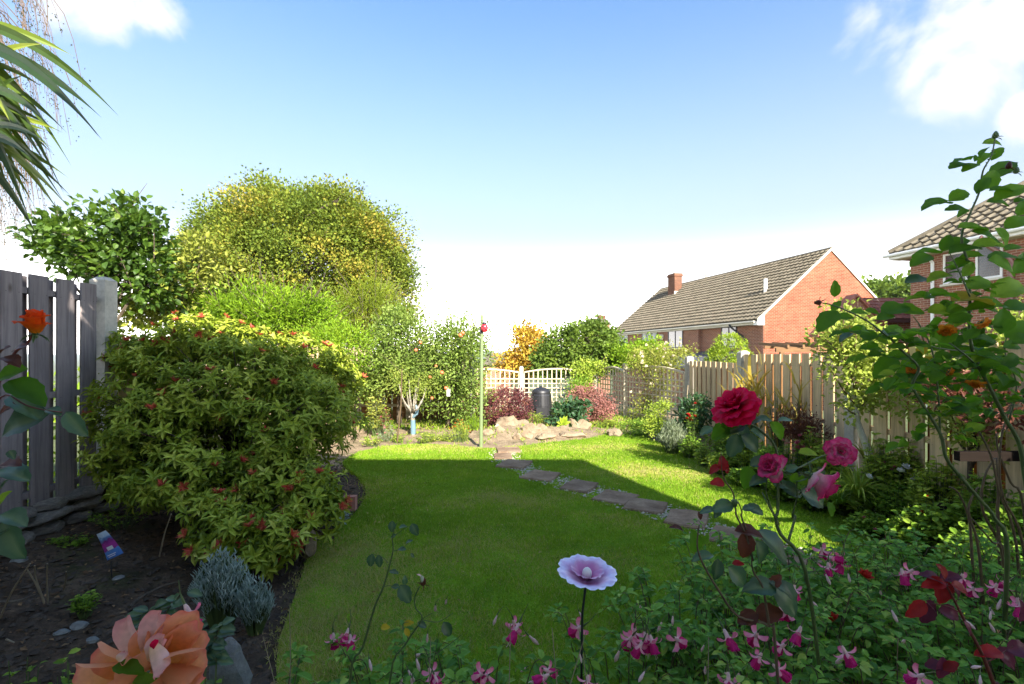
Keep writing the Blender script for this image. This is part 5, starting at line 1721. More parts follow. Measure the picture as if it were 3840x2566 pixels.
# white label hanging on the apple tree
c_ = at(448.5, 392, 8.75)
MB().box((c_.x - .028, c_.y, c_.z - .07), (c_.x + .028, c_.y + .004, c_.z + .07))
o = MB().box((c_.x - .03, c_.y, c_.z - .075), (c_.x + .03, c_.y + .004, c_.z + .075)).build('hanging_tag', M['white_paint']); tag(o, 'small white rectangular tag hanging in the right apple tree', 'tag')

# ================================================================== RIGHT BED
plant('dwarf_shrub', 'small clipped green topped bush at the near end of the climbing rose', 'shrub',
      [lobe(657, 411, 7.9, 10, 8, .16), lobe(655, 424, 7.8, 9, 12, .16), lobe(662, 407, 7.9, 8, 5, .14)], 110, 16, .09, .03, .7, M['bed_light'], seed=51, shell=.6)
plant('dark_shrub', 'dark leathery bush with a few red flowers in front of the first fence post', 'shrub',
      [lobe(690, 416, 7.4, 10, 16, .22), lobe(700, 412, 7.4, 9, 14, .2)], 110, 14, .13, .055, .6, M['bed_dark'], tpl=L8, seed=52, shell=.5)
herb('red_flowers', 'small red flowered plant left of the big crimson rose', 'plant', 694, 432, 7.0, 18, 28, M['bed_green'], .04, 24, 10, seed=20, flower=FL_red, fl_n=9, fl_s=.035)
herb('lavender_bush', 'sunlit silvery lavender bush at the edge of the right bed', 'plant', 672, 446, 6.9, 30, 26, M['silver_lit'], .06, 150, 12, .09, seed=21, spiky=1)
herb('green_clump', 'dark foliage clump right behind the sunlit lavender', 'plant', 690, 452, 6.6, 26, 18, M['bed_green'], .045, 60, 10, seed=22)
herb('green_clump', 'lighter green clump at the lawn edge right of the lavender', 'plant', 704, 462, 6.1, 24, 18, M['bed_light'], .04, 60, 10, seed=23)
herb('strap_leaf_plant', 'upright yellowing sword leaves rising against the fence behind the crimson rose', 'plant', 748, 418, 6.3, 30, 50, M['yellow_leaf'], .42, 16, 4, .10, LB, seed=24, spiky=1)
herb('strap_leaf_plant', 'shorter yellow green sword leaves against the fence, left of the maroon bush', 'plant', 777, 420, 5.8, 20, 32, M['yellow_leaf'], .28, 12, 4, .09, LB, seed=25, spiky=1)
herb('strap_leaf_plant', 'sparse yellow green sword leaves against the fence, above the maroon bush', 'plant', 798, 415, 5.5, 18, 30, M['yellow_leaf'], .28, 9, 4, .08, LB, seed=26, spiky=1)
plant('maroon_shrub', 'small maroon leaved acer like bush against the long fence', 'shrub',
      [lobe(795, 424, 5.2, 20, 14, .18), lobe(806, 434, 5.1, 16, 10, .15)], 110, 16, .10, .04, .35, M['maroon'], seed=53, shell=.3)
herb('pink_spikes', 'tall pink candle like flower spikes in the right bed left of the striped rose', 'plant', 800, 462, 4.9, 10, 36, M['bed_green'], .04, 7, 9, seed=27, flower=FL_pink, fl_n=26, fl_s=.028)
herb('pale_flowers', 'pale dusty pink flower heads on green stems behind the crimson rose stem', 'plant', 787, 462, 5.0, 18, 30, M['bed_light'], .035, 22, 10, seed=28, flower=FL_rose, fl_n=12, fl_s=.03)
BG = [(730, 452, 6.0, 30, 26, 'bed_green', 'leafy clump of the right bed directly under the crimson rose bloom'), (752, 462, 5.5, 34, 26, 'bed_light', 'bright leafy clump under the stem of the crimson rose'),
      (722, 470, 5.7, 26, 16, 'bed_light', 'pale green edging plant at the lawn, left of the crimson rose stem'), (770, 472, 5.0, 32, 26, 'bed_green', 'mid green clump behind the first pink rose'),
      (745, 482, 5.2, 30, 14, 'bed_green', 'low green mat spilling on the lawn behind the crimson rose stem'), (782, 488, 4.7, 32, 18, 'bed_green', 'low clump at the lawn edge behind the pink roses'),
      (815, 462, 4.9, 34, 30, 'bed_light', 'tall fresh green clump between the pink spikes and the striped rose'), (832, 478, 4.5, 36, 30, 'bed_green', 'green clump under the striped pink and white rose'),
      (812, 500, 4.4, 34, 18, 'bed_green', 'low green clump at the lawn edge right of the nodding pink rose'), (880, 470, 4.1, 30, 34, 'bed_light', 'grassy lit clump around the foot of the white trunk'),
      (905, 482, 4.0, 42, 38, 'bed_light', 'leafy clump right of the white trunk with yellow tinted tops'), (850, 510, 4.2, 44, 26, 'bed_green', 'dense dark clump below the white flowered strap leaves'),
      (895, 520, 3.9, 52, 34, 'bed_green', 'broad leafy clump of the right bed below the dark rail'), (940, 500, 3.6, 52, 40, 'bed_light', 'mixed leafy clump left of the tall rose stems'),
      (930, 540, 3.2, 62, 36, 'bed_green', 'ferny dark clump over the bare soil of the right bed'), (985, 520, 3.1, 60, 44, 'bed_green', 'shaded leafy clump among the tall rose stems'),
      (870, 534, 3.8, 40, 18, 'bed_green', 'low clump at the end tip of the lit lawn'), (975, 570, 2.7, 70, 40, 'bed_green', 'dark leafy clump low among the tall rose stems'), (1020, 560, 2.7, 60, 60, 'bed_green', 'dark leafy clump at the right picture edge'),
      (955, 465, 3.9, 40, 30, 'bed_light', 'yellow tinted foliage just under the dark rail'), (1005, 480, 3.6, 50, 40, 'bed_light', 'sunlit foliage behind the dark rail at the right edge')]
for i, (px, py, d, wp, hp, mn, lb) in enumerate(BG):
    if px > 815 and py < 512: mn = 'bed_light'  # lighter leaf colour stands in for sun missing beside the fence
    herb('leafy_plant', lb, 'plant', px, py, d, wp * 1.15, hp * 1.12, M[mn], .042 + .006 * (i % 4), 110, 12, .5 + .08 * (i % 3), L8 if d < 4.5 else L4, seed=60 + i,
         flower=[None, None, FL_red, None, FL_pink, None][i % 6] if i > 9 else None, fl_n=3, fl_s=.018)
# strap leaved clump with white flowers
def straps(label, px, py, d, n, L_, m, seed, w_=.014, spread=1.0):
    g = np.random.default_rng(seed); c_ = at(px, py, d)
    root = thing('strap_leaf_plant', label, 'plant', tuple(c_)); mb = MB()
    for i in range(n):
        a = g.random() * 6.283; l = L_ * (.6 + .5 * g.random()); sp_ = spread * (.3 + .9 * g.random())
        pts = []
        for t in np.linspace(0, 1, 8):
            pts.append(c_ + Vector((math.cos(a) * sp_ * l * t * .8, math.sin(a) * sp_ * l * t * .8, l * (t * 1.0 - sp_ * .85 * t * t))))
        V = []; wv = Vector((-math.sin(a), math.cos(a), 0))
        for j, p in enumerate(pts):
            t = j / 7; ww_ = w_ * (1 - t ** 2.5) + .001
            V += [tuple(p - wv * ww_ / 2), tuple(p + Vector((0, 0, -.003))), tuple(p + wv * ww_ / 2)]
        Fq = []
        for j in range(7):
            Fq += [(j * 3, j * 3 + 1, j * 3 + 4, j * 3 + 3), (j * 3 + 1, j * 3 + 2, j * 3 + 5, j * 3 + 4)]
        mb.add(V, Fq, g.random())
    tag(mb.build('strap_leaves', m, root), kind='stuff')
    return root
s1 = straps('arching strap leaves with white flowers in front of the white trunk', 858, 496, 4.0, 90, .38, M['bed_light'], 1)
s2 = straps('lower darker fountain of strap leaves right of the nodding pink rose', 838, 505, 4.1, 60, .3, M['bed_green'], 2)
s3 = straps('upright grassy leaves behind the foot of the white trunk', 868, 468, 4.4, 40, .4, M['climber'], 3, spread=.6)
for (px, py) in ((843.5, 461.5), (900, 472), (916, 479), (868, 478), (905, 468)):
    inst('bloom', FL_white, s1, at(px, py, 3.85) - s1.location, (.6, .2, px), 1.1)
mb = MB(); mb.tube([at(840, 478, 3.85), at(842, 468, 3.85), at(843.5, 462, 3.85)], .003, 4); mb.build('flower_stalk', M['green_stem'], s1)

# espaliered / leaning tree with white trunk
De = 4.25
et = thing('small_tree', 'small bright leaved tree on a leaning whitish trunk in front of the right fence', 'tree', at(874, 466, De))
mb = MB()
tp = smooth_path([at(874, 474, De), at(866, 445, De), at(857, 420, De), at(856, 400, De), at(850, 375, De)], 4)
mb.tube(tp, taper(len(tp), .034, .014), 8)
M['bark_white'] = stone('bark_white', (.42, .38, .30), (.6, .56, .48), (.72, .68, .6), 14, .9, .4)
mb.build('trunk', M['bark_white'], et)
tw = MB()
for (a_, m1, e) in (((856, 405), (840, 385), (822, 352)), ((856, 400), (850, 370), (832, 318)), ((855, 400), (862, 365), (868, 312)), ((856, 395), (873, 372), (884, 345)), ((856, 410), (872, 398), (889, 388)),
                    ((850, 375), (842, 345), (846, 305)), ((852, 380), (838, 352), (815, 330)), ((856, 415), (848, 410), (838, 400)), ((850, 375), (856, 340), (858, 300))):
    p = smooth_path([at(*a_, De), at(*m1, De - .05), at(*e, De + .05)], 4)
    tw.tube(p, taper(len(p), .009, .003), 4)
tag(tw.build('branches', M['brown_stem'], et), kind='stuff')
g_ = np.random.default_rng(77)
P, Dd, N, r, C, U = crown_pts([lobe(850, 362, De, 26, 20, .18), lobe(866, 385, De, 20, 20, .16), lobe(838, 345, De, 16, 16, .14), lobe(856, 405, De, 14, 14, .12), lobe(866, 345, De, 18, 22, .14), lobe(845, 325, De, 18, 18, .12)],
                              230, 13, .13, shell=.2, rng=g_)
mb = MB(); leaves(mb, L8, P, Dd, N, .040 * (.6 + .8 * g_.random(len(P))), .75, r); mb.build('crown', M['espalier'], et)
# climber on the fence beyond the tall rose, in the sun
plant('climbing_shrub', 'sunlit climber covering the fence behind the tall rose', 'climber',
      [lobe(945, 372, 3.75, 20, 16, .15), lobe(965, 400, 3.5, 34, 26, .15), lobe(1000, 370, 3.4, 34, 36, .15), lobe(985, 430, 3.4, 40, 22, .15), lobe(915, 405, 3.9, 18, 14, .1), lobe(1015, 335, 3.3, 24, 18, .12)],
      190, 14, .12, .04, .6, M['espalier'], tpl=L8, seed=55, shell=.25, sprouts=30, sprout_len=.2, trunk=.02, fork=at(970, 430, 3.5))
plant('maroon_shrub', 'reddish brown leaved shrub behind the tall rose stems, against the fence', 'shrub',
      [lobe(945, 385, 3.3, 22, 12, .1), lobe(1000, 410, 3.0, 22, 14, .1)], 70, 14, .12, .045, .45, M['maroon'], seed=56, shell=.3)
# dark rail of a garden seat
M['dark_wood'] = wood('dark_wood', (.016, .012, .010), (.008, .006, .005), 1, .6, axis='x')  # dark wood, blackened further so the colour holds the shade on it
for q_ in M['dark_wood'].node_tree.nodes:
    if q_.type == 'BSDF_PRINCIPLED': q_.inputs['Specular IOR Level'].default_value = .03; q_.inputs['Roughness'].default_value = .95
bn = thing('garden_bench', 'dark wooden seat arm half hidden by foliage at the right edge', 'bench', (2.95, 2.75, 0))
a = at(960, 452, 2.85)
MB().box((a.x, 2.85, a.z - .055), (a.x + .75, 2.89, a.z)).build('armrest', M['dark_wood'], bn)
for dx in (.5, .66):
    MB().box((a.x + dx, 2.86, 0), (a.x + dx + .05, 2.91, a.z - .057)).build('leg', M['dark_wood'], bn)
MB().box((a.x + .3, 2.935, .38), (a.x + .74, 3.35, .42)).build('seat', M['dark_wood'], bn)
# extra ground cover so that soil shows only in places
mb = MB(); k = 9000
xs_ = 2.0 + 1.4 * R.random(k); ys_ = 2.4 + 7.0 * R.random(k)
kk = ~poly_in(poly_s, xs_ - .05, ys_); xs_, ys_ = xs_[kk], ys_[kk]; k = len(xs_)
leaves(mb, L4, np.column_stack([xs_, ys_, soil_z(xs_, ys_) + .02 + .16 * R.random(k) ** 2]), np.column_stack([R.normal(size=(k, 2)), R.random(k) * .8]), np.column_stack([R.normal(size=(k, 2)) * .4, np.ones(k)]), .03 + .03 * R.random(k), .6, R.random(k))
tag(mb.build('ground_cover', M['bed_green']), 'low green ground cover between the plants of the right bed', 'ground cover', kind='stuff')


# ================================================================== FOREGROUND
def rose_leaf_mesh(seed, m, wid=.62, serr=.07):
    g = np.random.default_rng(seed)
    n = 9; V = []; Fq = []; t_ = []
    droop = .10 + .25 * g.random(); fold = .10 + .16 * g.random(); tw = g.normal() * .15
    for i in range(n):
        t = i / (n - 1)
        w_ = wid / 2 * (math.sin(math.pi * min(1, t ** .82)) ** .75 if 0 < t < 1 else 0)
        se = (serr if i % 2 else -serr * .4)
        z = -droop * t * t + .02 * math.sin(t * 9 + seed)
        for s in (-1, 0, 1):
            ww_ = w_ * (1 + se) * s
            V.append((ww_, t + abs(s) * (.03 if i % 2 else 0), z + abs(s) * fold * w_ * 2 + tw * ww_ * t + g.normal() * .006 * abs(s)))
            t_.append(1 if s == 0 else 0)
            if s != 0:
                pass
    # add mid columns for roundness
    V2 = []; T2 = []
    for i in range(n):
        l, c_, r_ = V[i * 3], V[i * 3 + 1], V[i * 3 + 2]
        ml = tuple((l[k] + c_[k]) / 2 + (.012 if k == 2 else 0) for k in range(3)); mr = tuple((r_[k] + c_[k]) / 2 + (.012 if k == 2 else 0) for k in range(3))
        V2 += [l, ml, c_, mr, r_]; T2 += [0, .05, .8, .05, 0]
    for i in range(n - 1):
        for k in range(4):
            Fq.append((i * 5 + k, i * 5 + k + 1, i * 5 + 5 + k + 1, i * 5 + 5 + k))
    mb = MB(); mb.add(V2, Fq, .5, np.array(T2))
    return mb.mesh('leaf', m, True)


LEAFM = {}
def leafm(mname):
    if mname not in LEAFM:
        LEAFM[mname] = [rose_leaf_mesh(i * 7 + 1, M[mname]) for i in range(4)]
    return LEAFM[mname]


def orient(d, nrm):
    d = Vector(d).normalized(); nrm = Vector(nrm)
    nrm = (nrm - d * nrm.dot(d)).normalized()
    x = d.cross(nrm)
    return Matrix((x, d, nrm)).transposed().to_euler()


LG = np.random.default_rng(321)


def put_leaf(root, pos, d, nrm, size, mname, name='leaf'):
    me = leafm(mname)[LG.integers(4)]
    pos = Vector(pos) - world_loc(root)
    return inst(name, me, root, pos, orient(d, nrm), (size * (.85 + .3 * LG.random()), size, size))


def leaf_px(root, cx, cy, ln, ang, face, depth, mname, toward=.25):
    """one leaf whose middle shows at cx,cy (1024 px frame), ln px long, pointing ang degrees on screen"""
    a = math.radians(ang)
    d = Vector((math.cos(a), -toward * (LG.random() + .2), math.sin(a))).normalized()
    L_ = ln / F * depth / math.hypot(d.x, d.z)
    c_ = at(cx, cy, depth)
    base = c_ - d * L_ * .5
    nrm = Vector((LG.normal() * .15, -face, 1 - face * .6)) + Vector((0, 0, .15))
    return base, put_leaf(root, base, d, nrm, L_, mname)


def compound(root, sb, node, d, n, size, mname, up=.6):
    """pinnate rose leaf: rachis plus n leaflets"""
    d = Vector(d).normalized(); node = Vector(node)
    L_ = size * (n // 2 + 1) * .72
    e = node + d * L_ + Vector((0, 0, -.12 * L_))
    mid = node.lerp(e, .5) + Vector((0, 0, .05 * L_))
    sb.tube([node, mid, e], [.0012, .001, .0007], 4, cap=False)
    side = d.cross(Vector((0, 0, 1))); side = side.normalized() if side.length > .05 else Vector((1, 0, 0))
    nrm = Vector((LG.normal() * .3, -.35 + LG.normal() * .3, up))
    put_leaf(root, e, d + Vector((0, 0, -.15)), nrm, size, mname)
    for k in range(n // 2):
        t = 1 - (k + .35) / (n // 2 + .6)
        p = node.lerp(e, t) + Vector((0, 0, .04 * L_))
        for s in (-1, 1):
            dd = d * .45 + side * s * .9 + Vector((0, 0, LG.normal() * .15))
            put_leaf(root, p, dd, nrm + Vector(LG.normal(size=3) * .25), size * (.82 + .15 * LG.random()), mname)


def petal(L_, W_, phi0, phi1, seed=0, ruffle=.03, curl=.5, notch=.0, nu=8, nv=8, minr=.3):
    g = np.random.default_rng(seed)
    V = []; t_ = []; r = 0.0; z = 0.0
    ph = g.random(4) * 6
    for j in range(nv + 1):
        t = j / nv
        phi = lerp(phi0, phi1, t ** .8) + (curl * max(0, t - .72) / .28 if curl else 0)
        if j:
            r += math.sin(phi) * L_ / nv; z += math.cos(phi) * L_ / nv
        wsh = (min(1, .28 + 1.25 * t ** .75)) * (1 if t < .7 else math.sqrt(max(.0, 1 - ((t - .7) / .36) ** 2)))
        rho = max(abs(r), minr * L_)
        for i in range(nu + 1):
            a = -1 + 2 * i / nu
            arc = a * W_ / 2 * wsh
            rf_ = ruffle * L_ * t * t * (math.sin(a * 4 + ph[0]) + .6 * math.sin(a * 7.5 + ph[1]))
            x = rho * math.sin(arc / rho); y = r - rho * (1 - math.cos(arc / rho))
            V.append((x, y + rf_ * math.cos(phi), z - rf_ * math.sin(phi) - notch * L_ * t ** 4 * math.exp(-(a * 4) ** 2)))
            t_.append(t * (.8 + .2 * abs(a)) if t < 1 else 1)
    fq = []
    for j in range(nv):
        for i in range(nu):
            k = j * (nu + 1) + i
            fq.append((k, k + 1, k + nu + 2, k + nu + 1))
    return V, fq, t_


def petal_mat(name, stops, edge=None, trans=.3, rough=.5, tcol=None, backcol=None):
    m, n, b, o = mat(name)
    t = attr(n, 't')
    wob = mth(n, 'ADD', t, mth(n, 'MULTIPLY', mth(n, 'SUBTRACT', noise(n, 60, 3), .5), .25))
    col = ramp(n, stops, wob)
    str_ = noise(n, 130, 3, .5)
    col = mixc(n, .35, col, ramp(n, [(.35, (.7, .68, .68)), (.65, (1.15, 1.15, 1.15))], str_), 'MULTIPLY')
    if backcol:
        gm = n.nodes.new('ShaderNodeNewGeometry')
        col = mixc(n, mth(n, 'MULTIPLY', gm.outputs['Backfacing'], .8), col, backcol)
    n.links.new(col, b.inputs['Base Color']); b.inputs['Roughness'].default_value = rough
    b.inputs['Specular IOR Level'].default_value = .15
    b.inputs['Sheen Weight'].default_value = .0
    tr = n.nodes.new('ShaderNodeBsdfTranslucent')
    n.links.new(col if tcol is None else mixc(n, .5, col, tcol), tr.inputs['Color'])
    ms = n.nodes.new('ShaderNodeMixShader'); ms.inputs[0].default_value = trans
    n.links.new(b.outputs[0], ms.inputs[1]); n.links.new(tr.outputs[0], ms.inputs[2]); n.links.new(ms.outputs[0], o.inputs[0])
    return m


M['p_crimson'] = petal_mat('p_crimson', [(0, (.45, .004, .025)), (.6, (.75, .006, .06)), (1, (.85, .010, .10))], trans=.4, tcol=(.7, .01, .06))
M['p_pink'] = petal_mat('p_pink', [(0, (.85, .70, .58)), (.4, (.82, .45, .48)), (.68, (.75, .10, .26)), (1, (.66, .02, .14))], trans=.3)
M['p_orange'] = petal_mat('p_orange', [(0, (.9, .35, .02)), (.5, (.92, .17, .012)), (1, (.9, .08, .02))], trans=.45, tcol=(.9, .15, .02))
M['p_peach'] = petal_mat('p_peach', [(0, (.85, .50, .06)), (.45, (.88, .42, .14)), (.8, (.88, .38, .24)), (1, (.80, .18, .16))], trans=.35, tcol=(.9, .35, .12), backcol=(.80, .38, .20))
M['p_blush'] = petal_mat('p_blush', [(0, (.85, .55, .30)), (.5, (.85, .56, .48)), (1, (.75, .28, .26))], trans=.25)
M['p_amber'] = petal_mat('p_amber', [(0, (.70, .40, .03)), (.6, (.70, .26, .02)), (1, (.50, .08, .01))], trans=.4, tcol=(.9, .4, .03))
M['calyx'] = plain('calyx', (.07, .12, .03), .5, .4, .3, 30)


def bloom(root, pos, axis, Rr, mname, layers, seed=0, name='bloom', ruffle=.04, calyx=True, roll=0.0):
    """layers: (count, length, width, phi0, phi1, curl, base radius) in units of Rr"""
    ax = Vector(axis).normalized()
    q = Vector((0, 0, 1)).rotation_difference(ax).to_euler()
    g = np.random.default_rng(seed)
    hub = MB(); prof_ = [(.001, -.30), (.10, -.26), (.13, -.16), (.11, -.06), (.20, .0), (.12, .06), (.001, .08)]
    lathe(hub, [(a * Rr, b_ * Rr) for a, b_ in prof_], 8)
    for k in range(5):
        a = k * 1.2566 + .3
        leaves(hub, L8, [(math.cos(a) * Rr * .08, math.sin(a) * Rr * .08, -.05 * Rr)], [(math.cos(a), math.sin(a), -.55)], [(0, 0, 1)], Rr * .75, .25, .5)
    b_ = inst(name, hub.mesh(name, M['calyx']), root, Vector(pos) - world_loc(root), q)
    for li, (cnt, L_, W_, p0, p1, cu, br) in enumerate(layers):
        vs = [petal(L_ * Rr, W_ * Rr, math.radians(p0), math.radians(p1), seed * 31 + li * 7 + v_, ruffle, cu, .08) for v_ in range(3)]
        ms_ = []
        for V, fq, t_ in vs:
            ms_.append(MB().add(V, fq, .5, t_).mesh('petal', M[mname], True))
        for k in range(cnt):
            a = 2 * math.pi * k / cnt + li * .7 + g.normal() * .12 + roll
            o = inst('petal', ms_[g.integers(3)], b_, (math.sin(-a) * br * Rr, math.cos(a) * br * Rr, 0), (g.normal() * .05, g.normal() * .05, a), 1 + g.normal() * .05)
    return b_


FULL = [(3, .55, .55, 5, -8, .2, .02), (5, .68, .70, 12, 4, .4, .05), (6, .80, .85, 26, 18, .7, .07), (7, .92, .95, 45, 42, .6, .08), (7, 1.0, 1.05, 66, 66, .5, .08), (6, 1.0, 1.1, 84, 92, .4, .06)]
CUP = [(3, .85, .6, 2, -6, .1, .03), (4, 1.05, .9, 14, -4, .3, .05), (5, 1.15, 1.1, 28, 4, .6, .06), (5, 1.1, 1.2, 48, 22, .9, .07), (3, .95, 1.0, 75, 60, .8, .05)]
OPEN = [(4, .6, .7, 15, 5, .5, .04), (5, .8, .9, 38, 30, .6, .06), (6, 1.0, 1.05, 60, 60, .5, .06), (5, 1.0, 1.1, 82, 95, .3, .05)]


def stem(sb, pts, r0, r1, sides=6):
    p = smooth_path(pts, 4)
    sb.tube(p, taper(len(p), r0, r1), sides)
    return p


def thorns(sb, p, r, n, g):
    for _ in range(n):
        i = g.integers(1, len(p) - 1)
        d = Vector((g.normal(), g.normal() * .5, .3)).normalized()
        sb.tube([p[i], p[i] + d * .008], [r * .5, .0002], 4, cap=False)


# ---------------------------------------------------------------- tall rose on the right
z2 = lambda x, y: (800 + x * .1531, 106.7 + y * .1531)
z4 = lambda x, y: (826.7 + x * .1531, 320 + y * .1531)
DR = 1.75
tr_ = thing('rose_bush', 'very tall green rose bush with amber blooms and buds crossing the right of the picture', 'rose bush', (1.8, DR, 0))
tr2 = thing('rose_bush', 'tangle of bare thorny brown rose stems rising from the bottom right corner', 'rose bush', (1.95, 1.95, 0))
sb = MB(); sbt = MB(); g = np.random.default_rng(4)
def P4(lst, d=DR, f=z4): return [at(*f(x, y), d) for x, y in lst]
base1 = Vector((1.98, 1.9, 0))
pm = stem(sb, [base1] + P4([(1330, 1450), (1290, 1000), (1255, 800), (1170, 650), (1080, 470), (1000, 320), (945, 170), (930, 0)]) + P4([(1110, 1230), (1095, 1030), (1055, 850), (1110, 700), (1170, 560), (1195, 420), (1250, 320), (1275, 200)], DR, z2), .0085, .0022)
thorns(sb, pm, .006, 40, g)
pb = stem(sb, [at(*z4(1010, 340), DR)] + P4([(930, 250), (800, 150)], DR - .1), .004, .003)
pl_ = stem(sb, P4([(870, 1020), (780, 900), (740, 740), (600, 510), (560, 420), (600, 310), (480, 190), (370, 70)], DR - .15) + P4([(570, 1500), (440, 1400), (300, 1330), (190, 1290), (130, 1280)], DR - .2, z2), .006, .0016)
p_r = stem(sb, [Vector((1.75, 1.75, 0))] + P4([(1180, 1560), (1100, 1300), (980, 1150), (870, 1020)], DR - .1), .0075, .006)
pb2 = stem(sb, P4([(740, 740), (730, 500), (700, 250), (650, 100), (600, 30)], DR - .1), .0035, .002)
pb3 = stem(sb, P4([(1190, 660), (1240, 420), (1160, 200), (1200, 60)], DR + .1), .0035, .002)
pb4 = stem(sb, P4([(1110, 1240), (1040, 1080), (980, 960)], DR - .1, z2), .003, .0015)
pb5 = stem(sb, [at(*z2(1110, 1600), DR)] + P4([(840, 1560), (790, 1440), (740, 1370)], DR - .12, z2), .003, .0015)
for lst in ([(1240, 1480), (1130, 1130), (1070, 880), (970, 690), (900, 600)], [(1180, 1600), (1020, 1250), (1030, 1030), (1100, 900)], [(1289, 1500), (1150, 1150), (1130, 930), (1150, 720), (1220, 520)],
            [(1000, 1560), (930, 1280), (940, 1180), (990, 1090)], [(1120, 1350), (1120, 1150), (1110, 900)], [(1289, 1250), (1200, 1060), (1120, 850), (1110, 740)],
            [(950, 1560), (930, 1300), (860, 1130), (800, 1090)], [(1150, 1560), (1080, 1450), (950, 1300)]):
    dd = 1.9 + .25 * g.random()
    pts = [at(*z4(x, y), dd) for x, y in lst]
    pts = [Vector((pts[0].x + .04, dd, 0))] + pts
    sbt = MB(); q = stem(sbt, pts, .009 if g.random() < .4 else .006, .003); thorns(sbt, q, .006, 14, g); sbt.build('stem', M['brown_stem'], tr2, smooth=True)
sb.build('stems', M['green_stem'], tr_, smooth=True)
LR = [(1258, 238, 90, 0, .7), (1215, 325, 100, 205, .5), (1288, 305, 80, 60, .6), (1040, 375, 110, 190, .6), (1115, 388, 95, 200, .5), (1065, 342, 110, 180, .2), (1145, 335, 40, 80, .6), (1200, 290, 70, 215, .1), (1330, 405, 170, 45, .7), (1245, 475, 120, 55, .7), (1195, 510, 110, 60, .6),
      (1040, 582, 110, 30, .8), (890, 630, 165, 190, .5), (960, 625, 70, 170, .5), (1030, 662, 115, 175, .7), (1065, 690, 70, 205, .5), (1390, 555, 190, 30, .7), (1315, 535, 110, 10, .4), (1300, 620, 110, 0, .6), (1440, 610, 60, 20, .6), (1420, 750, 130, 30, .7), (1450, 660, 90, 70, .6), (1135, 785, 150, 5, .5), (1190, 820, 110, -30, .5),
      (955, 890, 90, 75, .7), (795, 990, 120, 200, .8), (850, 945, 130, 170, .5), (1035, 890, 110, 30, .6), (1225, 835, 150, -15, .6), (1320, 850, 120, -50, .7), (1080, 930, 150, 20, .5), (1240, 905, 160, 5, .6), (1330, 1040, 170, -20, .9), (1350, 975, 170, 5, .4), (1440, 1020, 130, 60, .8), (1130, 975, 140, 180, .6), (1050, 1020, 100, 200, .7),
      (910, 1110, 130, 190, .6), (775, 1130, 130, 15, .5), (1180, 1155, 150, 20, .7), (945, 1215, 160, 5, .3), (1130, 1250, 220, 10, .3), (1370, 1185, 210, 25, .9), (1240, 1290, 200, 175, .7), (1330, 1400, 140, 80, .8), (920, 1330, 120, 10, .7), (730, 1325, 150, 5, .7), (625, 1315, 150, 20, .6),
      (640, 1475, 130, -20, .8), (410, 1470, 120, 0, .7), (300, 1500, 90, 200, .3), (180, 1390, 150, 220, .6), (230, 1190, 85, 95, .5), (235, 1300, 70, 60, .6), (300, 1375, 80, 10, .7), (390, 1345, 100, 5, .6), (480, 1345, 90, 350, .6), (560, 1370, 90, 20, .6), (1150, 1480, 140, 45, .8), (1050, 1380, 120, 30, .7),
      (900, 1520, 130, -60, .9), (870, 1500, 110, 100, .7), (1200, 1540, 120, 20, .7), (1420, 1300, 130, 10, .7), (1420, 1450, 140, 40, .8), (1010, 1330, 110, 200, .7), (1100, 1060, 90, 60, .7), (1400, 920, 100, 20, .6)]
for (x, y, l, an, fc_) in LR:
    px, py = z2(x, y)
    mn = 'rose_leaf'
    if (x, y) in ((945, 1215), (1130, 1250)): mn = 'rose_leaf_yellow' if x > 1000 else 'rose_leaf'
    if (x, y) in ((775, 1130), (300, 1500)): mn = 'rose_leaf_blue'
    leaf_px(tr_, px, py, l * .1531 * 1.25, an, fc_, DR - .06 + .12 * LG.random(), mn)
LR4 = [(450, 90, 130, 0, .8), (150, 80, 130, 200, .5), (300, 185, 120, 5, .5), (390, 300, 170, 215, .7), (480, 240, 120, 10, .6), (560, 290, 120, 20, .6), (530, 370, 130, 170, .6), (640, 470, 200, 0, .4), (620, 190, 70, 80, .8), (700, 270, 120, 10, .5), (620, 400, 110, 350, .6), (500, 350, 100, 210, .7),
       (850, 600, 150, 180, .5), (850, 560, 110, 20, .6), (1110, 290, 130, 5, .9), (1200, 270, 110, 40, .8), (880, 200, 110, 30, .7), (830, 150, 130, 200, .5), (950, 90, 90, 45, .7), (1050, 130, 110, 150, .6), (1220, 170, 110, 10, .7), (780, 90, 130, 60, .8), (740, 130, 110, 130, .8), (920, 280, 110, 200, .6),
       (1000, 250, 110, 0, .6), (700, 340, 90, 200, .7), (760, 240, 100, 30, .7), (540, 440, 110, 200, .5), (1240, 350, 110, 330, .7), (1180, 420, 100, 200, .6), (1090, 390, 90, 30, .7), (1270, 120, 110, 20, .8), (680, 60, 100, 200, .6), (540, 130, 90, 340, .6), (590, 250, 90, 60, .7), (820, 330, 90, 190, .7)]
for (x, y, l, an, fc_) in LR4:
    px, py = z4(x, y)
    leaf_px(tr_, px, py, l * .1531 * 1.25, an, fc_, DR - .12 + .25 * LG.random(), 'rose_leaf' if LG.random() < .93 else 'rose_leaf_yellow')
sb = MB()
for p, nn_ in ((pm, 34), (pl_, 20), (pb2, 12), (pb3, 14), (pb, 7)):
    for k in range(nn_):
        q = p[int(len(p) * (.25 if p is pm else .1) + LG.random() * len(p) * (.35 if p is pm else .6))]
        if q.z < .95: continue
        a = LG.random() * 6.28
        compound(tr_, sb, q, (math.cos(a), math.sin(a) * .6 + .2, .3 * LG.normal()), 5 if LG.random() < .5 else 3, .042 + .022 * LG.random(), 'rose_leaf')
tag(sb.build('leaf_stalks', M['green_stem'], tr_), kind='stuff')
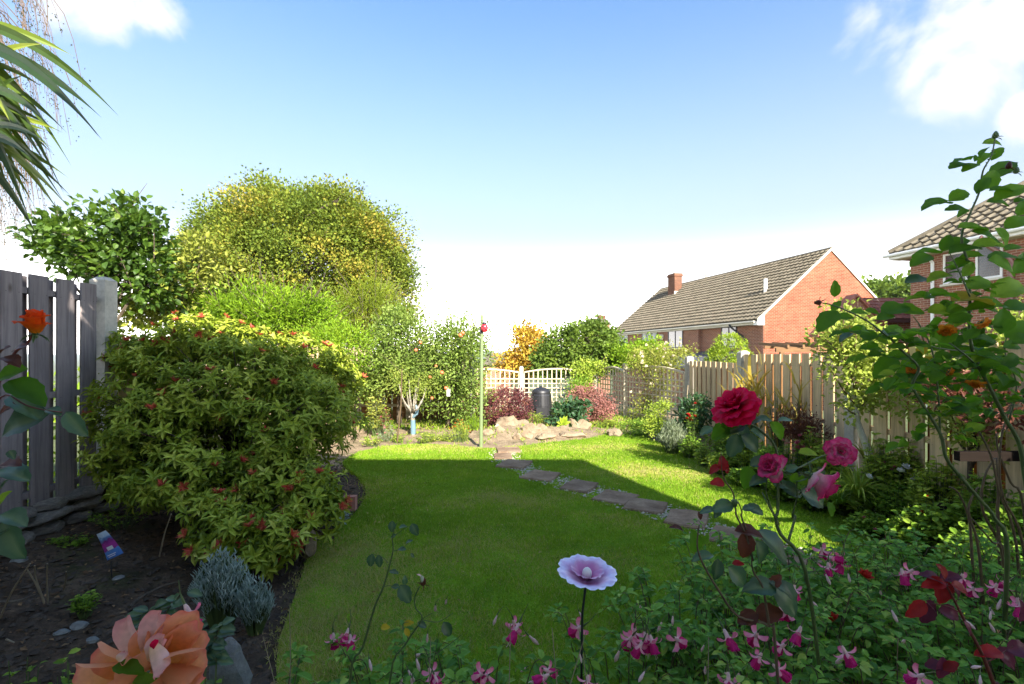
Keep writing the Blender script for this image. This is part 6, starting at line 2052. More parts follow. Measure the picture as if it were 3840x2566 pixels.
# buds and amber blooms
def bud(root, pos, axis, s, mname='calyx'):
    mb = MB(); lathe(mb, [(.001, -.2), (.30, -.1), (.42, .15), (.36, .5), (.18, .85), (.001, 1.0)], 8)
    for k in range(5):
        a = k * 1.2566
        leaves(mb, L8, [(math.cos(a) * .25, math.sin(a) * .25, -.05)], [(math.cos(a), math.sin(a), -.2 + .9 * (k % 2))], [(0, 0, 1)], .9, .22, .4)
    ax = Vector(axis).normalized()
    return inst('bud', mb.mesh('bud', M[mname]), root, Vector(pos) - world_loc(root), Vector((0, 0, 1)).rotation_difference(ax).to_euler(), s)
bud(tr_, at(*z2(1275, 200), DR), (.1, 0, 1), .024)
bud(tr_, at(*z2(1360, 400), DR), (.1, -.2, 1), .024, 'rose_leaf_brown'); bud(tr_, at(*z2(1410, 430), DR), (.3, 0, 1), .022)
bud(tr_, at(*z2(130, 1278), DR - .2), (-1, 0, -.1), .020, 'rose_leaf_brown')
for (f, x, y, r_, ax) in ((z4, 785, 60, .026, (-.3, -.3, -.8)), (z2, 1190, 1410, .022, (.6, -.1, -.6)), (z4, 975, 410, .024, (-.3, -.2, -.9)), (z4, 800, 340, .016, (.7, -.3, -.4)), (z4, 555, 322, .018, (-.6, -.5, .3))):
    bloom(tr_, at(*f(x, y), DR - .1), ax, r_, 'p_amber', OPEN[1:], seed=int(x), ruffle=.09)

# ---------------------------------------------------------------- crimson rose
z3 = lambda x, y: (666.7 + x * .1275, 333.3 + y * .1275)
z6 = lambda x, y: (640 + x * .1636, 506.7 + y * .1636)
DC = 1.35
cr_ = thing('rose_bush', 'rose bush with one big crimson bloom and three pink and white blooms below it', 'rose bush', (.85, DC, 0))
sb = MB()
q1 = stem(sb, [Vector((.98, DC + .1, 0)), Vector((.9, DC + .05, .45))] + [at(*z6(1010, 390), DC), at(*z6(860, 170), DC), at(*z6(830, 60), DC), at(*z3(870, 1400), DC), at(*z3(872, 1150), DC), at(*z3(855, 900), DC), at(*z3(720, 750), DC), at(*z3(600, 680), DC), at(*z3(555, 600), DC - .01)], .006, .0026)
q2 = stem(sb, [at(*z6(905, 215), DC), at(*z6(950, 60), DC + .02), at(*z3(985, 1450), DC + .03), at(*z3(1020, 1300), DC + .02), at(*z3(1060, 1240), DC)], .004, .002)
q3 = stem(sb, [at(*z3(870, 1100), DC), at(*z3(1050, 1050), DC + .03), at(*z3(1180, 980), DC + .05), at(*z3(1330, 930), DC + .06)], .003, .0016)
q4 = stem(sb, [at(*z3(880, 1500), DC), at(*z3(800, 1350), DC), at(*z3(750, 1250), DC + .03)], .003, .0015)
q4b = stem(sb, [at(*z3(840, 1420), DC), at(*z3(780, 1250), DC), at(*z3(790, 1130), DC)], .0025, .0015)
q5 = stem(sb, [at(*z3(1020, 1300), DC), at(*z3(1030, 1100), DC), at(*z3(1120, 1120), DC - .02)], .002, .0015)
thorns(sb, q1, .004, 24, g)
sb.build('stems', M['green_stem'], cr_, smooth=True)
bloom(cr_, at(*z3(540, 590), DC - .0), (-.50, -.25, .72), .062, 'p_crimson', FULL + [(6, .9, 1.0, 100, 112, .2, .04)], seed=3, ruffle=.06)
bloom(cr_, at(*z3(860, 1080), DC + .0), (-.75, -.35, .5), .047, 'p_pink', CUP, seed=5, ruffle=.05)
bloom(cr_, at(*z3(1360, 930), DC + .06), (-.3, -.85, .25), .042, 'p_pink', OPEN, seed=6, ruffle=.10)
bloom(cr_, at(*z3(1130, 1120), DC - .02), (.62, -.45, -.45), .056, 'p_pink', CUP, seed=8, ruffle=.04)
for (x, y, l, an, fc_, mn) in [(670, 690, 140, 190, .4, 'b'), (765, 675, 110, 0, .5, 'b'), (870, 760, 160, -50, .8, 'g'), (930, 675, 100, 10, .3, 'b'), (540, 740, 170, 200, .8, 'b'), (420, 770, 160, 220, .9, 'g'), (310, 765, 110, 205, .7, 'b'), (530, 880, 180, -110, .9, 'b'), (655, 860, 180, -40, .9, 'b'),
                               (720, 790, 130, -30, .7, 'b'), (735, 1010, 160, 25, .6, 'b'), (720, 1150, 150, 200, .7, 'b'), (630, 1130, 170, -105, .6, 'g'), (910, 1190, 140, 0, .6, 'b'), (980, 1225, 190, -20, .8, 'b'), (1150, 1290, 230, -25, .9, 'b'), (1100, 1150, 140, 20, .9, 'g'), (1210, 1090, 90, -60, .8, 'b'),
                               (980, 1060, 90, 30, .7, 'b'), (830, 1110, 110, 10, .7, 'b'), (1110, 940, 130, 5, .4, 'g'), (1290, 1380, 110, -75, .3, 'g'), (490, 720, 120, 10, .8, 'g'), (600, 770, 120, -80, .8, 'b'), (1000, 1130, 80, 60, .7, 'g')]:
    px, py = z3(x, y)
    leaf_px(cr_, px, py, l * .1275 * 1.05, an, fc_, DC - .02 + .05 * LG.random(), 'rose_leaf_blue' if mn == 'b' else 'rose_leaf')

cs = thing('rose_bush', 'slender dark rose shoot with red young leaves at its top, left of the crimson rose', 'rose bush', (.7, 1.25, 0))
DS = 1.25
sb = MB()
q = stem(sb, [Vector((.73, DS, 0)), at(*z6(830, 900), DS), at(*z6(790, 730), DS), at(*z6(600, 670), DS), at(*z6(480, 510), DS), at(*z6(385, 350), DS), at(*z6(350, 240), DS), at(*z6(362, 110), DS)], .0045, .0018)
q2 = stem(sb, [at(*z6(790, 730), DS), at(*z6(770, 600), DS), at(*z6(745, 480), DS), at(*z6(690, 390), DS), at(*z6(682, 290), DS)], .004, .0015)
q3 = stem(sb, [at(*z6(690, 330), DS), at(*z6(650, 180), DS), at(*z6(592, 60), DS), at(*z3(540, 1380), DS), at(*z3(520, 1250), DS), at(*z3(455, 1150), DS), at(*z3(430, 1060), DS), at(*z3(425, 930), DS)], .003, .0012)
q4 = stem(sb, [at(*z6(650, 140), DS), at(*z6(620, 60), DS), at(*z3(590, 1400), DS), at(*z3(560, 1320), DS)], .0025, .0015)
thorns(sb, q, .004, 16, g)
sb.build('stems', M['brown_stem'], cs, smooth=True)
for (f, x, y, l, an, fc_, mn) in [(z3, 375, 1065, 100, 215, .6, 'r'), (z3, 440, 1025, 110, 100, .9, 'r'), (z3, 470, 1070, 70, -60, .8, 'r'), (z3, 400, 1172, 110, 175, .8, 'r'), (z3, 440, 1360, 170, 190, .7, 'b'), (z3, 320, 1385, 120, 190, .5, 'b'), (z3, 400, 1405, 90, 230, .7, 'b'), (z3, 690, 1385, 140, -15, .7, 'b'),
                                  (z3, 640, 1370, 90, 20, .5, 'b'), (z3, 262, 1430, 60, -70, .5, 'n'), (z6, 665, 150, 150, 5, .3, 'n'), (z6, 645, 235, 150, -95, .8, 'n'), (z6, 740, 280, 150, -70, .8, 'b'), (z6, 825, 235, 230, -42, .5, 'b'), (z6, 385, 305, 130, 180, .3, 'b'), (z6, 340, 215, 130, 100, .9, 'g'),
                                  (z6, 470, 385, 120, -100, .8, 'b'), (z6, 600, 425, 150, -45, .8, 'b'), (z6, 740, 490, 190, 175, .6, 'b'), (z6, 895, 560, 230, -50, .8, 'b'), (z6, 600, 345, 70, 10, .4, 'r'), (z6, 830, 455, 90, 60, .5, 'n'), (z6, 660, 680, 130, 200, .7, 'n'), (z6, 790, 650, 170, 15, .7, 'n'), (z6, 400, 200, 60, 60, .6, 'g'), (z6, 870, 500, 150, -20, .4, 'b'), (z6, 230, 130, 90, 150, .3, 'n')]:
    px, py = f(x, y); k_ = .1275 if f is z3 else .1636
    leaf_px(cs, px, py, l * k_ * 1.05, an, fc_, DS - .01 + .04 * LG.random(), {'r': 'rose_leaf_red', 'b': 'rose_leaf_blue', 'g': 'rose_leaf', 'n': 'rose_leaf_brown'}[mn])
bud(cs, at(*z3(532, 1310), DS - .01), (0, -.1, -1), .020)

# red shoot, bottom right
rs = thing('rose_bush', 'dark red stemmed rose shoot with glossy crimson young leaves at bottom right', 'rose bush', (1.1, 1.15, 0))
DQ = 1.15
sb = MB()
q = stem(sb, [Vector((1.22, DQ, 0)), at(*z6(2210, 1250), DQ), at(*z6(2160, 1080), DQ), at(*z6(2090, 900), DQ), at(*z6(2000, 730), DQ), at(*z6(1905, 540), DQ), at(*z6(1850, 450), DQ)], .0065, .0022)
stem(sb, [at(*z6(1960, 650), DQ), at(*z6(1880, 610), DQ), at(*z6(1780, 590), DQ)], .002, .001); stem(sb, [at(*z6(2110, 950), DQ), at(*z6(2180, 920), DQ), at(*z6(2280, 850), DQ)], .002, .001)
thorns(sb, q, .006, 20, g)
sb.build('stems', M['red_stem'], rs, smooth=True)
for (x, y, l, an, fc_, mn) in [(1790, 430, 130, 150, .5, 'p'), (1800, 470, 140, 180, .6, 'r'), (1850, 520, 150, -95, .8, 'r'), (1930, 500, 130, -60, .8, 'p'), (1900, 430, 120, 20, .6, 'p'), (1690, 625, 140, 215, .9, 'r'), (1750, 650, 130, -110, .9, 'p'), (1790, 610, 90, -40, .6, 'p'), (1900, 650, 150, -10, .8, 'p'), (1960, 500, 120, -20, .6, 'r'),
                               (2140, 890, 150, 175, .5, 'r'), (2250, 930, 170, -30, .8, 'p'), (1850, 990, 130, -100, .8, 'p'), (1800, 965, 100, 180, .6, 'p'), (1900, 975, 90, 40, .6, 'r'), (2010, 745, 90, -60, .6, 'p'), (2320, 870, 150, 10, .7, 'p'), (2330, 640, 130, 80, .7, 'p'), (1850, 400, 100, 110, .5, 'r')]:
    px, py = z6(x, y)
    leaf_px(rs, px, py, l * .1636 * 1.05, an, fc_, DQ - .01 + .04 * LG.random(), {'r': 'rose_leaf_red', 'p': 'rose_leaf_purple'}[mn])

# spindly old rose, centre left
z5 = lambda x, y: (320 + x * .1477, 506.7 + y * .1477)
DV = 1.35
sp_ = thing('rose_bush', 'spindly half bare rose stem with small blue green leaves rising over the lawn', 'rose bush', (-.45, DV, 0))
sb = MB()
q = stem(sb, [Vector((-.46, DV, 0)), at(*z5(200, 1200), DV), at(*z5(290, 950), DV), at(*z5(370, 680), DV), at(*z5(430, 540), DV), at(*z5(470, 400), DV), at(*z5(495, 290), DV), at(*z5(490, 200), DV), at(*z5(520, 110), DV)], .004, .0012)
for lst in ([(430, 540), (470, 535), (520, 540)], [(460, 380), (420, 340), (350, 320)], [(500, 300), (560, 280), (610, 230)], [(495, 210), (540, 170), (600, 130)], [(460, 430), (500, 430), (530, 440)]):
    stem(sb, [at(*z5(x, y), DV) for x, y in lst], .0012, .0006, 4)
sb.build('stems', M['green_stem'], sp_)
for (x, y, l, an, fc_) in [(487, 135, 70, -90, .8), (560, 135, 50, 20, .4), (640, 155, 80, -60, .7), (345, 365, 80, -100, .9), (400, 370, 80, -85, .8), (575, 590, 120, -55, .7), (625, 330, 35, -50, .6), (555, 285, 50, 10, .3), (600, 235, 50, 35, .3), (495, 198, 40, 200, .6), (510, 540, 50, 170, .6), (500, 440, 60, 0, .3)]:
    leaf_px(sp_, *z5(x, y), l * .1477 * 1.1, an, fc_, DV, 'rose_leaf_blue')
sp2 = thing('rose_bush', 'thin green rose stem ending in a withered white bud over the lawn', 'rose bush', (-.32, DV - .05, 0))
sb = MB()
q = stem(sb, [Vector((-.36, DV, 0)), at(*z5(470, 1200), DV), at(*z5(580, 930), DV), at(*z5(690, 760), DV), at(*z5(650, 690), DV), at(*z5(640, 620), DV), at(*z5(675, 540), DV)], .003, .0015)
for lst in ([(690, 760), (760, 720)], [(690, 765), (800, 780), (900, 720)], [(600, 900), (560, 800), (600, 780)], [(780, 1000), (880, 930), (955, 870)], [(740, 1180), (780, 1000), (805, 850)]):
    stem(sb, [at(*z5(x, y), DV) for x, y in lst], .0014, .0008, 4)
tag(sb.build('stems', M['green_stem'], sp2), kind='stuff')
bd = bud(sp2, at(*z5(697, 525), DV), (.15, 0, 1), .020, 'rose_leaf_brown')
M['p_white'] = petal_mat('p_white', [(0, (.4, .45, .25)), (1, (.75, .72, .62))], trans=.2)
V, fq, t_ = petal(.02, .014, .3, .1, 4); inst('petal', MB().add(V, fq, .5, t_).mesh('petal', M['p_white'], True), sp2, at(*z5(688, 512), DV - .012) - sp2.location, (.2, 0, 2.6))
V, fq, t_ = petal(.018, .008, .9, 1.6, 5); inst('petal', MB().add(V, fq, .5, t_).mesh('petal', M['p_blush'], True), sp2, at(*z5(690, 478), DV - .005) - sp2.location, (.2, 0, 1.2))
for (x, y, l, an, fc_) in [(860, 830, 110, -60, .7), (690, 800, 70, -20, .5), (575, 500, 60, 90, .6)]:
    leaf_px(sp2, *z5(x, y), l * .1477, an, fc_, DV, 'rose_leaf_blue')
for (x, y, l, an, fc_) in [(600, 790, 70, 20, .6), (440, 815, 60, 10, .7), (590, 850, 60, -60, .7)]:
    leaf_px(sp2, *z5(x, y), l * .1477, an, fc_, DV, 'rose_leaf_yellow')

# ---------------------------------------------------------------- orange rose, left edge
DO = .95
orr = thing('rose_bush', 'rose stem at the left edge with one orange bloom and big blue green leaves', 'rose bush', (-.95, DO, 0))
zz = lambda x, y: (x * .1445, 253.3 + y * .1445)      # second left crop
sb = MB()
q = stem(sb, [Vector((-1.02, DO, 0)), at(-14, 620, DO), at(-8, 520, DO), at(*zz(-30, 1000), DO), at(*zz(60, 780), DO), at(*zz(110, 680), DO), at(*zz(190, 620), DO), at(*zz(235, 540), DO)], .0045, .002)
stem(sb, [at(*zz(-60, 1080), DO), at(*zz(40, 980), DO), at(*zz(180, 1050), DO - .01), at(*zz(310, 1085), DO - .02), at(*zz(430, 1100), DO - .02)], .0018, .0012)
stem(sb, [at(-10, 560, DO), at(4, 548, DO), at(18, 552, DO)], .002, .001)
sb.build('stems', M['red_stem'], orr, smooth=True)
bloom(orr, at(*zz(245, 555), DO), (.08, -.12, 1), .034, 'p_orange', [(3, 1.0, .62, 2, -8, .1, .03), (4, 1.25, .9, 8, -6, .2, .05), (5, 1.38, 1.1, 18, 0, .5, .06), (4, 1.3, 1.15, 32, 12, 1.0, .07), (3, 1.1, .95, 50, 34, 1.2, .06)], seed=11, ruffle=.03)
for (x, y, l, an, fc_, mn) in [(160, 1170, 330, 200, .9, 'b'), (520, 1180, 210, -50, .8, 'b'), (180, 950, 290, -25, .5, 'g'), (70, 830, 210, 195, .9, 'g'), (170, 1040, 280, -20, .4, 'b'), (370, 1090, 110, -8, .4, 'b'), (80, 1390, 70, -40, .5, 'b'), (60, 1460, 190, 15, .3, 'n'), (90, 1515, 260, -3, .25, 'b'), (20, 1600, 80, 60, .6, 'b'),
                               (20, 1700, 130, 60, .8, 'g'), (80, 735, 140, -15, .3, 'n'), (130, 650, 120, 30, .5, 'n'), (30, 660, 80, 200, .5, 'n'), (40, 1080, 150, 200, .7, 'n')]:
    leaf_px(orr, *zz(x, y), l * .1445 * 1.02, an, fc_, DO - .01 - .02 * LG.random(), {'b': 'rose_leaf_blue', 'g': 'rose_leaf', 'n': 'rose_leaf_brown'}[mn])
z7 = lambda x, y: (x * .1477, 466.7 + y * .1477)
for (x, y, l, an, fc_) in [(85, 340, 210, -4, .35), (70, 500, 290, -62, .95), (10, 440, 120, 200, .6)]:
    leaf_px(orr, *z7(x, y), l * .1477, an, fc_, DO - .03, 'rose_leaf_blue')

# ---------------------------------------------------------------- big peach rose, bottom left
DP_ = .60
pr = thing('rose_bush', 'large blown peach and orange rose bloom close to the camera at bottom left', 'rose bush', (-.48, DP_ + .02, 0))
sb = MB(); hubp = at(146, 672, DP_ + .02)
stem(sb, [Vector((-.48, DP_ + .05, 0)), Vector((-.46, DP_ + .05, .6)), hubp], .005, .0035)
sb.build('stems', M['green_stem'], pr)
hb = MB(); lathe(hb, [(.001, -.02), (.010, -.012), (.009, 0), (.001, .008)], 8); hbo = inst('bloom', hb.mesh('bloom', M['calyx']), pr, hubp - pr.location)
# petals: tip px, tip py, width px, material, forward offset, curl
PT = [(121, 623, 30, 'p_blush', .01, .5), (98, 650, 46, 'p_peach', .0, .3), (76, 678, 60, 'p_peach', -.012, .2), (151, 620, 30, 'p_blush', -.005, .6), (140, 634, 34, 'p_peach', .005, .5), (190, 619, 56, 'p_peach', .012, .2), (196, 634, 56, 'p_peach', .002, .2), (170, 622, 44, 'p_peach', .016, .3),
      (199, 662, 66, 'p_peach', -.012, .1), (190, 690, 70, 'p_peach', -.022, .1), (163, 674, 24, 'p_blush', -.035, .9), (158, 640, 22, 'p_blush', -.02, .8), (128, 655, 26, 'p_peach', -.022, .6), (100, 700, 60, 'p_peach', -.02, .2), (150, 705, 70, 'p_peach', -.025, .1), (180, 705, 60, 'p_peach', -.01, .1), (112, 690, 40, 'p_peach', -.03, .4)]
for i, (px, py, wp, mn, fo, cu) in enumerate(PT):
    tip = at(px, py, DP_ + fo)
    b0_ = at(148 + (px - 148) * .06, 672 + (py - 672) * .06, DP_ + .01)
    if i == 10: b0_ = at(152, 645, DP_ - .02)
    if i == 11: b0_ = at(150, 662, DP_ - .01)
    d = tip - b0_; L_ = d.length * 1.06
    V, fq, t_ = petal(L_, wp / F * DP_ * 1.0, .30, -.10, 70 + i, .05, cu * .8, .0, nu=12, nv=12, minr=.28)
    # petal frame: z along, y outward normal
    dn = d.normalized(); nrm = Vector((0.0, 1.0, 0)) if fo >= -.02 else Vector((.2, -1, .2))
    nrm = (nrm + Vector((LG.normal() * .25, 0, LG.normal() * .2))); nrm = (nrm - dn * nrm.dot(dn)).normalized(); xx_ = nrm.cross(dn)
    e = Matrix((xx_, nrm, dn)).transposed().to_euler()
    inst('petal', MB().add(V, fq, .5, t_).mesh('petal', M[mn], True), hbo, b0_ - hubp, e)
# brown sepal and withered inner bits
put_leaf(hbo, at(112, 668, DP_ - .03), (1, .1, -.05), (0, -.3, 1), .035, 'rose_leaf'); put_leaf(hbo, at(130, 690, DP_ - .03), (.8, .1, .5), (0, -.6, 1), .03, 'rose_leaf')
V, fq, t_ = petal(.012, .012, .4, -.2, 3, .1, .9); inst('petal', MB().add(V, fq, .5, t_).mesh('petal', M['p_crimson'], True), hbo, at(152, 648, DP_ - .03) - hubp, (.2, .6, 0))
V, fq, t_ = petal(.016, .013, .4, -.2, 3, .1, .6); inst('petal', MB().add(V, fq, .5, t_).mesh('petal', M['p_blush'], True), hbo, at(117, 660, DP_ - .032) - hubp, (.2, .9, 0))

# ---------------------------------------------------------------- fuchsia bed
def sstep(a, b_, x):
    t = min(1, max(0, (x - a) / (b_ - a))); return t * t * (3 - 2 * t)


def fh_(x):          # height of the fuchsia foliage
    return .34 + .12 * sstep(-1.0, .0, x) + .08 * sstep(.1, 1.1, x)


M['fu_sepal'] = petal_mat('fu_sepal', [(0, (.85, .62, .58)), (.35, (.85, .30, .40)), (1, (.80, .16, .30))], trans=.3)
M['fu_corolla'] = petal_mat('fu_corolla', [(0, (.80, .06, .30)), (1, (.70, .015, .22))], trans=.4)
fs = MB()
for k in range(4):
    a = k * math.pi / 2 + .3
    V, fq, t_ = petal(.024, .010, .4, 2.3, k, .02, .35, 0, 4, 6, 2)
    V = np.array(V); c_, s_ = math.cos(a), math.sin(a)
    V = np.stack([V[:, 0] * c_ - (V[:, 1] + .0025) * s_, V[:, 0] * s_ + (V[:, 1] + .0025) * c_, -V[:, 2] - .008], 1)
    fs.add(V, fq, .5, t_)
lathe(fs, [(.0015, .006), (.0035, .0), (.0042, -.01)], 6)
fs = fs.mesh('sepals', M['fu_sepal'], True)
fcm = MB()
for k in range(5):
    a = k * 1.2566
    V, fq, t_ = petal(.024, .021, .45, .1, 10 + k, .10, .5, 0, 4, 5, .5)
    V = np.array(V); c_, s_ = math.cos(a), math.sin(a)
    V = np.stack([V[:, 0] * c_ - (V[:, 1] + .002) * s_, V[:, 0] * s_ + (V[:, 1] + .002) * c_, -V[:, 2] - .010], 1)
    fcm.add(V, fq, .5, t_)
fcm = fcm.mesh('bloom', M['fu_corolla'], True)
fst = MB()
for k in range(5):
    a = k * 1.3; fst.tube([(0, 0, -.015), (math.cos(a) * .003, math.sin(a) * .003, -.035 - .002 * k)], .0006, 3)
fst = fst.mesh('stamens', M['fu_sepal'])
ped = MB(); ped.tube([(0, 0, .0), (0, 0, .006), (.002, 0, .02), (.012, 0, .038)], [.002, .0022, .0008, .0007], 5); ped = ped.mesh('flower_stalk', M['green_stem'])


def fuchsia_flower(root, p, s, g):
    rot = (g.normal() * .45, g.normal() * .45, g.random() * 6.28)
    b_ = inst('bloom', fcm, root, Vector(p) - world_loc(root), rot, s)
    inst('sepals', fs, b_, (0, 0, 0)); inst('stamens', fst, b_, (0, 0, 0)); inst('flower_stalk', ped, b_, (0, 0, .004))


gf = np.random.default_rng(99)
cent = []
FX = [(x, y) for x in np.arange(-1.15, 3.0, .36) for y in (1.2, 1.5, 1.85, 2.2)]
plants = []
for (x, y) in FX:
    x += gf.normal() * .06; y += gf.normal() * .05
    ymax = 1.62 + .85 * sstep(-.1, 1.4, x)
    if y > ymax or abs(x) > y * 1.12 + .15: continue
    H = fh_(x)
    root = thing('fuchsia_bush', 'leafy green fuchsia bush with drooping pink and magenta flowers in the foreground bed', 'fuchsia', (x, y, 0), 0, 'fuchsia bushes in the foreground bed')
    plants.append(root)
    sb = MB(); lb = MB()
    nsh = 38
    for i in range(nsh):
        a = gf.random() * 6.28; rr_ = .26 * gf.random() ** .5
        tx, ty = x + math.cos(a) * rr_, y + math.sin(a) * rr_
        tz = H * (.68 + .42 * gf.random()) + (.10 if gf.random() < .06 else 0)
        s = Vector((x + math.cos(a) * rr_ * .3, y + math.sin(a) * rr_ * .3, 0)); e = Vector((tx, ty, tz))
        droop = Vector((math.cos(a) * .05, math.sin(a) * .05 - .01, -.015))
        p = smooth_path([s, s.lerp(e, .6) + Vector((0, 0, .03)), e, e + droop], 4)
        sb.tube(p, taper(len(p), .003, .0009), 3, cap=False)
        np_ = 9; ls = .026 + .022 * gf.random()
        for j in range(np_):
            t = .32 + .68 * (j + gf.random() * .3) / np_
            q = p[min(len(p) - 1, int(t * (len(p) - 1)))]
            an = (j % 2) * math.pi / 2 + a + gf.random() * .4
            for sg in (0, math.pi):
                dd = np.array([math.cos(an + sg), math.sin(an + sg), .05 + .35 * gf.normal()])
                leaves(lb, L8, [np.array(q) + dd * .006], [dd], [np.array([gf.normal() * .3, -.15 + gf.normal() * .3, 1])], ls * (1.15 - .5 * (j / np_) ** 3) * (.8 + .4 * gf.random()), .55, min(1, max(0, .45 + .3 * gf.normal() + .25 * (j > 6))))
        # young tip
        leaves(lb, L4, [np.array(p[-1])] * 4, [(math.cos(k * 1.57), math.sin(k * 1.57), .8) for k in range(4)], [(0, 0, 1)] * 4, .012, .4, 1.0)
    tag(lb.build('foliage', M['fuchsia_leaf'], root), kind='stuff')
    tag(sb.build('stems', M['brown_stem'], root), kind='stuff')
LMK = [(130, 'left of the big peach rose'), (260, 'right of the big peach rose'), (345, 'at the foot of the spindly bare rose'), (420, 'under the withered white bud'), (490, 'between the withered bud and the lilac ornament'),
       (560, 'just left of the stake of the lilac ornament'), (620, 'right under the lilac ornament'), (680, 'between the lilac ornament and the dark rose shoot'), (735, 'round the foot of the dark rose shoot'), (790, 'round the foot of the crimson rose'),
       (850, 'right of the foot of the crimson rose'), (905, 'midway between the crimson rose and the red leaved shoot'), (960, 'just left of the red leaved shoot'), (1010, 'round the red leaved shoot'), (9999, 'in the far right corner')]
seen = {}
for o in plants:
    px = 512 + o.location.x / o.location.y * F
    w_ = next(t for lim, t in LMK if px < lim)
    row = 'nearest the camera' if o.location.y < 1.35 else 'second row' if o.location.y < 1.68 else 'third row' if o.location.y < 2.03 else 'backmost'
    lab = 'fuchsia bush ' + w_ + ', ' + row
    seen.setdefault(lab, []).append(o)
for lab, os_ in seen.items():
    os_.sort(key=lambda q: q.location.x)
    for i, o in enumerate(os_):
        o['label'] = lab if len(os_) == 1 else lab + (', left one' if i == 0 else ', right one')
print('fuchsias', len(plants))
FLP = [z6(*p) for p in [(1110, 265), (1150, 320), (1235, 335), (1200, 300), (1600, 400), (1665, 400), (1970, 430), (2040, 510), (2180, 490), (2250, 470), (2310, 580), (40, 800), (215, 820), (520, 780), (715, 790), (880, 860), (860, 620), (940, 500), (980, 760), (1240, 880), (1730, 1050), (540, 1045), (740, 920), (820, 990), (1150, 360), (2330, 600), (900, 650), (10, 850)]]
FLP += [z5(*p) for p in [(90, 880), (190, 850), (205, 890), (1310, 790), (1340, 820), (1770, 830), (2110, 900), (2200, 880), (740, 1120), (780, 1170), (1100, 1150), (1520, 1120), (1540, 1160), (1815, 1170), (1140, 1160), (2130, 850), (2240, 900)]]
FLP += [z7(1260, 985)]
for (px, py) in FLP:
    # distance at which the ray meets the foliage top
    d = 1.2
    for dd in np.arange(1.0, 2.9, .02):
        q = at(px, py, dd)
        if q.z < fh_(q.x) * 1.02 + .05: d = dd; break
        d = dd
    d = min(d, 2.3)
    q = at(px, py, d - .04)
    q.z += .008
    root = min(plants, key=lambda o: (o.location.x - q.x) ** 2 + (o.location.y - q.y) ** 2)
    fuchsia_flower(root, q, (1.1 + .4 * gf.random()) * (1.0 if d < 1.5 else 1.15), gf)
budm = MB(); lathe(budm, [(.0008, .012), (.003, .006), (.0035, .0), (.0055, -.010), (.0045, -.020), (.0008, -.027)], 7)
budm = budm.mesh('bud', M['fu_sepal'], True)
for k in range(46):
    px, py = 330 + 690 * gf.random(), 600 + 84 * gf.random()
    if px > 780: py -= 40 * gf.random()
    for dd in np.arange(1.0, 2.4, .02):
        q = at(px, py, dd)
        if q.z < fh_(q.x) * 1.02 + .04: break
    root = min(plants, key=lambda o: (o.location.x - q.x) ** 2 + (o.location.y - q.y) ** 2)
    bq = inst('bud', budm, root, q - root.location, (gf.normal() * .5, gf.normal() * .5, 0), .7 + .5 * gf.random())
    inst('flower_stalk', ped, bq, (0, 0, .010))
# a few red faded flowers
for (x, y) in ((1370, 430), (650, 960), (1185, 700)):
    px, py = z6(x, y); q = at(px, py, 1.7); root = min(plants, key=lambda o: (o.location.x - q.x) ** 2 + (o.location.y - q.y) ** 2)
    inst('bloom', FL_red, root, q - root.location, (.5, .3, x), .8)
# seed stalks and dry stems sticking out
for i, (a_, e_, d) in enumerate(((z5(680, 1100), z5(750, 880), 1.3), (z5(1230, 1190), z5(1290, 790), 1.3), (z5(1620, 1140), z5(1570, 820), 1.35), (z5(1860, 1190), z5(1780, 1000), 1.25), (z6(1510, 360), z6(1525, 150), 2.3), (z7(1945, 1470), z7(1960, 960), 1.45), (z7(1925, 1330), z7(1780, 1150), 1.45), (z5(1460, 1190), z5(1800, 850), 1.3), (z6(370, 940), z6(420, 800), 1.3))):
    a3, e3 = at(*a_, d), at(*e_, d); a3.z = min(a3.z, .3)
    mb = MB(); mb.tube(smooth_path([Vector((a3.x, d, .0)), a3, a3.lerp(e3, .5) + Vector((.006, 0, 0)), e3], 3), taper(10, .0022, .001), 4)
    tag(mb.build('dry_stalk', M['dry_stem']), ['pale dry flower stalk left of the lowest pink fuchsia at bottom centre', 'thin dry stalk behind the middle fuchsia flower over the lawn edge', 'pale dry stalk left of the lilac ornament stake', 'short pale stalk near the bottom edge below the lilac ornament',
         'single upright pale stalk near the tip of the lit lawn at right', 'long upright straw coloured stalk right of the big peach rose', 'bent thin brown stalk leaning against the straw coloured one', 'long slanting green brown twig under the lilac ornament', 'short pale twig among the fuchsias under the dark rose shoot'][i], 'stalk')
# shoots with large leaves beside the peach rose
mb0 = thing('fuchsia_bush', 'fuchsia shoots with large leaves rising right behind the peach rose', 'fuchsia', (-.75, 1.1, 0))
sb = MB()
for lst in ([(190, 690), (178, 640), (166, 615), (180, 597)], [(205, 690), (200, 650), (190, 625)], [(215, 690), (212, 650), (222, 625)], [(150, 690), (148, 640), (140, 618), (158, 606)]):
    p = stem(sb, [Vector((-.75, 1.1, 0))] + [at(x, y, 1.1) for x, y in lst], .0025, .001, 4)
    for j in range(11):
        q = p[int(len(p) * (.35 + .64 * j / 11))]
        for sg in (-1, 1):
            put_leaf(mb0, q, (sg * (.8 + .2 * LG.random()), LG.normal() * .4, .15 + .3 * LG.normal()), (LG.normal() * .3, -.5, .8), .026 + .012 * LG.random(), 'rose_leaf_blue')
put_leaf(mb0, at(187, 592, 1.08), (1, 0, -.15), (0, -.6, 1), .034, 'rose_leaf_blue'); put_leaf(mb0, at(180, 594, 1.08), (-.6, 0, -.6), (0, -.6, 1), .03, 'rose_leaf_blue')
tag(sb.build('stems', M['green_stem'], mb0), kind='stuff')
fuchsia_flower(mb0, at(186, 607, 1.0), 1.3, gf)
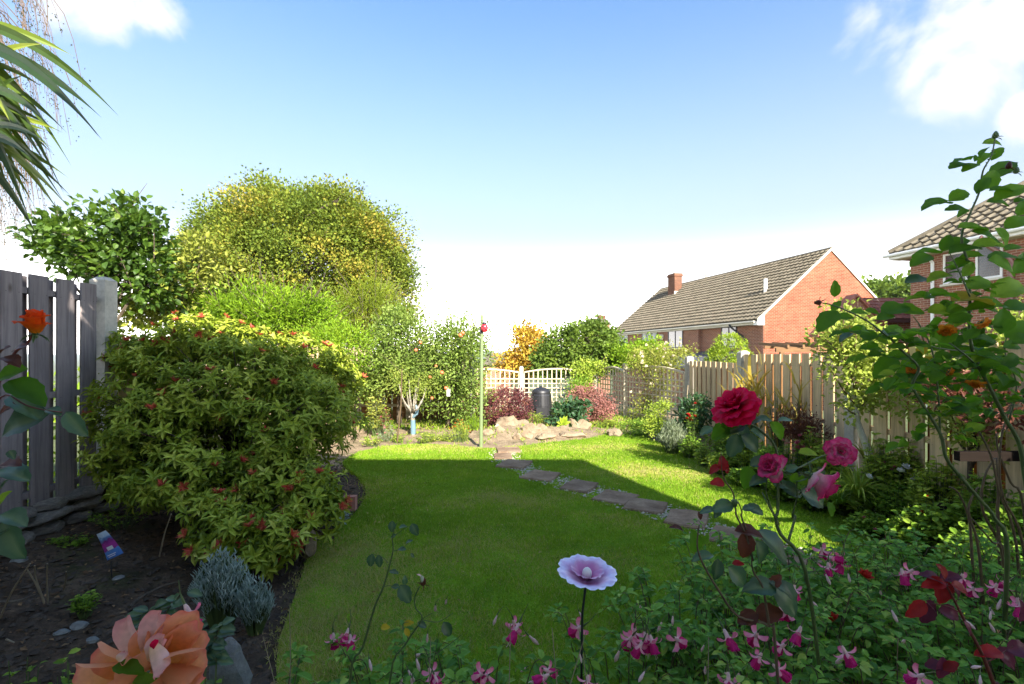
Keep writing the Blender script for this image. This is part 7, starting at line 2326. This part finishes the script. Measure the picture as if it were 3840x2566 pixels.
for i, (px, py, d, wp, hp, lb) in enumerate(((20, 690, 1.5, 70, 36, 'leafy green weeds at the bottom left corner'), (60, 700, 1.3, 80, 40, 'green shoots at the bottom edge, left of the peach rose'), (205, 700, 1.35, 60, 50, 'green leafy shoots at the bottom edge right of the peach rose'),
                                            (262, 700, 1.4, 50, 24, 'low green weeds at the bottom edge right of the grey rock'), (85, 600, 2.55, 30, 8, 'tiny weeds on the dark soil in front of the stone wall'), (120, 520, 3.6, 60, 16, 'low green weeds in the shade under the pieris, behind the blue label'), (70, 545, 3.3, 40, 10, 'short green weeds at the foot of the stone wall'))):
    herb('green_weeds', lb, 'weeds', px, py, d, wp, hp, M['bed_green'], .028, 26 if i > 3 else 44, 9, .55, L8, seed=120 + i)

# ---------------------------------------------------------------- lilac flower ornament
DL = 1.55
lo = thing('flower_ornament', 'lilac and white plastic flower shaped dish on a dark stake above the fuchsias', 'ornament', at(586, 590, DL))
m, n, b, o = mat('lilac_plastic')
t = attr(n, 't'); col = ramp(n, [(.0, (.60, .18, .42)), (.5, (.68, .34, .58)), (.7, (.68, .56, .80)), (1, (.80, .80, .92))], t)
ve = noise(n, 60, 2, .5); col = mixc(n, .25, col, ramp(n, [(.4, (.7, .4, .6)), (.6, (1.1, 1.1, 1.1))], ve), 'MULTIPLY')
n.links.new(col, b.inputs['Base Color']); b.inputs['Roughness'].default_value = .25; b.inputs['Coat Weight'].default_value = .3
M['lilac'] = m
m, n, b, o = mat('pink_inner'); t = attr(n, 't')
n.links.new(ramp(n, [(0, (.42, .08, .26)), (.6, (.50, .16, .36)), (1, (.58, .36, .56))], t), b.inputs['Base Color']); b.inputs['Roughness'].default_value = .3
M['pink_inner'] = m
til = Euler((math.radians(8), math.radians(4), 0))
oc = at(586, 583, DL)
pm_ = [MB().add(*petal(.105, .084, math.radians(58), math.radians(66), 40 + v_, .0, .45, -.05, 10, 10, .9)[:2], .5, petal(.105, .084, math.radians(58), math.radians(66), 40 + v_, .0, .45, -.05, 10, 10, .9)[2]).mesh('petal', M['lilac'], True) for v_ in range(3)]
dish = lathe(MB(), [(.001, -.004), (.02, 0), (.03, .012)], 12).mesh('dish', M['lilac'], True)
ho = inst('dish', dish, lo, oc - lo.location, til)
for k in range(8):
    inst('petal', pm_[k % 3], ho, (0, 0, .001 * (k % 2)), (0, 0, k * math.pi / 4 + .2))
pp = petal(.066, .062, math.radians(42), math.radians(56), 50, .03, .2, .02, 8, 8, .6)
pi_ = MB().add(pp[0], pp[1], .5, pp[2]).mesh('petal', M['pink_inner'], True)
for k in range(6):
    inst('petal', pi_, ho, (0, 0, .010), (0, 0, k * math.pi / 3 + .5))
v, f = ICO2
inst('centre', MB().add(v * [.016, .016, .022], f).mesh('centre', M['white_paint'], True), ho, (0, 0, .032))
mb = MB(); mb.tube([(oc.x, DL, oc.z), (oc.x - .012, DL, oc.z - .1), (oc.x - .02, DL, 0)], .004, 6); mb.build('stake', M['black_plastic'], lo)

# ---------------------------------------------------------------- plant label
pd_ = 2.9
pl = thing('plant_label', 'blue and magenta printed plant label stuck aslant in the dark soil', 'label', at(109, 565, pd_))
m, n, b, o = mat('label_print')
tcn = n.nodes.new('ShaderNodeTexCoord'); sp = n.nodes.new('ShaderNodeSeparateXYZ'); n.links.new(tcn.outputs['Object'], sp.inputs[0])
vz = mth(n, 'DIVIDE', sp.outputs['Z'], .17)
wob = mth(n, 'ADD', vz, mth(n, 'MULTIPLY', mth(n, 'SUBTRACT', noise(n, 40, 3), .5), .35))
col = ramp(n, [(.0, (.06, .17, .50)), (.28, (.12, .30, .65)), (.30, (.30, .04, .28)), (.5, (.45, .05, .30)), (.62, (.20, .03, .18)), (.74, (.10, .25, .50)), (.85, (.55, .68, .80)), (1, (.62, .72, .82))], wob)
n.links.new(col, b.inputs['Base Color']); b.inputs['Roughness'].default_value = .3
M['label_print'] = m
lb = MB(); V = []
for j in range(7):
    t = j / 6; wv = lerp(.050, .028, t)
    for s in (-1, 0, 1):
        V.append((s * wv - .0, .006 * math.sin(t * 3) + .004 * abs(s), t * .17))
fq = [(j * 3 + k, j * 3 + k + 1, j * 3 + k + 4, j * 3 + k + 3) for j in range(6) for k in range(2)]
lab = inst('tag', lb.add(V, fq).mesh('tag', M['label_print']), pl, at(115, 557, pd_) - pl.location, (.1, -.42, .1))
# the white patch and lines of small print on the tag
for (x0, x1, z_, hh) in ((-.012, .022, .052, .022), (-.03, .02, .022, .005), (-.028, .012, .012, .004)):
    inst('print', MB().box((x0, -.0045, z_), (x1, -.0035, z_ + hh)).mesh('print', M['white_paint']), lab, (0, 0, 0))
mb = MB(); mb.tube([at(111, 561, pd_ + .005), at(112, 578, pd_ + .01)], .003, 5); mb.build('stake', M['black_plastic'], pl)

# ---------------------------------------------------------------- lavender, brick, rocks, twigs
herb('lavender_bush', 'grey blue lavender bush in the shade at the lawn edge in front of the pieris', 'plant', 222, 600, 2.55, 60, 46, M['silver_shade'], .04, 190, 15, .16, seed=140, spiky=1)
herb('lavender_bush', 'smaller right hand tuft of the grey blue lavender, hanging to the lawn', 'plant', 255, 612, 2.5, 36, 30, M['silver_shade'], .04, 100, 14, .16, seed=141, spiky=1)
herb('grey_plant', 'small grey green rosette plant beside the perforated brick', 'plant', 336, 522, 3.95, 24, 14, M['silver'], .045, 40, 9, .4, L8, seed=142)
M['brick_pink'] = stone('brick_pink', (.32, .13, .10), (.42, .19, .15), (.48, .25, .2), 8, .9, .4)
bk = thing('brick', 'loose pink brick standing on end, its three holes facing the lawn', 'brick', gnd(348.5, 511, .0))
bp = gnd(348.5, 511, .02); W_ = 13 / F * bp.y; H_ = 14 / F * bp.y
M['hole'] = plain('hole', (.05, .015, .012), .9, .1, 0)
bmk = MB(); x0, x1, y0, z0, z1 = bp.x - W_ / 2, bp.x + W_ / 2, bp.y, bp.z, bp.z + H_
tt_ = .022; hx0, hx1 = x0 + W_ * .28, x1 - W_ * .28
bmk.box((x0, y0, z0), (hx0, y0 + .065, z1)); bmk.box((hx1, y0, z0), (x1, y0 + .065, z1))
zc = [z0, z0 + H_ * .13, z0 + H_ * .28, z0 + H_ * .42, z0 + H_ * .57, z0 + H_ * .71, z0 + H_ * .86, z1]
for i in (0, 2, 4, 6): bmk.box((hx0 + .0005, y0 + .001, zc[i]), (hx1 - .0005, y0 + .064, zc[i + 1]))
bmk.box((hx0, y0 + .050, z0 + .001), (hx1, y0 + .063, z1 - .001))
bmk.build('body', M['brick_pink'], bk)
M['grey_rock'] = stone('grey_rock', (.12, .125, .12), (.20, .205, .19), (.32, .32, .29), 8, .95, .8, lichen=(.14, .15, .10))
v, f = rock_verts(.075, .06, .11, 901, 8, ICO3); c_ = at(230, 668, 1.6)
tag(MB().add(v + [c_.x, c_.y, .40], f).build('rock', M['grey_rock']), 'grey lichened rock standing at the bottom edge right of the peach rose', 'rock')
v, f = rock_verts(.05, .05, .13, 902, 10, ICO3); c_ = at(309, 526, 3.3)
tag(MB().add(v + [c_.x, c_.y, .16], f).build('rock', M['rock']), 'upright buff stone at the lawn edge under the pieris branches', 'rock')
for i, (px, py, s) in enumerate(((80, 625, .035), (62, 632, .03), (92, 640, .025), (150, 655, .03), (118, 578, .03), (20, 560, .05), (8, 545, .05))):
    v, f = rock_verts(s * 1.2, s, s * .5, 910 + i, 8, ICO2); c_ = gnd(px, py, .16)
    tag(MB().add(v + np.array(c_), f).build('stone', M['grey_rock']), ['flat grey stone on the soil left of the peach rose', 'smaller flat stone just left of the flat grey one', 'little grey chip on the soil nearest the peach rose', 'grey stone on the soil above the peach petals', 'small stone under the blue plant label',
        'pale stone at the foot of the wall near the left edge', 'pale stone tumbled from the end of the wall'][i], 'stone')
for i, (lst, lb_) in enumerate((([(0, 985), (90, 830), (205, 655)], 'long pale dead twig rising from the soil at the left edge'), ([(300, 890), (240, 790), (180, 690)], 'left prong of the dead cut stems on the soil'), ([(325, 885), (318, 770), (320, 655)], 'upright middle dead stem of the cut stems on the soil'),
                               ([(430, 800), (447, 760), (448, 710)], 'short right hand dead twig among the cut stems'), ([(1080, 575), (1115, 450), (1160, 320)], 'thin straw twig leaning under the pieris'), ([(875, 950), (960, 880), (1100, 810), (1240, 770)], 'fallen dark twig lying on the soil left of the lavender'),
                               ([(0, 920), (120, 910), (250, 860)], 'dark fallen stick lying on the soil at the left'), ([(300, 880), (245, 760), (235, 670)], 'thin second prong of the dead cut stems'), ([(50, 1130), (45, 1170), (95, 1190)], 'curled brown twig above the bottom left weeds'))):
    flat = i in (5, 6)
    pts = [(gnd(*z7(x, y), .19) if flat else at(*z7(x, y), 2.35 if i not in (4, 8) else (3.3 if i == 4 else 1.6))) for x, y in lst]
    if not flat:
        dd_ = min(3.0, (HC - .14) * F / (pts and (z7(*lst[0])[1] - HZ)))
        pts = [at(*z7(x, y), dd_ - .05 * q_) for q_, (x, y) in enumerate(lst)]
        pts[0].z -= .03
    mb = MB(); p = smooth_path(pts, 4); mb.tube(p, taper(len(p), .010 if flat else .005, .003), 5)
    tag(mb.build('twig', M['dry_stem'] if not flat else M['bark']), lb_, 'twig')

# ---------------------------------------------------------------- cordyline, top left
ct = thing('cordyline_palm', 'spiky green cordyline with long sword leaves entering at the top left', 'palm', (-3.6, 2.9, .2))
DT = 2.6
mb = MB(); mb.tube(smooth_path([Vector((-3.3, 2.9, .1)), Vector((-3.2, 2.8, 1.4)), at(-48, 150, DT + .05), at(-40, 50, DT + .05)], 4), taper(13, .085, .05), 10); mb.build('trunk', M['bark'], ct)
TP = [((705, 690), (-40, 35), 11), ((600, 695), (-40, 50), 12), ((440, 335), (-50, 20), 11), ((605, 828), (-50, 60), 13), ((590, 815), (-50, 40), 12), ((395, 783), (-40, 70), 8), ((425, 985), (-40, 60), 9), ((315, 905), (-50, 80), 10), ((405, 1048), (-50, 130), 9), ((390, 1140), (-50, 120), 9), ((415, 1235), (-50, 140), 9),
      ((365, 1275), (-40, 130), 10), ((265, 960), (-50, 90), 9), ((185, 1330), (-40, 110), 12), ((270, 260), (-50, 90), 10), ((200, 870), (-40, 70), 9), ((100, 850), (-30, 60), 13), ((190, 1100), (-45, 150), 10), ((240, 1430), (-40, 150), 11), ((90, 600), (-50, 100), 11), ((150, 1000), (-50, 120), 9), ((260, 520), (-50, 70), 7), ((60, 1150), (-40, 110), 11), ((330, 760), (-50, 100), 6), ((30, 1250), (-50, 120), 10), ((150, 440), (-50, 130), 9)]
gt = np.random.default_rng(6)
for _ in range(24):
    u_ = gt.random()
    TP.append(((60 + 330 * u_ + gt.normal() * 40, 620 + 620 * gt.random() + 120 * (1 - u_)), (-45, 60 + 90 * gt.random()), 7 + 4 * gt.random()))
for i, (tp_, c0, wpx) in enumerate(TP):
    tpx, tpy = tp_[0] / 5.88, tp_[1] / 5.88
    dt = DT + gt.normal() * .25
    a = at(c0[0] + 12, c0[1] - 8 + gt.normal() * 6, DT + .05); e = at(tpx, tpy, dt)
    md = a.lerp(e, .5) + Vector((0, 0, (.13 + .05 * gt.random()) * (e - a).length))
    n_ = 14; V = []
    wv0 = wpx / F * DT * .44
    for j in range(n_ + 1):
        t = j / n_
        p = a * (1 - t) ** 2 + md * 2 * t * (1 - t) + e * t * t
        tg = ((md - a) * (1 - t) + (e - md) * t).normalized()
        side = Vector((.15, .9, .0)).lerp(tg.cross(Vector((0, -1, .3))).normalized(), .75); side = (side - tg * side.dot(tg)).normalized()
        up_ = side.cross(tg)
        w_ = wv0 * (math.sin(math.pi * min(1, (t * .62 + .36))) ** 1.0 if t < .999 else .02) * (1 if t < .72 else (1 - (t - .72) / .28) ** .7 * 1.0 + .02)
        V += [tuple(p - side * w_ - world_loc(ct)), tuple(p + up_ * w_ * -.35 - world_loc(ct)), tuple(p + side * w_ - world_loc(ct))]
    fq = []
    for j in range(n_):
        fq += [(j * 3, j * 3 + 1, j * 3 + 4, j * 3 + 3), (j * 3 + 1, j * 3 + 2, j * 3 + 5, j * 3 + 4)]
    me = MB().add(V, fq).mesh('leaf', M['cordyline'])
    inst('leaf', me, ct, (0, 0, 0))


# ---------------------------------------------------------------- thin air haze over the valley
m = bpy.data.materials.new('air'); m.use_nodes = True
n = m.node_tree; n.nodes.clear()
o_ = n.nodes.new('ShaderNodeOutputMaterial'); pv = n.nodes.new('ShaderNodeVolumePrincipled')
pv.inputs['Color'].default_value = (.80, .88, 1.0, 1); pv.inputs['Density'].default_value = 1.4e-4
n.links.new(pv.outputs[0], o_.inputs['Volume'])
hz_ = MB().box((-6500, -200, -34), (6500, 5600, 34)).build('haze', m, loc=(0, 0, 0))
tag(hz_, 'thin pale haze in the air over the far valley', 'haze', kind='stuff')
